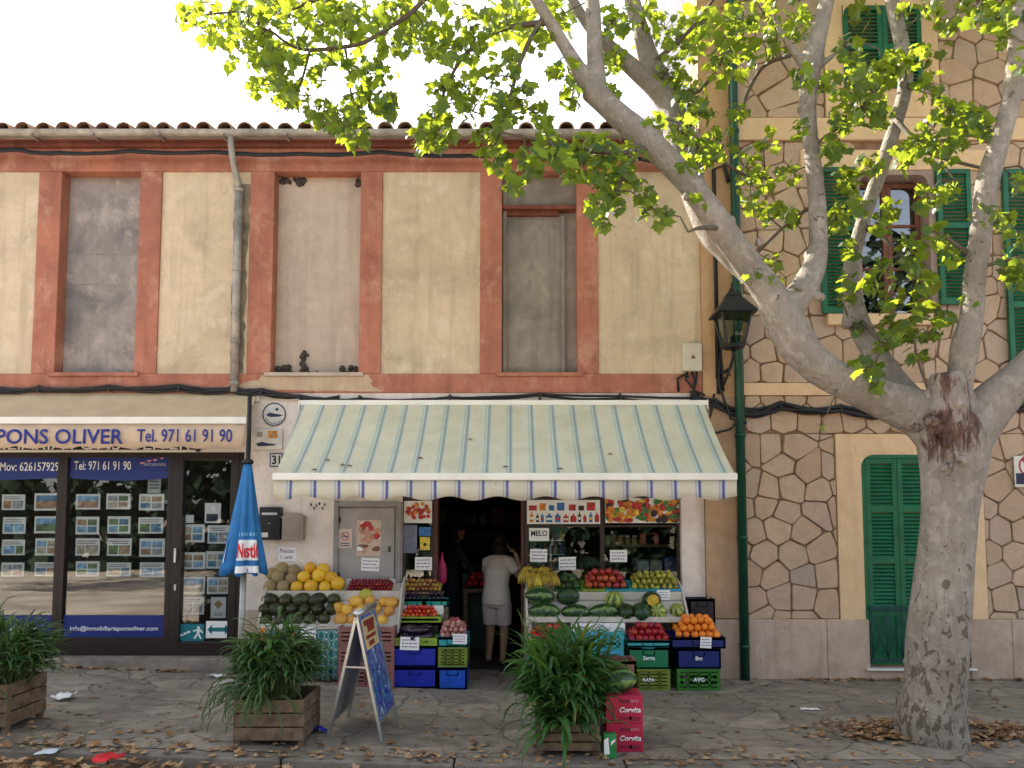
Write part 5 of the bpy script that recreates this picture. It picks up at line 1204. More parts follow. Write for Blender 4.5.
m = MB(); m.box(a, b_, -.06, .08, zt_m-.02, zt_m); single('shelf_board', m, m_wood, 'narrow board under the brown medlar heap', 'shelf')
pile('medlar', me_medlar, (a,-.055,zt_m), (b_-a,0,0), (0,.13,.06), .023, 3, 'small brown and yellow fruit heaped under the narrow pane', 'fruit', 'brown fruit heap')
# onions and garlic
z = gz(-.6); z = crate(438, 467, -.62, .40, z, .215, 'solid', m_cbright, 'bright blue crate at the bottom of the onion stack', logo=None); z = crate(438, 467, -.62, .40, z, .195, 'vent', m_olive, 'olive vented crate in the onion stack', 6)
zt_o = z; crate(437, 468, -.62, .40, z, .10, 'solid', m_cteal, 'teal tray of onions and garlic on top of its stack')
a, b_ = P(438,635,-.6).x, P(468,635,-.6).x
pile('pink_garlic', me_onion, (a+.01,-.61,zt_o+.07), (b_-a-.02,0,0), (0,.22,.10), .026, 3, 'pink garlic bulb in the teal tray beside the doorway', 'garlic', 'garlic bulbs')
pile('red_onion', me_ronion, (a+.01,-.39,zt_o+.09), (b_-a-.02,0,0), (0,.16,.08), .028, 4, 'dark red onion behind the garlic beside the doorway', 'onion', 'red onions')
price(453,467,634,644,-.636,'price card on the front of the onion tray')
# right hand stand: watermelons and melons
place_row(me_wmel, 'watermelon', [(544.5,612,-.40),(576,613,-.40),(604,612.5,-.40)], 'striped watermelon in the front row of the right stand', 'watermelon', 'front row watermelons', lambda px: (qf.uniform(-.5,1.5), 0, qf.uniform(-.12,.12)))
place_row(me_wmel, 'watermelon', [(540,596,-.31)], 'striped watermelon under the bananas on the right stand', 'watermelon', None, lambda px: (.9, .05, .05))
place_row(me_wmeld, 'dark_watermelon', [(568,596.5,-.31)], 'dark watermelon beside the striped one under the bananas', 'watermelon', None, lambda px: (.4, 0, .1))
place_row(me_wmeld, 'dark_watermelon', [(626,612,-.40),(641,612,-.39)], 'dark mottled watermelon in the front row of the right stand', 'watermelon', 'dark front watermelons', lambda px: (qf.uniform(0,2), 0, 1.45))
place_row(me_wmelr, 'pale_round_melon', [(658,612,-.40)], 'pale yellow striped round melon in the front row beside the dark ones', 'melon', None, lambda px: (1.3,.2,1.2))
place_row(me_wmelr, 'pale_round_melon', [(677,611,-.39)], 'rightmost round melon in the front row of the right stand', 'melon', None, lambda px: (.5,.9,.9))
place_row(me_wmelr, 'pale_round_melon', [(614.5,600,-.32)], 'pale striped melon perched above the front row in the middle', 'melon', None, lambda px: (.2,1.2,1.6))
CM = MB(); CM.ball((0,0,0), .10, .085, .085, 18, 12); CM.add([(.06*math.cos(2*math.pi*k/18), -.0875, .06*math.sin(2*math.pi*k/18)) for k in range(18)], [tuple(range(18))], 1)
single('cut_melon', CM, [bpy.data.materials['dark_watermelon_skin'], mat('yellow_flesh', (.55,.36,.03), .35, .3, 20, .1)], 'dark melon with a round yellow patch facing the street on the right stand', 'melon').location = P(651.5, 599.5, -.33)
# trays with apples and pears on the upper tier
zz = RS[5]+.006
def tray_on_tier(px0, px1, m_, label, h=.055):
    a, b_ = P(px0,592,YM).x, P(px1,592,YM).x; o = single('tray', crate_mb(b_-a, .26, h, 'vent', 2), m_, label, 'tray', 'trays on the right stand'); sl_ = math.atan2(RS[6]-RS[5], .29)
    o.rotation_euler.x = sl_; o.location = ((a+b_)/2, YM+.012+.13*math.cos(sl_), RS[5]+.13*math.sin(sl_)+.005); return a, b_
a, b_ = tray_on_tier(582, 605.5, m_lime, 'lime tray under the left half of the apples'); a2, b2 = tray_on_tier(606, 631, m_cteal, 'teal tray under the right half of the apples')
pile('apple', me_apple, (a+.01, YM+.02, RS[5]+.035), (b2-a-.02,0,0), (0,.245,.13), .036, 3, 'shiny red apple heaped on the upper tier of the right stand', 'apple', 'red apples')
a, b_ = tray_on_tier(631.5, 656, m_cteal, 'teal tray under the left half of the pears'); a2, b2 = tray_on_tier(656.5, 681, m_sky, 'blue tray under the right half of the pears')
pile('pear', me_pear, (a+.01, YM+.02, RS[5]+.03), (b2-a-.02,0,0), (0,.245,.115), .031, 3, 'small yellow green pear heaped on the upper tier of the right stand', 'pear', 'pears', lean=.9)
price(657,670,590,600,-.285,'price card hanging below the pears')
tray_on_tier(556, 581.5, m_leafg, 'dark green tray of avocados between bananas and apples')
me_avo = veg('avocado', (.02,.045,.012), (.05,.09,.02), 16, ('oval',.05,.034,.034,.1), .5, rv=.3)
a, b_ = P(558,590,-.2).x, P(580,590,-.2).x
pile('avocado', me_avo, (a, YM+.025, RS[5]+.03), (b_-a,0,0), (0,.23,.10), .036, 2, 'dark green avocado in the tray beside the bananas', 'avocado', 'avocados', lean=.3)
# bananas: hands of curved fruit
mb_ = MB()
for k in range(6):
    a = -.5+k*.2; pts = []
    for i in range(7):
        t = i/6; ang = -.2+1.5*t; pts.append((.10*math.sin(a)*t*1.1+.012*k-.03, -.02-.10*math.sin(ang*.9)*math.cos(a), .14-.16*t+.02*math.sin(3*t)))
    mb_.tube(pts, [.006,.012,.017,.018,.017,.013,.005], 7, 0)
mb_.tube([(-.005,0,.13),(0,.0,.165)], .014, 7, 1)
me_ban = mb_.mesh('banana_bunch', [mat('banana_skin', (.36,.25,.025), .5, .6, 14, .05, rv=.3), mat('fruit_stalk', (.1,.07,.03))])
for i in range(4):
    for j in range(2): put('banana_bunch', me_ban, P(531+6.2*i+qf.uniform(-1,1), 585-5*j, -.2+.1*j), (qf.uniform(-.15,.15),qf.uniform(-.2,.2),qf.uniform(-.5,.5)), 'ripe banana bunch at the left end of the right stand', 'bananas', 'banana bunches')
# crates beneath the right stand
z = 0; z = crate(527, 568, -.62, .34, z, .215, 'vent', m_sky, 'lower sky blue crate under the tomatoes behind the middle planter', 4); z = crate(527, 568, -.62, .34, z, .215, 'vent', m_sky, 'upper sky blue crate under the tomatoes behind the middle planter', 4)
zt_r = z; crate(527, 568, -.62, .2, z, .07, 'vent', m_lime, 'lime tray with large tomatoes at the left of the right stand', 2)
a, b_ = P(529,635,-.6).x, P(567,635,-.6).x
pile('tomato', me_tom, (a,-.61,zt_r+.04), (b_-a,0,0), (0,.17,.04), .042, 2, 'large red tomato in the lime tray of the right stand', 'tomato', 'large tomatoes')
for j, (u, v) in enumerate(((572,597),(599,624))):
    z = 0
    for i in range(3): z = crate(u, v, -.60, .34, z, .19, 'vent', (m_cteal, m_turq, m_sky)[(i+j) % 3], '%s crate of the %s stack behind the middle planter' % (('lowest','middle','top')[i], ('left teal','right teal')[j]), 4)
def d_arcs(m, x0, x1, z0, z1, y):
    w, h_ = x1-x0, z1-z0
    for cx, r in ((.2,.55),(.55,.6),(.9,.5)):
        for rr, mi in ((r,1),(r*.75,2)):
            vs = []; N = 12
            for k in range(N+1):
                a_ = math.pi*k/N; vs += [(x0+w*cx+h_*rr*math.cos(a_), y, z0+h_*.05+h_*rr*math.sin(a_)*1.4), (x0+w*cx+h_*(rr-.1)*math.cos(a_), y, z0+h_*.05+h_*(rr-.1)*math.sin(a_)*1.4)]
            vs = [(min(max(x,x0),x1),yy,min(z_,z1)) for x,yy,z_ in vs]
            m.add(vs, [(2*k,2*k+1,2*k+3,2*k+2) for k in range(N)], mi)
plate('printed_panel', 571, 625, 623, 640, -.515, [m_whitev, mat('arc_grey', (.25,.28,.28), .5, .1, 4, 0), m_turq], 'white panel printed with grey green arcs below the watermelons', 'panel', d_arcs)
z = 0; z = crate(627, 670, -.62, .38, z, .212, 'vent', m_olive, 'olive vented crate at the bottom of the nectarine stack', 6, logo='RAFA'); z = crate(628, 670, -.62, .38, z, .212, 'solid', m_cgreen, 'green solid crate in the middle of the nectarine stack', logo='Serra')
zt_n = z; crate(626, 671, -.63, .36, z, .07, 'solid', m_cteal, 'teal tray heaped with dark red nectarines')
a, b_ = P(628,640,-.6).x, P(669,640,-.6).x
pile('nectarine', me_nect, (a,-.615,zt_n+.035), (b_-a,0,0), (0,.2,.08), .033, 3, 'dark red nectarine in the teal tray under the right stand', 'nectarine', 'nectarines')
z = 0; z = crate(677, 720, -.62, .40, z, .215, 'vent', m_leafg, 'leaf green vented crate at the bottom of the orange stack', 4, logo='AVG'); z = crate(677, 721, -.62, .40, z, .20, 'solid', m_cdblue, 'dark blue crate in the middle of the orange stack', logo='Bm')
zt_g = z; crate(671, 726, -.65, .44, z, .11, 'solid', m_cdblue, 'wide dark blue tray of oranges on top of its stack')
a, b_ = P(673,640,-.62).x, P(724,640,-.62).x
pile('orange', me_orange, (a+.01,-.635,zt_g+.075), (b_-a-.02,0,0), (0,.30,.10), .037, 3, 'bright orange in the heap beside the right stand', 'orange', 'oranges')
price(700,711,637,648,-.67,'white price card on the front of the orange tray',.06)
price(699,705,618,624,-.36,'white tag standing behind the oranges',.05)
z = 0
for i in range(3): z = crate(690, 716, -.2, .19, z, .285, 'solid', m_blackp, ('lowest','middle','top')[i]+' black crate behind the oranges by the white pier')
# red cartons, melon and crate by the middle planter
def d_cart(k):
    def f(m, x0, x1, z0, z1, y): pass
    return f
m_carton = mat('crimson_carton', (.42,.012,.05), .55, .15, 5, .05)
zc = 0.0; CY = -2.6
for i, lab in enumerate(('lower crimson carton on the ground beside the middle planter','upper crimson carton stacked beside the middle planter')):
    a, b_ = P(606,725,CY).x, P(643,725,CY).x; h = .205
    t = thing('carton', lab, 'carton', ((a+b_)/2, CY+.13, zc), 'crimson cartons')
    m = MB(); m.box(a, b_, CY, CY+.26, zc, zc+h-.002); obj('box', m, m_carton, t, bevel=.004)
    text_obj('Corvita', a+.10, b_-.015, zc+.075, zc+.125, CY-.002, m_whitev, t, bold=.03, shear=.25, keep=True)
    text_obj('BIO', b_-.09, b_-.03, zc+.155, zc+.175, CY-.002, mat('pale_pink_ink', (.6,.3,.35), .6, .1, 5, 0), t)
    m = MB(); m.quad((a+.10,CY-.002,zc+.15),(a+.19,CY-.002,zc+.15),(a+.19,CY-.002,zc+.175),(a+.10,CY-.002,zc+.175)); m.quad((a+.1,CY-.002,zc+.03),(a+.19,CY-.002,zc+.03),(a+.19,CY-.002,zc+.05),(a+.1,CY-.002,zc+.05)); m.quad((b_-.1,CY-.002,zc+.02),(b_-.02,CY-.002,zc+.02),(b_-.02,CY-.002,zc+.05),(b_-.1,CY-.002,zc+.05)); obj('printed_patch', m, mat('dark_crimson_ink', (.2,.01,.03), .6, .2, 8, 0), t)
    zc += h
put('watermelon', me_wmel, (P(618,693,CY+.1).x, CY+.11, zc+.088), (1.2,0,.3), 'watermelon resting on the crimson cartons', 'watermelon', None)
z = 0
for i in range(3):
    w = .27; o = single('crate', crate_mb(w, .22, .2, 'solid'), (m_blackp, m_blackp, m_mauve_p)[i], ('black crate on the ground behind the crimson cartons','second black crate behind the crimson cartons','red brown crate on top of the black ones behind the watermelon')[i], 'crate'); o.location = (P(618,690,CY+.4).x, CY+.42, z); z += .202
CT = thing('drink_carton', 'green and white drinks pack on the ground between planter and crimson cartons', 'carton', (P(612,745,-2.72).x, -2.72, 0))
m = MB(); x = P(610.5,745,-2.72).x; m.box(x-.05, x+.04, -2.75, -2.68, 0.001, .17); obj('box', m, mat('green_carton', (.02,.2,.05), .4, .3, 9, .05), CT, bevel=.004)
m = MB(); m.quad((x-.05,-2.752,.03),(x-.01,-2.752,.03),(x-.02,-2.752,.15),(x-.05,-2.752,.13)); obj('printed_patch', m, m_whitev, CT); m = MB(); m.quad((x,-2.752,.09),(x+.03,-2.752,.12),(x+.03,-2.752,.14),(x,-2.752,.12)); obj('printed_patch', m, m_whitev, CT)

# ================================================================== planters and plants
def planter(cx, cy, w, d, h, label, rz=0, flare=.0):
    t = thing('planter_box', label, 'planter', (cx, cy, gz(cx))); z0 = gz(cx)
    m = MB(); n = 3; ph = (h-.04)/n; M_ = Matrix.Translation((cx,cy,z0)) @ Matrix.Rotation(rz,4,'Z')
    q = random.Random(int(cx*100))
    for side in range(4):
        a = side*math.pi/2; L = w if side % 2 == 0 else d-.05; off = (d if side % 2 == 0 else w)/2
        m = MB(); Ms = M_ @ Matrix.Rotation(a,4,'Z')
        for k in range(n):
            zz = .04+k*ph; j = q.uniform(-.004,.004); m.box(-L/2+.001, L/2-.001, -off+j, -off+.022+j, zz+.004, zz+ph-.006, 0, Ms)
        obj('plank_side', m, m_wood, t, bevel=.004)
    for sx_ in (-1,1):
        for sy_ in (-1,1):
            m = MB(); m.box(sx_*(w/2-.025)-.022, sx_*(w/2-.025)+.022, sy_*(d/2-.045)-.02, sy_*(d/2-.045)+.02, -.03, h-.03, 0, M_); obj('post', m, m_wood, t)
    m = MB(); m.box(-w/2+.03, w/2-.03, -d/2+.03, d/2-.03, .05, h-.05, 0, M_); obj('soil', m, mat('potting_soil', (.03,.02,.014), .95, .4, 20, .5), t)
def frond(m, base, az, L, lift, width, q, n=13, serr=True, droop=1.0, col=0, end=.95):
    d = Vector((math.cos(az), math.sin(az), 0)); side = Vector((-d.y, d.x, 0)); p = Vector(base); a = lift; pts = []
    tw = q.uniform(-.4,.4)
    for i in range(n+1):
        pts.append((p.copy(), a)); a -= droop*(lift+end)/n*(.4+1.2*i/n); p = p+(d*math.cos(a)+Vector((0,0,1))*math.sin(a))*(L/n)+side*tw*.01*i*L/n*3
    vs = []; fs = []
    for i, (p, a) in enumerate(pts):
        t = i/n; w = width*(math.sin(math.pi*min(1,.12+t*.88))**.75)
        nrm = Vector((-d.x*math.sin(a), -d.y*math.sin(a), math.cos(a)))
        e = side*math.cos(tw)+nrm*math.sin(tw)
        vs += [p-e*w-nrm*w*.25, p+nrm*.0, p+e*w-nrm*w*.25]
    if not serr:
        for i in range(n): fs += [(3*i,3*i+3,3*i+4,3*i+1),(3*i+1,3*i+4,3*i+5,3*i+2)]
        m.add(vs, fs, col, True)
    else:   # pinnate frond: leaflets along a midrib, all joined so the frond stays one island
        pv = []; pf = []
        for i in range(n):
            for h_ in (0,.5):
                p = pts[i][0].lerp(pts[i+1][0], h_); a = pts[i][1]; t = (i+h_)/n; w = width*(math.sin(math.pi*min(1,.1+t*.9))**.7)
                nrm = Vector((-d.x*math.sin(a), -d.y*math.sin(a), math.cos(a))); e = side*math.cos(tw)+nrm*math.sin(tw); f = d*math.cos(a)+Vector((0,0,1))*math.sin(a); s = L/n*.32
                for sg in (-1,1):
                    o = len(pv); pv += [p-f*s*.55, p+e*sg*w*.55+f*s*.1-nrm*w*.08, p+e*sg*w+f*s*.9-nrm*w*.35, p+e*sg*w*.5+f*s*1.1-nrm*w*.1, p+f*s*.7]; pf.append((o,o+1,o+2,o+3,o+4))
        m.add(pv, pf, col, False)
        rib = [(p) for p, a in pts]; m.tube(rib, .0035, 4, 1, cap=False)
m_fern = leafy('fern_leaf', (.012,.050,.011), (.05,.14,.028), (.17,.30,.04), .28, .35, (.20,.17,.04))
m_stand = mat('worn_cream_paint', (.50,.455,.39), .6, .25, 5, .1)
m_stemg = mat('fern_stem', (.06,.09,.03), .6, .3, 9, 0)
def fern(cx, cy, w, d, h, n, label, L0, L1, seed, width=.045, lifts=(.5,1.45), serr=True, straps=0, name='fern_plant'):
    q = random.Random(seed); m = MB(); z0 = gz(cx)
    for k in range(n):
        bx_, by_ = q.uniform(-1,1), q.uniform(-1,1); az = math.atan2(by_*d+q.uniform(-.3,.3), bx_*w+q.uniform(-.3,.3))+q.uniform(-.5,.5)
        b0 = Vector((cx+bx_*w*.42, cy+by_*d*.40, z0+h-.06)); out = max(abs(bx_), abs(by_)); lift = lifts[1]-(lifts[1]-lifts[0])*out*q.uniform(.6,1.15)
        frond(m, b0, az, q.uniform(L0, L1)*(.75+.35*q.random()), lift, width*q.uniform(.7,1.2), q, 13, serr, q.uniform(.7,1.3), 0, .25 if q.random() < .7 else 1.1)
    for k in range(straps):
        az = q.uniform(0,6.28); b0 = Vector((cx+q.uniform(-.4,.4)*w, cy+q.uniform(-.4,.4)*d, z0+h-.06)); frond(m, b0, az, q.uniform(L0,L1), q.uniform(.8,1.45), width*.55, q, 12, False, q.uniform(.6,1.4))
    o = single(name, m, [m_fern, m_stemg], label, 'plant', 'plants in the wooden planters', loc=(cx, cy, z0+h-.06)); return o
def bush(cx, cy, rx, ry, zb, H, n, label, seed, trail=40, serr=.7, name='fern_plant', Lk=1.0, wk=1.0):
    """dense upright fern: thin stems through the bush, short curling leaves from every height"""
    q = random.Random(seed); m = MB(); z0 = gz(cx)+zb
    for k in range(n):
        a = q.uniform(0, 6.28); r = math.sqrt(q.random()); bx_, by_ = r*math.cos(a), r*math.sin(a)
        base = Vector((cx+bx_*rx*.55, cy+by_*ry*.55, z0)); hh = H*(1-.45*r*r)*q.uniform(.45,1.0)
        tip = Vector((cx+bx_*rx*.85, cy+by_*ry*.85, z0+hh*.72)); mid = base.lerp(tip,.5)+Vector((0,0,.04)); m.tube([base, mid, tip], [.004,.003,.002], 4, 1, cap=False)
        for j in range(4):
            t = q.uniform(.3,1); p = base.lerp(mid, t*2) if t < .5 else mid.lerp(tip, t*2-1)
            az = a+q.gauss(0,.9) if r > .3 else q.uniform(0,6.28); frond(m, p, az, q.uniform(.12,.25)*(.8+.4*H)*Lk, q.uniform(.5,1.45), q.uniform(.012,.021)*wk, q, 8, q.random() < serr, q.uniform(.6,1.5), 0, q.choice((.2,.8,1.2)))
    for k in range(trail):   # fronds hanging over the rim
        a = q.choice((q.uniform(3.3,5.2), q.uniform(2.9,4.9))); p = Vector((cx+rx*.62*math.cos(a), cy+ry*.72*math.sin(a), z0+q.uniform(-.02,.14))); frond(m, p, a+q.gauss(0,.45), q.uniform(.2,.46), q.uniform(.1,.9), q.uniform(.014,.02), q, 11, serr > 0, 1.1, 0, 1.45)
    return single(name, m, [m_fern, m_stemg], label, 'plant', 'plants in the wooden planters', loc=(cx, cy, z0))
p2a, p2b = P(232,750,-2.66).x, P(303,750,-2.66).x
planter((p2a+p2b)/2, -2.66+.25, p2b-p2a, .5, .34, 'weathered slatted wooden planter left of the folding board')
bush((p2a+p2b)/2-.03, -2.42, .32, .30, .30, .86, 230, 'bushy dark green fern in the planter left of the folding board', 1, 60)
p1b = P(4,738,-2.6).x
planter(p1b-.28, -2.34, .56, .5, .36, 'weathered wooden planter cut by the left photo edge')
bush(p1b-.22, -2.40, .44, .36, .31, .82, 220, 'bushy dark green fern in the planter at the left photo edge', 2, 90)
p3a, p3b = P(537,752,-2.72).x, P(600,752,-2.72).x
planter((p3a+p3b)/2, -2.72+.22, p3b-p3a, .44, .24, 'low wooden planter beside the crimson cartons in the middle')
bush((p3a+p3b)/2-.0, -2.52, .34, .30, .18, 1.02, 210, 'tall strap leaved plant in the middle planter', 3, 22, 0, 'strap_leaf_plant', 1.25, 1.0)
q = random.Random(8); m = MB()
for k in range(70):
    az = q.uniform(0,6.28); b0 = Vector(((p3a+p3b)/2+q.uniform(-.5,.5)*(p3b-p3a), -2.5+q.uniform(-.2,.2), .18)); frond(m, b0, az, q.uniform(.55,1.12), q.uniform(1.36,1.57), q.uniform(.012,.021), q, 13, False, q.uniform(.35,.95), 0, q.choice((.0,.3,.9)))
for k in range(60):
    az = q.uniform(3.2,6.2); b0 = Vector(((p3a+p3b)/2+q.uniform(-.5,.5)*(p3b-p3a), -2.62+q.uniform(-.1,.2), .18)); frond(m, b0, az, q.uniform(.22,.42), q.uniform(.7,1.45), q.uniform(.013,.022), q, 12, k % 3 == 0, q.uniform(.8,1.3))
o = bpy.data.objects['strap_leaf_plant']; m.v = [tuple(Vector(v)-o.location) for v in m.v]; obj('inner_leaves', m, [m_fern, m_stemg], None).parent = o

# ================================================================== folding ice cream board
AF = thing('folding_board', 'folding pavement board with aluminium frame and a blue violet ice picture', 'sign board', (P(364,735,-2.2).x, -2.1, gz(-1.2)))
q0 = Vector((-.985, -2.42, gz(-1.0))); rd = Vector((.03,.56,0)); sp = Vector((-.43,.08,0)); H = .94
ap0 = q0+sp*.5+Vector((0,0,H)); ap1 = ap0+rd
def pane_(a0, a1, b0, b1, w=.022):
    m = MB(); m.beam(a0, b0, w, w); m.beam(a1, b1, w, w); m.beam(a0+(b0-a0)*.0, a1, w, w); m.beam(a0+(b0-a0)*.86, a1+(b1-a1)*.86, w, w*.8); return m
e0, e1 = q0, q0+rd; f0, f1 = q0+sp, q0+sp+rd
obj('front_frame', pane_(ap0, ap1, e0, e1), m_alu, AF); obj('rear_frame', pane_(ap0, ap1, f0, f1), m_alu, AF)
def board_mat():
    m, t, b = nt('ice_picture'); co = nd(t, 'ShaderNodeTexCoord').outputs['Object']
    r = nd(t, 'ShaderNodeValToRGB'); e = r.color_ramp.elements; e[0].color = (.01,.02,.09,1); e[1].color = (.7,.75,.8,1)
    for p, c in ((.36,(.02,.04,.18)),(.43,(.04,.10,.42)),(.48,(.12,.05,.28)),(.53,(.05,.28,.6)),(.58,(.02,.03,.10)),(.62,(.45,.55,.7))): x = e.new(p); x.color = c4(c)
    t.links.new(noise_n(t, 6, 4, .55, 1.6, co=co), r.inputs[0]); t.links.new(r.outputs[0], b.inputs['Base Color']); b.inputs['Roughness'].default_value = .25; return m
def slabp(a0, a1, b0, b1, s, e, th, nrm, mi=0, mb=None, u0=.03, u1=.97):
    mb = mb or MB(); c = [a0.lerp(b0,s).lerp(a1.lerp(b1,s),u0), a0.lerp(b0,s).lerp(a1.lerp(b1,s),u1), a0.lerp(b0,e).lerp(a1.lerp(b1,e),u1), a0.lerp(b0,e).lerp(a1.lerp(b1,e),u0)]
    vs = [p-nrm*th for p in c]+[p+nrm*th for p in c]; mb.add(vs, [(0,1,2,3),(7,6,5,4),(0,4,5,1),(1,5,6,2),(2,6,7,3),(3,7,4,0)], mi); return mb
n1 = (ap1-ap0).cross(e0-ap0).normalized(); n1 = n1 if n1.x > 0 else -n1
n2 = (ap1-ap0).cross(f0-ap0).normalized(); n2 = n2 if n2.x < 0 else -n2
obj('picture_panel', slabp(ap0, ap1, e0, e1, .03, .86, .004, n1), board_mat(), AF)
mb = slabp(ap0+n1*.006, ap1+n1*.006, e0+n1*.006, e1+n1*.006, .05, .30, .001, n1, u0=.12, u1=.88); po = obj('cream_patch', mb, mat('cream_print', (.55,.42,.22), .4, .15, 9, 0), AF)
mb = MB()
for s, e, u, v in ((.07,.11,.2,.8),(.11,.17,.35,.75),(.19,.22,.2,.75),(.24,.28,.3,.6)): slabp(ap0+n1*.008, ap1+n1*.008, e0+n1*.008, e1+n1*.008, s, e, .0008, n1, 0, mb, u, v)
obj('red_print', mb, mat('brown_red_print', (.22,.03,.02), .4, .2, 9, 0), AF)
obj('back_panel', slabp(ap0, ap1, f0, f1, .03, .86, .004, n2), mat('grey_board_back', (.22,.24,.25), .5, .25, 6, .05), AF)
mb = MB(); mb.beam(ap0.lerp(e0,.42), ap0.lerp(f0,.42), .012, .012); mb.beam(ap1.lerp(e1,.42), ap1.lerp(f1,.42), .012, .012); obj('brace', mb, m_alu, AF)
mb = MB(); mb.tube([ap0+Vector((0,0,.012))-rd*.02, ap1+Vector((0,0,.012))+rd*.02], .028, 8); obj('hinge', mb, m_alu, AF)

# ================================================================== closed parasol
PB = P(241, 640, -.85); pxs = PB.x
PS = thing('parasol', 'closed blue parasol with white and red printing on a grey pole', 'parasol', (pxs, -.85, gz(pxs)))
ztop, zcan0, zcan1 = P(245,440,-.85).z, P(245,462,-.85).z, P(243,573,-.85).z
tilt = (P(246,460,-.85).x - P(239,640,-.85).x)/(P(246,460,-.85).z-P(239,640,-.85).z)
px_at = lambda z: pxs + tilt*(z-P(241,640,-.85).z)
m = MB(); m.tube([(px_at(gz(pxs)+.02),-.85,gz(pxs)+.02),(px_at(zcan1+.1),-.85,zcan1+.1)], .03, 10); obj('pole', m, mat('grey_pole', (.36,.35,.33), .45, .2, 8, .05, metal=.4), PS)
m = MB(); m.tube([(px_at(zcan1+.1),-.85,zcan1+.1),(px_at(ztop),-.85,ztop)], .024, 10); m.lathe([(.05,0),(.06,.02),(.05,.04),(.03,.05)], (px_at(zcan0),-.85,zcan0-.02), 10); m.tube([(px_at(ztop),-.85,ztop-.1),(px_at(ztop),-.85,ZZ(396,-.85))], .022, 8); obj('upper_pole', m, m_black, PS)
m = MB(); m.lathe([(.24,0),(.24,.05),(.1,.08),(.04,.12)], (px_at(gz(pxs)),-.85,gz(pxs)-.005), 18); obj('base', m, m_cement, PS)
m = MB(); nr, n = 14, 56; rings = []
for j in range(nr+1):
    t = j/nr; z = zcan0+(zcan1-zcan0)*t; r = .035+.14*t**.9; ring = []
    for k in range(n):
        a = 2*math.pi*k/n; f = 1+.34*t*math.sin(8*a+1.2*t)+.10*t*math.sin(17*a+2+3*t); rr = r*f
        dz = 0 if j < nr else -.025*math.sin(8*a+1.2)
        ring.append(Vector((px_at(z)+rr*math.cos(a), -.85+rr*math.sin(a)*.85, z+dz)))
    rings.append(ring)
for j in range(nr):
    for k in range(n):
        pass
vs = [p for r_ in rings for p in r_]
m.add(vs, [(j*n+k,(j+1)*n+k,(j+1)*n+(k+1)%n,j*n+(k+1)%n) for j in range(nr) for k in range(n)], 0, True)
m_pcan = mat('blue_canopy', (.02,.155,.40), .65, .15, 6, .2, 120)
cano = obj('canopy', m, m_pcan, PS); so = cano.modifiers.new('t','SOLIDIFY'); so.thickness = .004; so.offset = -1
# printed patch follows the folds
def on_canopy(a, t, out=.006):
    z = zcan0+(zcan1-zcan0)*t; r = .035+.14*t**.9; f = 1+.34*t*math.sin(8*a+1.2*t)+.10*t*math.sin(17*a+2+3*t); rr = r*f+out
    return Vector((px_at(z)+rr*math.cos(a), -.85+rr*math.sin(a)*.85, z))
def patch(a0, a1, t0, t1, mi, m, out):
    N, K = 10, 6; vs = [on_canopy(a0+(a1-a0)*i/N, t0+(t1-t0)*j/K, out) for j in range(K+1) for i in range(N+1)]
    m.add(vs, [(j*(N+1)+i,(j+1)*(N+1)+i,(j+1)*(N+1)+i+1,j*(N+1)+i+1) for j in range(K) for i in range(N)], mi, True)
m = MB(); ac = R(-62); patch(ac-.62, ac+.62, .70, .88, 0, m, .008); patch(R(-150)-.3, R(-150)+.3, .70, .9, 0, m, .008)
for k in range(7): patch(ac-.6+.18*k, ac-.49+.18*k, .635, .665, 2, m, .008)
patch(ac-.62, ac+.62, .93, .99, 0, m, .008)
for k in range(3): patch(R(-150)-.2+.15*k, R(-150)-.12+.15*k, .76, .83, 1, m, .012)
pp = obj('printed_patch', m, [m_whitev, m_red_, mat('pale_blue_print', (.2,.45,.7), .6, .1, 6, 0)], PS)
tmp = text_obj('Nestlé', -.5, .5, 0, 1, 0, mat('scarlet_print', (.6,.02,.03), .6, .1, 6, 0), PS, bold=.03, ext=0)
for v in tmp.data.vertices: v.co = on_canopy(ac+v.co.x*1.1, .86-.13*v.co.z, .014)

# ================================================================== litter and leaves on the ground
lt = MB()
def paper(px, py, s, sy, m_, label, name='paper_scrap', seed=0, hgt=.02):
    q = random.Random(seed); g = G(px, py, gz(G(px,py).x)); m = MB(); n = 5; vs = []
    for j in range(n):
        for i in range(n): vs.append((( i/(n-1)-.5)*s*(1+q.uniform(-.15,.15)), (j/(n-1)-.5)*sy*(1+q.uniform(-.2,.2)), .006+hgt*q.random()))
    m.add(vs, [(j*n+i,j*n+i+1,(j+1)*n+i+1,(j+1)*n+i) for j in range(n-1) for i in range(n-1)], 0, True)
    o = single(name, m, m_, label, 'litter'); o.location = g; o.rotation_euler.z = q.uniform(-.5,.5); so = o.modifiers.new('t','SOLIDIFY'); so.thickness = .002
paper(64,698,.16,.18,m_paper,'crumpled white paper on the paving near the left planter',seed=1,hgt=.04)
paper(49,752,.12,.12,mat('pale_blue_paper',(.5,.55,.6),.7,.1,6,0),'flat pale card lying near the kerb at lower left',seed=2,hgt=.004)
paper(108,762,.16,.14,mat('red_rag',(.5,.01,.02),.8,.3,9,.3),'crumpled red rag on the ground at the lower left','rag',3,.05)
paper(319,732,.12,.10,mat('blue_rag',(.01,.02,.4),.6,.3,9,.3),'small crumpled blue wrapper beside the second planter','wrapper',4,.05)
paper(216,677,.14,.10,m_paper,'white scrap of paper at the left edge of the second planter',seed=5,hgt=.03)
paper(810,710,.16,.06,m_paper,'white scrap of paper on the paving left of the tree',seed=6,hgt=.01)
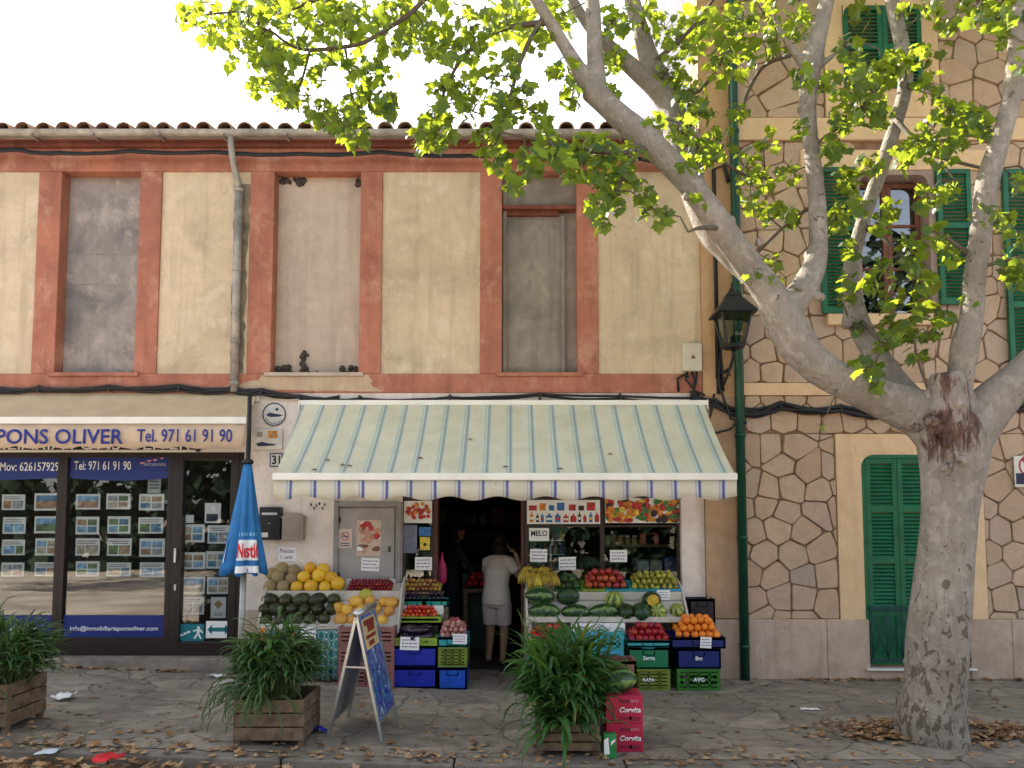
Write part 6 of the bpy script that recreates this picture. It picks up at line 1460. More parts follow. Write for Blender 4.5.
def leaf_shape(s, q):
    pts = []
    lob = [(0,0),(.28,-.12),(.5,.1),(.36,.22),(.62,.5),(.34,.5),(.22,.62),(0,1.0)]
    R_ = [(x,y) for x,y in lob]; L_ = [(-x,y) for x,y in reversed(lob[1:-1])]
    return [(x*s, y*s) for x, y in R_+L_]
dl = MB(); q = random.Random(50)
def deadleaf(x, y, s, zb):
    sh_ = leaf_shape(s, q); a = q.uniform(0,6.28); ca, sa = math.cos(a), math.sin(a); cu = q.uniform(-.5,.9); tx_, ty_ = q.uniform(-.35,.35), q.uniform(-.35,.35)
    vs = []
    for u, v in sh_: 
        xx, yy = u*ca-(v-.4*s)*sa, u*sa+(v-.4*s)*ca; vs.append((x+xx, y+yy, zb+max(0, .004+cu*(u*u+(v-.4*s)**2)/s*.9+xx*tx_+yy*ty_)+.002))
    c = (x, y, zb+.005+q.uniform(0,.012)); n = len(vs); dl.add(vs+[c], [(i,(i+1)%n,n) for i in range(n)], 0, False)
for k in range(2600):     # strip in the gutter
    x = q.uniform(-5.2,5.2); y = KY-.02-abs(q.gauss(0,.16)); dens = .85 if x > 1.9 else (.8 if x < -2.9 else .42)
    if q.random() < dens: deadleaf(x, y, q.uniform(.035,.075), gz(x)-.1+q.uniform(0,.08))
for k in range(1100):
    x = q.uniform(-5.2,5.2); y = KY+.0+abs(q.gauss(0,.25)); 
    if q.random() < (.6 if x < 1.8 else .15): deadleaf(x, y, q.uniform(.025,.06), gz(x)+.01)
for k in range(520):
    x = q.uniform(-5.3,5); y = q.uniform(-2.9,-.05); deadleaf(x, y, q.uniform(.015,.055), gz(x))
tb = G(934, 735)
for k in range(560):
    a = q.uniform(0,6.28); r = .30+abs(q.gauss(0,.20)); x, y = tb.x+.05+r*math.cos(a)*1.5, tb.y+.05+r*math.sin(a)*.6
    if y > KY+.18: deadleaf(x, y, q.uniform(.035,.07), .002+q.uniform(0,.06)*max(0,1-r))
for k in range(170):
    x = q.uniform(P(790,680,0).x, 5.5) if k % 3 else q.uniform(-5,-3.4); y = -.08-abs(q.gauss(0,.06)); deadleaf(x, y if x > 0 else y-.1, q.uniform(.03,.07), gz(x))
m_dl, t_, b__ = nt('dry_plane_leaf'); ge = nd(t_, 'ShaderNodeNewGeometry')
r_ = nd(t_, 'ShaderNodeValToRGB'); e_ = r_.color_ramp.elements; e_[0].color = (.12,.055,.025,1); e_[1].color = (.42,.27,.13,1)
for p_, c_ in ((.3,(.22,.11,.05)),(.6,(.32,.19,.09)),(.85,(.36,.24,.14))): x_ = e_.new(p_); x_.color = c4(c_)
t_.links.new(ge.outputs['Random Per Island'], r_.inputs[0]); t_.links.new(r_.outputs[0], b__.inputs['Base Color']); b__.inputs['Roughness'].default_value = .8; b__.inputs['Specular IOR Level'].default_value = .2
o = obj('fallen_leaves', dl, m_dl); tag(o, 'dry brown plane leaves scattered on paving and heaped along the kerb', 'leaves', kind='stuff')
# ================================================================== plane tree
def crom(pts, sub):
    out = []; n = len(pts)
    for i in range(n-1):
        p0, p1, p2, p3 = pts[max(i-1,0)], pts[i], pts[i+1], pts[min(i+2,n-1)]
        for k in range(sub):
            t = k/sub; out.append([.5*((2*b_)+(-a+c)*t+(2*a-5*b_+4*c-d)*t*t+(-a+3*b_-3*c+d)*t**3) for a, b_, c, d in zip(p0,p1,p2,p3)])
    out.append(list(pts[-1])); return out
def W(px, py, Y, wpx):
    p = P(px, py, Y); sc = F_PX/((p-CAM).dot(FW)); return [p.x, p.y, p.z, max(.004, wpx/2/sc)]
def path(lst, sub=5): return crom([W(*q_) for q_ in lst], sub)
LIMBS = [
 [(935,752,-2.29,72),(934,738,-2.29,69),(933,722,-2.29,66),(935,680,-2.29,62),(940,620,-2.29,60),(945,560,-2.29,55),(950,500,-2.29,55),(953,460,-2.29,66),(953,432,-2.29,72),(955,415,-2.29,55)],
 [(953,445,-2.29,60),(930,420,-2.29,54),(905,408,-2.3,46),(875,396,-2.32,40),(840,380,-2.36,36),(808,357,-2.4,38),(787,325,-2.4,42),(767,290,-2.42,35),(746,262,-2.45,29),(722,228,-2.48,28),(690,185,-2.5,27),(650,143,-2.5,27),(615,112,-2.52,25),(590,88,-2.52,26)],
 [(600,98,-2.52,24),(584,78,-2.52,19),(570,55,-2.52,15),(550,22,-2.55,14),(530,-10,-2.6,12),(500,-60,-2.7,9)],
 [(598,96,-2.52,24),(596,70,-2.5,19),(594,45,-2.48,17),(592,0,-2.4,16),(583,-60,-2.3,12)],
 [(752,278,-2.38,22),(728,252,-2.25,25),(708,228,-2.12,27),(690,180,-1.95,28),(678,135,-1.8,30),(668,100,-1.7,28),(652,66,-1.65,22),(640,30,-1.6,18),(630,-10,-1.5,16),(620,-60,-1.4,12)],
 [(674,112,-1.75,24),(655,88,-1.75,21),(635,70,-1.78,18),(610,48,-1.8,15),(588,25,-1.85,12),(570,-5,-1.9,10)],
 [(780,325,-2.4,33),(795,302,-2.38,31),(808,282,-2.35,28),(817,255,-2.3,22),(818,220,-2.25,19),(814,170,-2.2,17),(808,112,-2.15,17),(812,62,-2.1,22),(822,20,-2.05,17),(832,-25,-2,15),(840,-70,-1.9,10)],
 [(810,72,-2.1,12),(796,55,-2.1,8),(780,30,-2.1,6),(770,5,-2.1,4)],
 [(814,70,-2.1,10),(830,58,-2.1,6),(845,46,-2.1,4),(860,42,-2.1,3)],
 [(940,425,-2.25,34),(915,404,-2.15,29),(893,381,-2.05,28),(875,353,-1.95,25),(860,325,-1.9,24),(852,295,-1.85,20),(851,265,-1.82,16),(862,225,-1.8,15),(874,190,-1.8,15),(886,155,-1.78,15),(897,120,-1.75,15),(905,85,-1.72,15),(902,45,-1.7,15),(892,0,-1.6,14),(884,-60,-1.5,10)],
 [(955,425,-2.3,41),(960,385,-2.35,26),(964,350,-2.4,27),(972,315,-2.45,23),(976,270,-2.5,22),(982,222,-2.55,22),(988,180,-2.58,23),(1000,140,-2.6,20),(1012,95,-2.62,19),(1016,50,-2.65,17),(1020,0,-2.7,15),(1026,-60,-2.7,11)],
 [(950,425,-2.4,44),(949,400,-2.45,40),(947,381,-2.48,36),(946,372,-2.49,30)],
 [(958,445,-2.29,56),(978,420,-2.3,50),(1000,396,-2.32,44),(1025,372,-2.34,38),(1060,335,-2.4,34),(1090,280,-2.45,28)],
 [(968,345,-2.42,22),(974,335,-2.47,14),(977,330,-2.5,9)],
 [(853,312,-1.9,18),(848,322,-1.96,14),(846,328,-1.98,9)],
]
PT = thing('plane_tree', 'large mottled plane tree with forked pale limbs standing on the pavement', 'tree', (tb.x, tb.y, 0))
m = MB(); BR = []
for l in LIMBS:
    pp = path(l); BR += [Vector(p[:3]) for p in pp]; m.tube([p[:3] for p in pp], [p[3]*.94 for p in pp], 20, wob=.11)
q = random.Random(6)
for k in range(9):  # root flare
    a = k*.7; m.tube([(tb.x+.17*math.cos(a),tb.y+.05+.17*math.sin(a),.28),(tb.x+.195*math.cos(a),tb.y+.05+.195*math.sin(a),.08),(tb.x+.225*math.cos(a),tb.y+.05+.225*math.sin(a),-.06)], [.07,.07,.05], 10)
q2 = random.Random(15)
for px, py, r_, n_ in ((945,412,.085,9),(958,430,.07,7),(936,432,.06,6),(948,384,.06,6),(950,458,.05,5)):   # burr tissue round the old cuts
    for _ in range(n_):
        c = P(px+q2.uniform(-14,14), py+q2.uniform(-12,12), -2.29-.27+q2.uniform(-.02,.08)); m.ball(c, r_*q2.uniform(.5,1), r_*q2.uniform(.5,.9), r_*q2.uniform(.6,1.3), 10, 8, wob=.4, seed=q2.random()*9)
for k in range(26):   # small knots and bumps along the trunk
    l = q2.choice(LIMBS[:2]+LIMBS[6:7]+LIMBS[9:11]); i = q2.randrange(1, len(l)-1); a = q2.uniform(0,6.28); w_ = W(*l[i]); m.ball((w_[0]+w_[3]*.86*math.cos(a), w_[1]+w_[3]*.86*math.sin(a), w_[2]+q2.uniform(-.15,.15)), .035, .035, .045, 8, 6, wob=.4, seed=k)
def bark():
    mt, t, b = nt('plane_bark'); co = nd(t, 'ShaderNodeTexCoord').outputs['Object']
    c = ramp(t, noise_n(t, 3, 6, .6, co=co), .3, .7, (.21,.178,.15), (.34,.295,.25))
    c = mixc(t, ramp(t, noise_n(t, 5, 5, .6, 1.0, co=co), .5, .62, (0,0,0), (.45,.45,.45)), c, (.22,.195,.15))
    c = mixc(t, ramp(t, noise_n(t, 8, 4, .55, 1.2, co=co), .52, .62, (0,0,0), (.5,.5,.5)), c, (.40,.355,.30))
    v = noise_n(t, 17, 4, .6, .8, co=co, stretch=(1,1,.6))
    sx_ = nd(t, 'ShaderNodeSeparateXYZ'); t.links.new(co, sx_.inputs[0])
    mr = nd(t, 'ShaderNodeMapRange'); mr.inputs[1].default_value = .2; mr.inputs[2].default_value = 2.4; mr.inputs[3].default_value = .12; mr.inputs[4].default_value = .0; t.links.new(sx_.outputs[2], mr.inputs[0])
    ad = nd(t, 'ShaderNodeMath', operation='ADD'); t.links.new(v, ad.inputs[0]); t.links.new(mr.outputs[0], ad.inputs[1])
    c = mixc(t, ramp(t, ad.outputs[0], .655, .675, (0,0,0), (.8,.8,.8)), c, (.085,.062,.042))
    c = mixc(t, ramp(t, noise_n(t, 30, 5, .6, .3, co=co, stretch=(1,1,.12)), .48, .68, (0,0,0), (.35,.35,.35)), c, (.16,.125,.10))
    # old wound where the limbs part
    cc = P(945,435,-2.5); d = nd(t, 'ShaderNodeVectorMath', operation='DISTANCE'); t.links.new(co, d.inputs[0]); d.inputs[1].default_value = cc
    s = nd(t, 'ShaderNodeMath', operation='MULTIPLY_ADD'); s.inputs[1].default_value = 1.3; t.links.new(noise_n(t, 8, 8, .7, .8, co=co, stretch=(1,1,.22)), s.inputs[0])
    d2 = nd(t, 'ShaderNodeVectorMath', operation='DISTANCE'); t.links.new(co, d2.inputs[0]); d2.inputs[1].default_value = P(948,380,-2.55); mn = nd(t, 'ShaderNodeMath', operation='MINIMUM'); t.links.new(d.outputs['Value'], mn.inputs[0]); ad2 = nd(t, 'ShaderNodeMath', operation='ADD'); ad2.inputs[1].default_value = .08; t.links.new(d2.outputs['Value'], ad2.inputs[0]); t.links.new(ad2.outputs[0], mn.inputs[1]); t.links.new(mn.outputs[0], s.inputs[2])
    c = mixc(t, ramp(t, s.outputs[0], .79, .88, (.92,.92,.92), (0,0,0)), c, ramp(t, noise_n(t, 22, 7, .72, .6, co=co, stretch=(1,1,.3)), .36, .64, (.022,.010,.008), (.17,.09,.068)))
    t.links.new(c, b.inputs['Base Color']); b.inputs['Roughness'].default_value = .85; b.inputs['Specular IOR Level'].default_value = .2
    h = nd(t, 'ShaderNodeMath', operation='ADD'); t.links.new(noise_n(t, 16, 8, .7, .5, co=co), h.inputs[0]); t.links.new(v, h.inputs[1]); bump(t, b, h.outputs[0], .8, .03); return mt
m_bark = bark()
tr = obj('trunk', m, m_bark, PT); rm = tr.modifiers.new('weld', 'REMESH'); rm.mode = 'VOXEL'; rm.voxel_size = .015; rm.use_smooth_shade = True; sm = tr.modifiers.new('soft', 'SMOOTH'); sm.iterations = 6; sm.factor = .5
TW = [
 [(500,-60,-2.7,9),(450,-25,-2.7,6),(424,0,-2.7,5),(408,15,-2.7,5),(385,30,-2.7,4.5),(365,42,-2.7,4),(344,47,-2.7,4),(310,50,-2.7,3.5),(290,45,-2.7,3),(272,32,-2.7,2.5),(258,28,-2.7,2)],
 [(450,-25,-2.7,5),(380,-20,-2.8,4),(320,-2,-2.8,4),(290,10,-2.8,3),(262,14,-2.8,3),(235,12,-2.8,2.5),(195,16,-2.8,2)],
 [(655,146,-2.5,9),(630,152,-2.6,6),(600,152,-2.7,5),(560,146,-2.8,4),(530,138,-2.8,3.5),(498,132,-2.8,2)],
 [(640,150,-2.6,5),(622,180,-2.7,4),(606,210,-2.75,2.5)],
 [(545,15,-2.55,7),(525,50,-2.6,5),(512,90,-2.6,4),(503,125,-2.6,3),(492,150,-2.6,2)],
 [(550,22,-2.55,7),(500,30,-2.5,5),(465,55,-2.4,4),(445,90,-2.4,3),(432,130,-2.4,2)],
 [(740,120,-1.6,3.5),(748,92,-1.6,3.5),(764,66,-1.7,4),(790,55,-2.1,5)],
 [(752,258,-2.0,4),(778,232,-2.0,4),(800,214,-2.1,4),(816,205,-2.2,4)],
 [(896,120,-1.8,6),(925,150,-2.1,4),(950,160,-2.3,3.5),(990,170,-2.5,3)],
 [(668,100,-1.7,6),(700,90,-1.7,4),(722,60,-1.7,3.5),(745,30,-1.7,3)],
 [(690,180,-2.0,6),(715,160,-1.9,4),(745,175,-1.9,3),(772,178,-1.9,2)],
 [(862,225,-1.8,6),(885,240,-2.0,4),(905,260,-2.1,3),(930,300,-2.2,2.5),(940,330,-2.2,2)],
 [(976,260,-2.5,6),(950,240,-2.5,3.5),(925,225,-2.5,2.5)],[(975,268,-2.5,6),(1000,262,-2.6,3),(1024,255,-2.6,2)],
 [(860,320,-1.95,5),(880,345,-2.3,3.5),(868,375,-2.4,2.5)],[(905,85,-1.75,6),(935,95,-2.0,4),(965,118,-2.1,3),(990,125,-2.2,2.5)],
 [(345,47,-2.7,3),(350,80,-2.7,2.5),(352,120,-2.7,2)],[(310,50,-2.7,3),(300,85,-2.7,2.5),(285,110,-2.7,2)],[(385,30,-2.7,3),(378,60,-2.7,2)],
 [(330,-2,-2.8,3),(312,20,-2.8,2),(300,40,-2.8,2)],[(808,150,-2.15,5),(835,130,-2.3,3),(862,110,-2.3,2)],[(940,160,-2.3,3),(958,185,-2.4,2)],
 [(650,66,-1.7,6),(690,30,-1.9,4),(720,-10,-2.0,3)],[(722,228,-2.5,6),(700,228,-2.7,4),(688,232,-2.75,2)],[(930,395,-2.4,3),(918,360,-2.4,2.5),(914,335,-2.4,2)],
]
m = MB()
for l in TW:
    pp = path(l, 6); BR += [Vector(p[:3]) for p in pp]; m.tube([p[:3] for p in pp], [p[3] for p in pp], 6)
# leaf clusters: px, py, spread px, count, Y
CL = [(190,14,14,12,-2.8),(214,30,16,16,-2.8),(248,22,16,16,-2.8),(290,16,16,14,-2.8),(318,8,16,14,-2.8),(240,52,14,10,-2.75),(266,68,16,14,-2.7),(284,95,13,12,-2.7),(258,85,10,6,-2.7),(262,42,14,12,-2.7),(230,10,12,8,-2.8),
 (278,58,15,14,-2.7),(298,46,15,12,-2.7),(322,24,14,12,-2.8),(330,52,14,8,-2.7),(345,22,14,9,-2.8),(368,18,15,10,-2.7),(392,10,15,10,-2.7),(336,118,15,22,-2.7),(352,126,14,18,-2.7),(318,110,13,12,-2.7),(300,92,12,10,-2.7),(356,100,12,10,-2.7),(372,92,13,12,-2.7),(360,72,12,10,-2.7),(384,108,11,12,-2.7),(380,68,11,8,-2.7),(318,74,10,7,-2.7),(340,8,12,8,-2.8),(270,8,12,8,-2.8),(360,140,8,6,-2.7),
 (394,44,13,11,-2.6),(412,36,14,10,-2.6),(432,40,15,14,-2.5),(452,48,15,14,-2.5),(472,44,13,11,-2.5),(430,12,14,8,-2.6),(462,18,14,9,-2.5),(490,20,14,9,-2.5),(445,88,14,16,-2.4),(466,88,13,13,-2.4),(436,115,13,14,-2.4),(418,138,11,12,-2.4),(440,136,11,12,-2.4),(470,112,13,12,-2.4),(486,78,14,12,-2.5),(505,62,14,12,-2.5),(520,88,13,13,-2.6),(534,112,12,10,-2.6),(500,108,14,13,-2.6),(486,140,12,14,-2.6),(500,160,12,14,-2.7),(514,182,10,12,-2.75),(530,160,11,12,-2.75),(540,40,12,7,-2.55),(510,15,14,8,-2.5),
 (548,142,13,18,-2.8),(564,152,13,18,-2.8),(582,162,13,16,-2.75),(602,150,14,18,-2.7),(600,178,13,15,-2.7),(586,142,12,14,-2.7),(622,170,13,14,-2.65),(612,200,11,12,-2.7),(603,222,9,9,-2.7),(640,190,11,8,-2.7),(632,152,12,9,-2.6),(650,207,11,9,-2.7),(664,214,9,6,-2.7),(574,178,8,6,-2.8),(592,202,8,6,-2.75),
 (560,70,13,10,-2.3),(572,96,12,10,-2.2),(610,58,14,16,-2.0),(612,22,15,14,-2.0),(640,12,14,12,-1.9),(560,15,13,8,-2.3),(606,90,10,9,-2.1),
 (665,28,15,14,-1.9),(684,48,16,16,-1.8),(700,20,16,16,-1.9),(724,38,16,16,-1.8),(720,66,15,14,-1.8),(742,62,14,11,-1.7),(692,92,15,20,-2.0),(702,112,13,16,-2.1),(680,128,12,14,-2.2),(702,150,13,16,-2.2),(720,140,13,12,-2.1),(690,165,12,14,-2.3),(740,20,16,16,-1.8),(764,14,16,16,-1.8),(782,34,15,12,-1.9),(760,44,13,10,-1.8),(668,70,13,11,-1.9),(738,110,11,6,-1.9),(700,196,9,6,-2.4),(655,120,9,7,-2.0),
 (748,160,12,9,-2.0),(770,140,11,5,-2.0),(748,185,12,12,-1.9),(766,180,10,8,-1.9),(792,172,11,8,-2.1),(768,212,11,9,-2.0),(752,205,8,5,-2.0),(772,262,8,6,-2.1),(788,216,9,7,-2.1),(752,275,7,4,-2.4),(774,278,6,3,-2.4),
 (798,22,14,12,-2.0),(804,76,12,12,-2.3),(822,82,11,8,-2.3),(846,48,13,9,-2.2),(862,66,13,13,-2.2),(848,88,14,16,-2.3),(872,92,14,18,-2.3),(886,72,12,9,-2.0),(866,112,14,18,-2.3),(846,118,14,16,-2.3),(838,140,13,14,-2.3),(882,112,12,10,-2.2),(898,62,13,13,-1.9),(916,58,12,11,-1.9),(930,84,13,12,-2.1),(928,50,11,5,-2.0),
 (948,110,13,14,-2.2),(962,124,13,16,-2.2),(976,114,12,12,-2.2),(988,128,11,9,-2.3),(918,140,13,14,-2.2),(940,152,13,13,-2.3),(958,142,12,12,-2.3),(934,128,12,12,-2.2),(900,158,11,8,-2.1),(870,160,11,8,-2.0),(848,176,12,10,-2.1),(830,152,10,8,-2.2),(800,128,9,6,-2.3),
 (948,20,13,8,-2.3),(975,8,14,12,-2.4),(998,20,14,14,-2.5),(1012,38,12,10,-2.5),(1018,8,12,9,-2.5),(930,6,12,8,-2.0),(905,12,10,6,-1.8),(1016,66,8,4,-2.5),
 (846,196,12,10,-2.1),(838,222,11,9,-2.1),(862,205,10,6,-2.0),(850,248,9,6,-2.0),(845,282,11,9,-2.1),(846,300,8,4,-2.1),(882,222,10,6,-2.1),(890,208,9,5,-2.1),(884,268,11,8,-2.1),(872,284,10,6,-2.1),(892,296,12,10,-2.1),(912,262,12,9,-2.2),(908,240,10,6,-2.2),(928,196,12,10,-2.3),(948,190,10,6,-2.4),(934,232,11,8,-2.4),(952,252,10,8,-2.5),(926,282,11,9,-2.3),(942,312,11,8,-2.3),(918,310,11,9,-2.3),(904,330,11,11,-2.4),(888,318,9,5,-2.2),(930,334,9,6,-2.4),(884,340,9,5,-2.4),(914,352,7,4,-2.4),(866,368,11,9,-2.5),(878,384,8,5,-2.5),(856,330,7,3,-2.1),
 (988,214,12,12,-2.6),(1004,222,10,8,-2.6),(1006,262,11,8,-2.6),(1016,280,9,5,-2.6),(968,300,7,3,-2.5),(1018,240,8,5,-2.6),(822,425,3,1,-2.5),(792,290,4,1,-2.4),(1020,180,8,5,-2.6)]
def leaf3(mb, p, s, q, droop=None):
    # five lobed plane leaf, folded slightly along each main vein
    O = [(0,-.02),(.18,-.17),(.44,-.12),(.42,.08),(.66,.36),(.44,.40),(.40,.56),(.20,.66),(0,1.0)]
    az = q.uniform(0,6.28); dr = droop if droop is not None else q.uniform(.1,1.35); ro = q.gauss(0,.6)
    d = Vector((math.cos(az)*math.cos(dr), math.sin(az)*math.cos(dr), -math.sin(dr))); sd = Vector((-math.sin(az), math.cos(az), 0)); up_ = sd.cross(d)*-1
    sd2 = sd*math.cos(ro)+up_*math.sin(ro); up2 = up_*math.cos(ro)-sd*math.sin(ro); cu = q.uniform(-.75,.25); k2 = q.uniform(.85,1.15)
    def pt(x, y): return p+sd2*(x*s*k2)+d*(y*s)+up2*s*(cu*(abs(x)*.5+(y-.3)**2*.8))
    pts = [pt(x,y) for x,y in O]+[pt(-x,y) for x,y in reversed(O[1:-1])]; c = pt(0,.28)
    c = c+up2*s*.03; n = len(pts); mb.add(pts+[c], [(i,(i+1)%n,n) for i in range(n)], 0, False)
    return d
q = random.Random(99); lv = MB(); tw = m
import bisect
for (px, py, sp_, cnt, Y) in CL:
    c = P(px, py, Y); near = min(BR, key=lambda b_: (b_-c).length)
    if (near-c).length > .1:
        mid = near.lerp(c, .5)+Vector((q.uniform(-.06,.06), q.uniform(-.06,.06), .05)); tw.tube([near, mid, c], [.008,.006,.003], 5)
    for k in range(int(cnt*2.5+.5)):
        a = q.uniform(0,6.28); r = sp_*math.sqrt(q.random())*1.15; Yl = Y+q.gauss(0,.28)
        p = P(px+r*math.cos(a), py+r*math.sin(a), Yl); s = q.choice((.046,.058,.07,.085,.104))*q.uniform(.85,1.15)*(1.0 if px > 420 else .95)
        leaf3(lv, p, s, q); 
        if q.random() < .35: tw.tube([c, c.lerp(p,.6)+Vector((0,0,.02)), p], [.003,.0022,.0015], 4)
for k in range(18): # seed balls
    px, py, sp_, cnt, Y = q.choice(CL[:60]); p = P(px+q.uniform(-14,14), py+q.uniform(0,16), Y); tw.ball(p, .016, .016, .016, 7, 5)
# the rest of the crown, above what the photograph shows
for k in range(430):
    x = q.uniform(-3.6,6.0); y = q.uniform(-3.6,.9); z = q.uniform(6.75,9.0); 
    if z < 6.75+.25*abs(y+2): continue
    c = Vector((x,y,z))
    if .3 < x < 4.6 and y > -2.2 and q.random() < .55: continue
    for j in range(15): leaf3(lv, c+Vector((q.gauss(0,.2),q.gauss(0,.2),q.gauss(0,.16))), q.uniform(.10,.17), q)
obj('twig', tw, mat('twig_bark', (.11,.085,.06), .85, .3, 12, .3), PT)
m_leaf = leafy('plane_leaf', (.006,.032,.011), (.024,.08,.022), (.56,.66,.03), .42, .35)
obj('crown', lv, m_leaf, PT)

# ================================================================== people
def person(label, loc, rz, J, skin, shirt_m, short_m, hair_m, long_=False, shoe_m=None, hairr=1.0):
    t = thing('person', label, 'person', loc); M_ = Matrix.Translation(loc) @ Matrix.Rotation(rz, 4, 'Z')
    def V(k): return M_ @ Vector(J[k])
    def lim(m, ks, rs, n=14): 
        pp = crom([list(V(k))+[r] for k, r in zip(ks, rs)], 5); m.tube([p[:3] for p in pp], [p[3] for p in pp], n)
    def remesh(o, v=.011, it=4):
        r_ = o.modifiers.new('weld', 'REMESH'); r_.mode = 'VOXEL'; r_.voxel_size = v; r_.use_smooth_shade = True; s_ = o.modifiers.new('soft', 'SMOOTH'); s_.iterations = it
    def torso(m, ks, rx, ry, n=18):
        rings = []
        for k, a, b_ in zip(ks, rx, ry):
            c = Vector(J[k]); rings.append([M_ @ (c+Vector((a*math.cos(2*math.pi*i/n), b_*math.sin(2*math.pi*i/n), 0))) for i in range(n)])
        m.loft(rings)
    b = MB(); torso(b, ('crotch','pelvis','waist','chest','shtop','neck'), (.10,.155,.125,.145,.12,.05), (.085,.11,.095,.105,.075,.05))
    lim(b, ('neck','headlow'), (.052,.05)); hc = V('head'); b.ball(hc, .072, .088, .108, 18, 14, M=Matrix.Rotation(rz,3,'Z') @ Matrix.Rotation(J['nod'],3,'X'))
    RH = Matrix.Rotation(rz,3,'Z') @ Matrix.Rotation(J['nod'],3,'X')
    for s in (-1,1): b.ball(hc+RH @ Vector((s*.073,-.005,-.005)), .012, .022, .03, 8, 6, M=RH)
    b.ball(hc+RH @ Vector((0,.09,-.015)), .013, .02, .022, 8, 6, M=RH); b.ball(hc+RH @ Vector((0,.055,-.075)), .04, .04, .035, 10, 8, M=RH); b.ball(hc+RH @ Vector((0,.083,-.052)), .022, .01, .008, 8, 6, M=RH)
    for s in 'lr':
        lim(b, ('sh'+s,'el'+s,'wr'+s), (.047,.038,.026)); lim(b, ('hip'+s,'kn'+s,'an'+s), (.085,.055,.036)); lim(b, ('an'+s,'he'+s), (.036,.034)); lim(b, ('he'+s,'to'+s), (.034,.026))
        w = V('wr'+s); e = V('el'+s); d = (w-e).normalized()
        if 'hd'+s in J: d = (Matrix.Rotation(rz,3,'Z') @ Vector(J['hd'+s])).normalized()
        sd = d.cross(Vector((0,0,1))).normalized(); up_ = sd.cross(d)
        pc = w+d*.045; b.ball(pc, .036, .045, .018, 10, 8, M=Matrix((sd, d, up_)).transposed())
        for i, (of, L) in enumerate(((-.028,.062),(-.010,.075),(.010,.07),(.027,.055))):
            f0 = w+d*.075+sd*of; f1 = f0+d*L*.5-up_*.008; f2 = f1+d*L*.4-up_*.03; b.tube([f0-d*.02,f0,f1,f2], [.0095,.009,.0085,.007], 7)
        sg = 1 if s == 'l' else -1; b.tube([w+d*.02+sd*sg*.02, w+d*.05+sd*sg*.048-up_*.01, w+d*.08+sd*sg*.052-up_*.025], [.012,.01,.008], 7)
    bo = obj('body', b, skin, t); remesh(bo, .009, 3)
    m = MB(); torso(m, ('hem','pelvis','waist','chest','shtop','collar'), (.178,.178,.152,.168,.145,.07), (.135,.132,.118,.125,.095,.062))
    for s in 'lr':
        a, c = Vector(J['sh'+s]), Vector(J['el'+s]); f = 1.05 if long_ else .55
        pp = [M_ @ (Vector(J['shtop']).lerp(a,.5)), M_ @ a, M_ @ a.lerp(c, f)] + ([M_ @ Vector(J['wr'+s])] if long_ else []); m.tube(pp, [.075,.072,.066]+([.045] if long_ else []), 12)
    so = obj('shirt', m, shirt_m, t); remesh(so, .012, 4)
    m = MB(); torso(m, ('crotch','pelvis','hem2'), (.165,.168,.16), (.122,.125,.115))
    for s in 'lr':
        a, c, f = Vector(J['hip'+s]), Vector(J['kn'+s]), Vector(J['an'+s])
        if long_: lim(m, ('hip'+s,'kn'+s,'an'+s), (.10,.075,.06))
        else: m.tube([M_ @ a, M_ @ a.lerp(c,.5), M_ @ a.lerp(c,.85)], [.104,.10,.092], 14)
    po = obj('trousers' if long_ else 'shorts', m, short_m, t); remesh(po, .012, 4)
    m = MB(); m.ball(hc+RH @ Vector((0,-.018,.018)), .084, .094, .108, 18, 12, wob=.12, M=RH); m.ball(hc+RH @ Vector((0,-.085,.03)), .05*hairr, .045*hairr, .05*hairr, 12, 8, wob=.25); m.ball(hc+RH @ Vector((0,-.055,-.06)), .098, .07, .095, 12, 8, wob=.2, M=RH)
    ho = obj('hair', m, hair_m, t); remesh(ho, .01, 2)
    m = MB()
    for s in (-1,1): m.ball(hc+RH @ Vector((s*.03,.082,.012)), .012, .006, .006, 8, 6, M=RH)
    obj('eyes', m, m_black, t)
    m = MB()
    for s in 'lr': a, c = V('he'+s), V('to'+s); m.beam(a+(a-c)*.25-Vector((0,0,.018)), c+(c-a)*.25-Vector((0,0,.008)), .09, .03)
    so = obj('sandals', m, shoe_m or m_dark, t, bevel=.01)
J1 = dict(crotch=(0,0,.66), pelvis=(0,-.01,.78), hem=(0,-.01,.69), hem2=(0,0,.86), waist=(0,.0,.93), chest=(0,.035,1.10), shtop=(0,.06,1.21), collar=(0,.075,1.265), neck=(0,.08,1.26), headlow=(.01,.10,1.33), head=(.015,.115,1.395), nod=-.35,
 shl=(-.145,.06,1.185), ell=(-.20,.15,.96), wrl=(-.10,.36,.98), shr=(.145,.06,1.185), elr=(.285,.10,.99), wrr=(.20,.11,1.285), hdr=(-.72,-.05,.70), hipl=(-.082,0,.72), knl=(-.085,.03,.41), anl=(-.09,-.02,.08), hel=(-.09,-.05,.045), tol=(-.11,.11,.03),
 hipr=(.082,0,.72), knr=(.085,.03,.41), anr=(.09,-.02,.08), her=(.09,-.05,.045), tor=(.11,.11,.03))
m_skin = mat('tanned_skin', (.30,.155,.10), .5, .12, 12, .08); m_hair = mat('dark_hair', (.010,.007,.006), .75, .4, 60, .5)
w0 = G(496.5, 664, .003)
person('woman seen from behind in cream shirt and pale pink shorts in the shop doorway', (w0.x, w0.y, .003), -.4, J1, m_skin, mat('cream_shirt', (.58,.50,.44), .85, .08, 6, .2), mat('pale_pink_shorts', (.48,.38,.38), .85, .08, 6, .2), m_hair)
J2 = dict(J1); 
for k, v in J1.items():
    if k not in ('nod', 'hdr'): J2[k] = (v[0], v[1]-.02*v[2], v[2]*1.09)
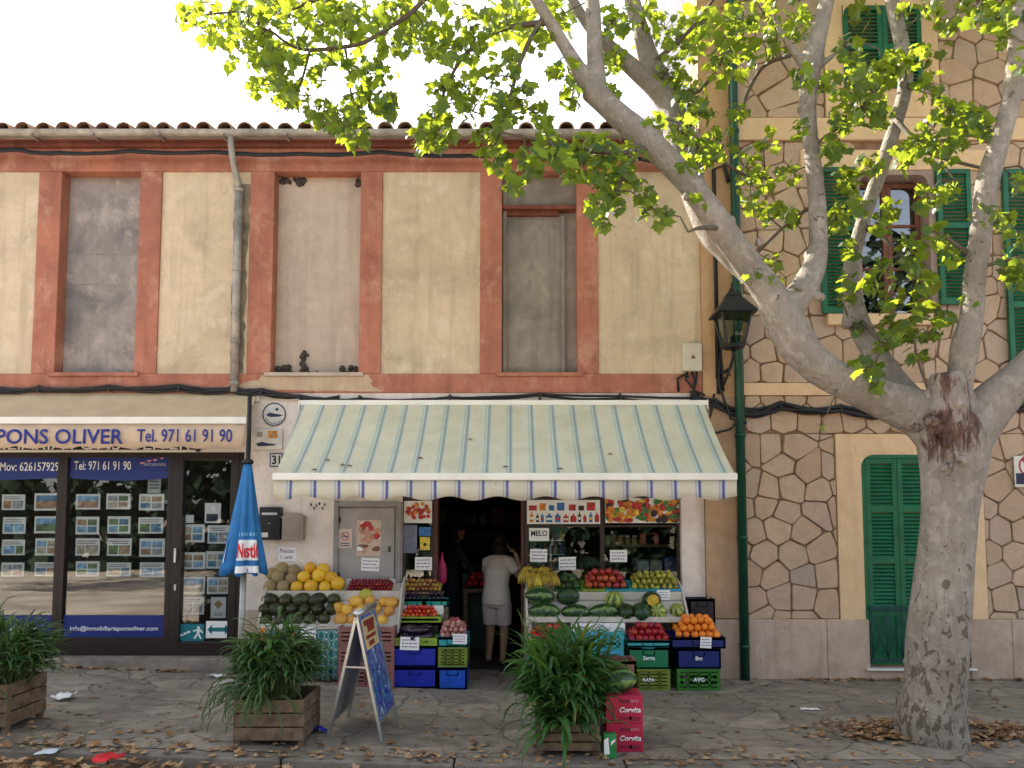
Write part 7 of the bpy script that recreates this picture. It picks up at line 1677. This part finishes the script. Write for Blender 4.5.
J2.pop('hdr'); J2.update(nod=-.1, wrl=(-.06,.46,1.08), ell=(-.22,.2,1.02), wrr=(.10,.44,1.10), elr=(.22,.2,1.03))
p2 = P(451, 640, 1.75)
person('person in dark clothes standing in the dim shop left of the woman, arms held out', (p2.x, 1.75, .003), -1.25, J2, m_skin, mat('black_shirt', (.02,.02,.03), .85, .2, 6, .2), mat('black_trousers', (.015,.015,.02), .85, .2, 6, .2), m_hair, True)
# produce table and hanging bag inside the shop
TB = thing('produce_table', 'low dark produce table inside the shop between the two people', 'table', (P(470,600,1.5).x, 1.5, .003))
m = MB(); a, b_ = P(463,600,1.25).x, P(489,600,1.25).x; m.box(a, b_, 1.25, 1.65, .78, .82); obj('table_top', m, m_wood, TB)
for x in (a+.03, b_-.03):
    for y in (1.28, 1.62): m = MB(); m.box(x-.02, x+.02, y-.02, y+.02, .003, .779); obj('leg', m, m_wood, TB)
pile('tomato', me_tom, (a+.02,1.26,.825), (b_-a-.04,0,0), (0,.3,.08), .042, 2, 'orange red tomato on the table inside the shop', 'tomato', 'tomatoes inside the shop')
m = MB(); c = P(442,570,.30); m.loft([[Vector((c.x+rx*math.cos(a_), .3+rx*.6*math.sin(a_), c.z+z)) for a_ in [2*math.pi*k/12 for k in range(12)]] for rx, z in ((.03,-.15),(.05,-.13),(.055,-.03),(.045,.06),(.015,.12),(.01,.2))]); single('hanging_bag', m, mat('pink_bag', (.45,.03,.12), .5, .3, 14, .1), 'pink red bag hanging just inside the left door jamb', 'bag')
m = MB(); c = P(438,540,.32); m.tube([(c.x,.36,.003),(c.x-.02,.34,1.5)], .012, 8); m.box(c.x-.1,c.x+.06,.32,.40,.003,.12); single('broom', m, m_green, 'green broom leaning inside the left door jamb', 'broom')

# ================================================================== far side of the square, seen only in the panes
tq = random.Random(17); tl_ = MB()
for k in range(5200):
    x = tq.uniform(-22,18); hh = 4.6+1.2*math.sin(x*.5)+.9*math.sin(x*1.3); p = Vector((x, -17.5+tq.gauss(0,.6), tq.uniform(0,1)*hh)); leaf3(tl_, p, tq.uniform(.3,.7), tq)
for k in range(1500): leaf3(tl_, Vector((tq.gauss(12.6,2.2), -17.5+tq.gauss(0,.8), tq.uniform(3,11.5))), tq.uniform(.25,.5), tq)
for k in range(9): x = -22+k*4.6; tl_.tube([(x,-17.4,-.1),(x+.2,-17.4,2.0),(x+.1,-17.4,3.5)], [.25,.2,.12], 8)
tag(obj('tree_belt', tl_, mat('dark_foliage', (.012,.03,.012), .8, .4, 2, 0)), 'belt of dark trees across the square mirrored in the shop panes', 'trees', kind='stuff')

t2 = PT.copy(); COL.objects.link(t2); t2.location = (-15.5, -6.2, -.06); t2.rotation_euler = (0, 0, 2.2); t2['label'] = 'unseen plane tree beside the square, added to shade the ground mirrored in the panes'  # copied tree added out of view to cast shade on the mirrored square
for ch in list(PT.children):
    c = ch.copy(); COL.objects.link(c); c.parent = t2; c.matrix_parent_inverse = ch.matrix_parent_inverse
# ================================================================== light, sky, camera
SUN_EL, SUN_AZ = R(41), R(-43)
d = Vector((math.sin(SUN_AZ)*math.cos(SUN_EL), math.cos(SUN_AZ)*math.cos(SUN_EL), math.sin(SUN_EL)))
sl_ = bpy.data.lights.new('sun', 'SUN'); sl_.energy = 5.0; sl_.angle = R(.53); sl_.color = (1,.93,.82)
so = bpy.data.objects.new('sun', sl_); COL.objects.link(so); so.rotation_euler = d.to_track_quat('Z','Y').to_euler(); so.location = d*40
w = bpy.data.worlds.new('World'); S.world = w; w.use_nodes = True; t = w.node_tree; bg = t.nodes['Background']
sk = t.nodes.new('ShaderNodeTexSky'); sk.sky_type = 'NISHITA'; sk.sun_disc = False; sk.sun_elevation = SUN_EL; sk.sun_rotation = SUN_AZ; sk.dust_density = 2.0; sk.air_density = 1.0; sk.ozone_density = 1.0
hs = t.nodes.new('ShaderNodeHueSaturation'); hs.inputs['Saturation'].default_value = .48
t.links.new(sk.outputs[0], hs.inputs['Color']); t.links.new(hs.outputs[0], bg.inputs[0]); bg.inputs[1].default_value = .12
cd = bpy.data.cameras.new('camera'); cam = bpy.data.objects.new('camera', cd); COL.objects.link(cam); S.camera = cam
cd.sensor_width = 36; cd.sensor_fit = 'HORIZONTAL'; cd.lens = 36*F_PX/1024; cd.shift_y = (PPY-384)/1024; cd.clip_end = 2000; cd.clip_start = .05
cam.location = CAM; cam.rotation_euler = (math.pi/2+PITCH, 0, 0)
vs_ = S.view_settings; vs_.view_transform = 'Standard'; vs_.look = 'None'; vs_.gamma = 1; vs_.use_curve_mapping = False; vs_.exposure = 2.15
S.cycles.max_bounces = 8; S.cycles.transparent_max_bounces = 12; S.cycles.use_denoising = True
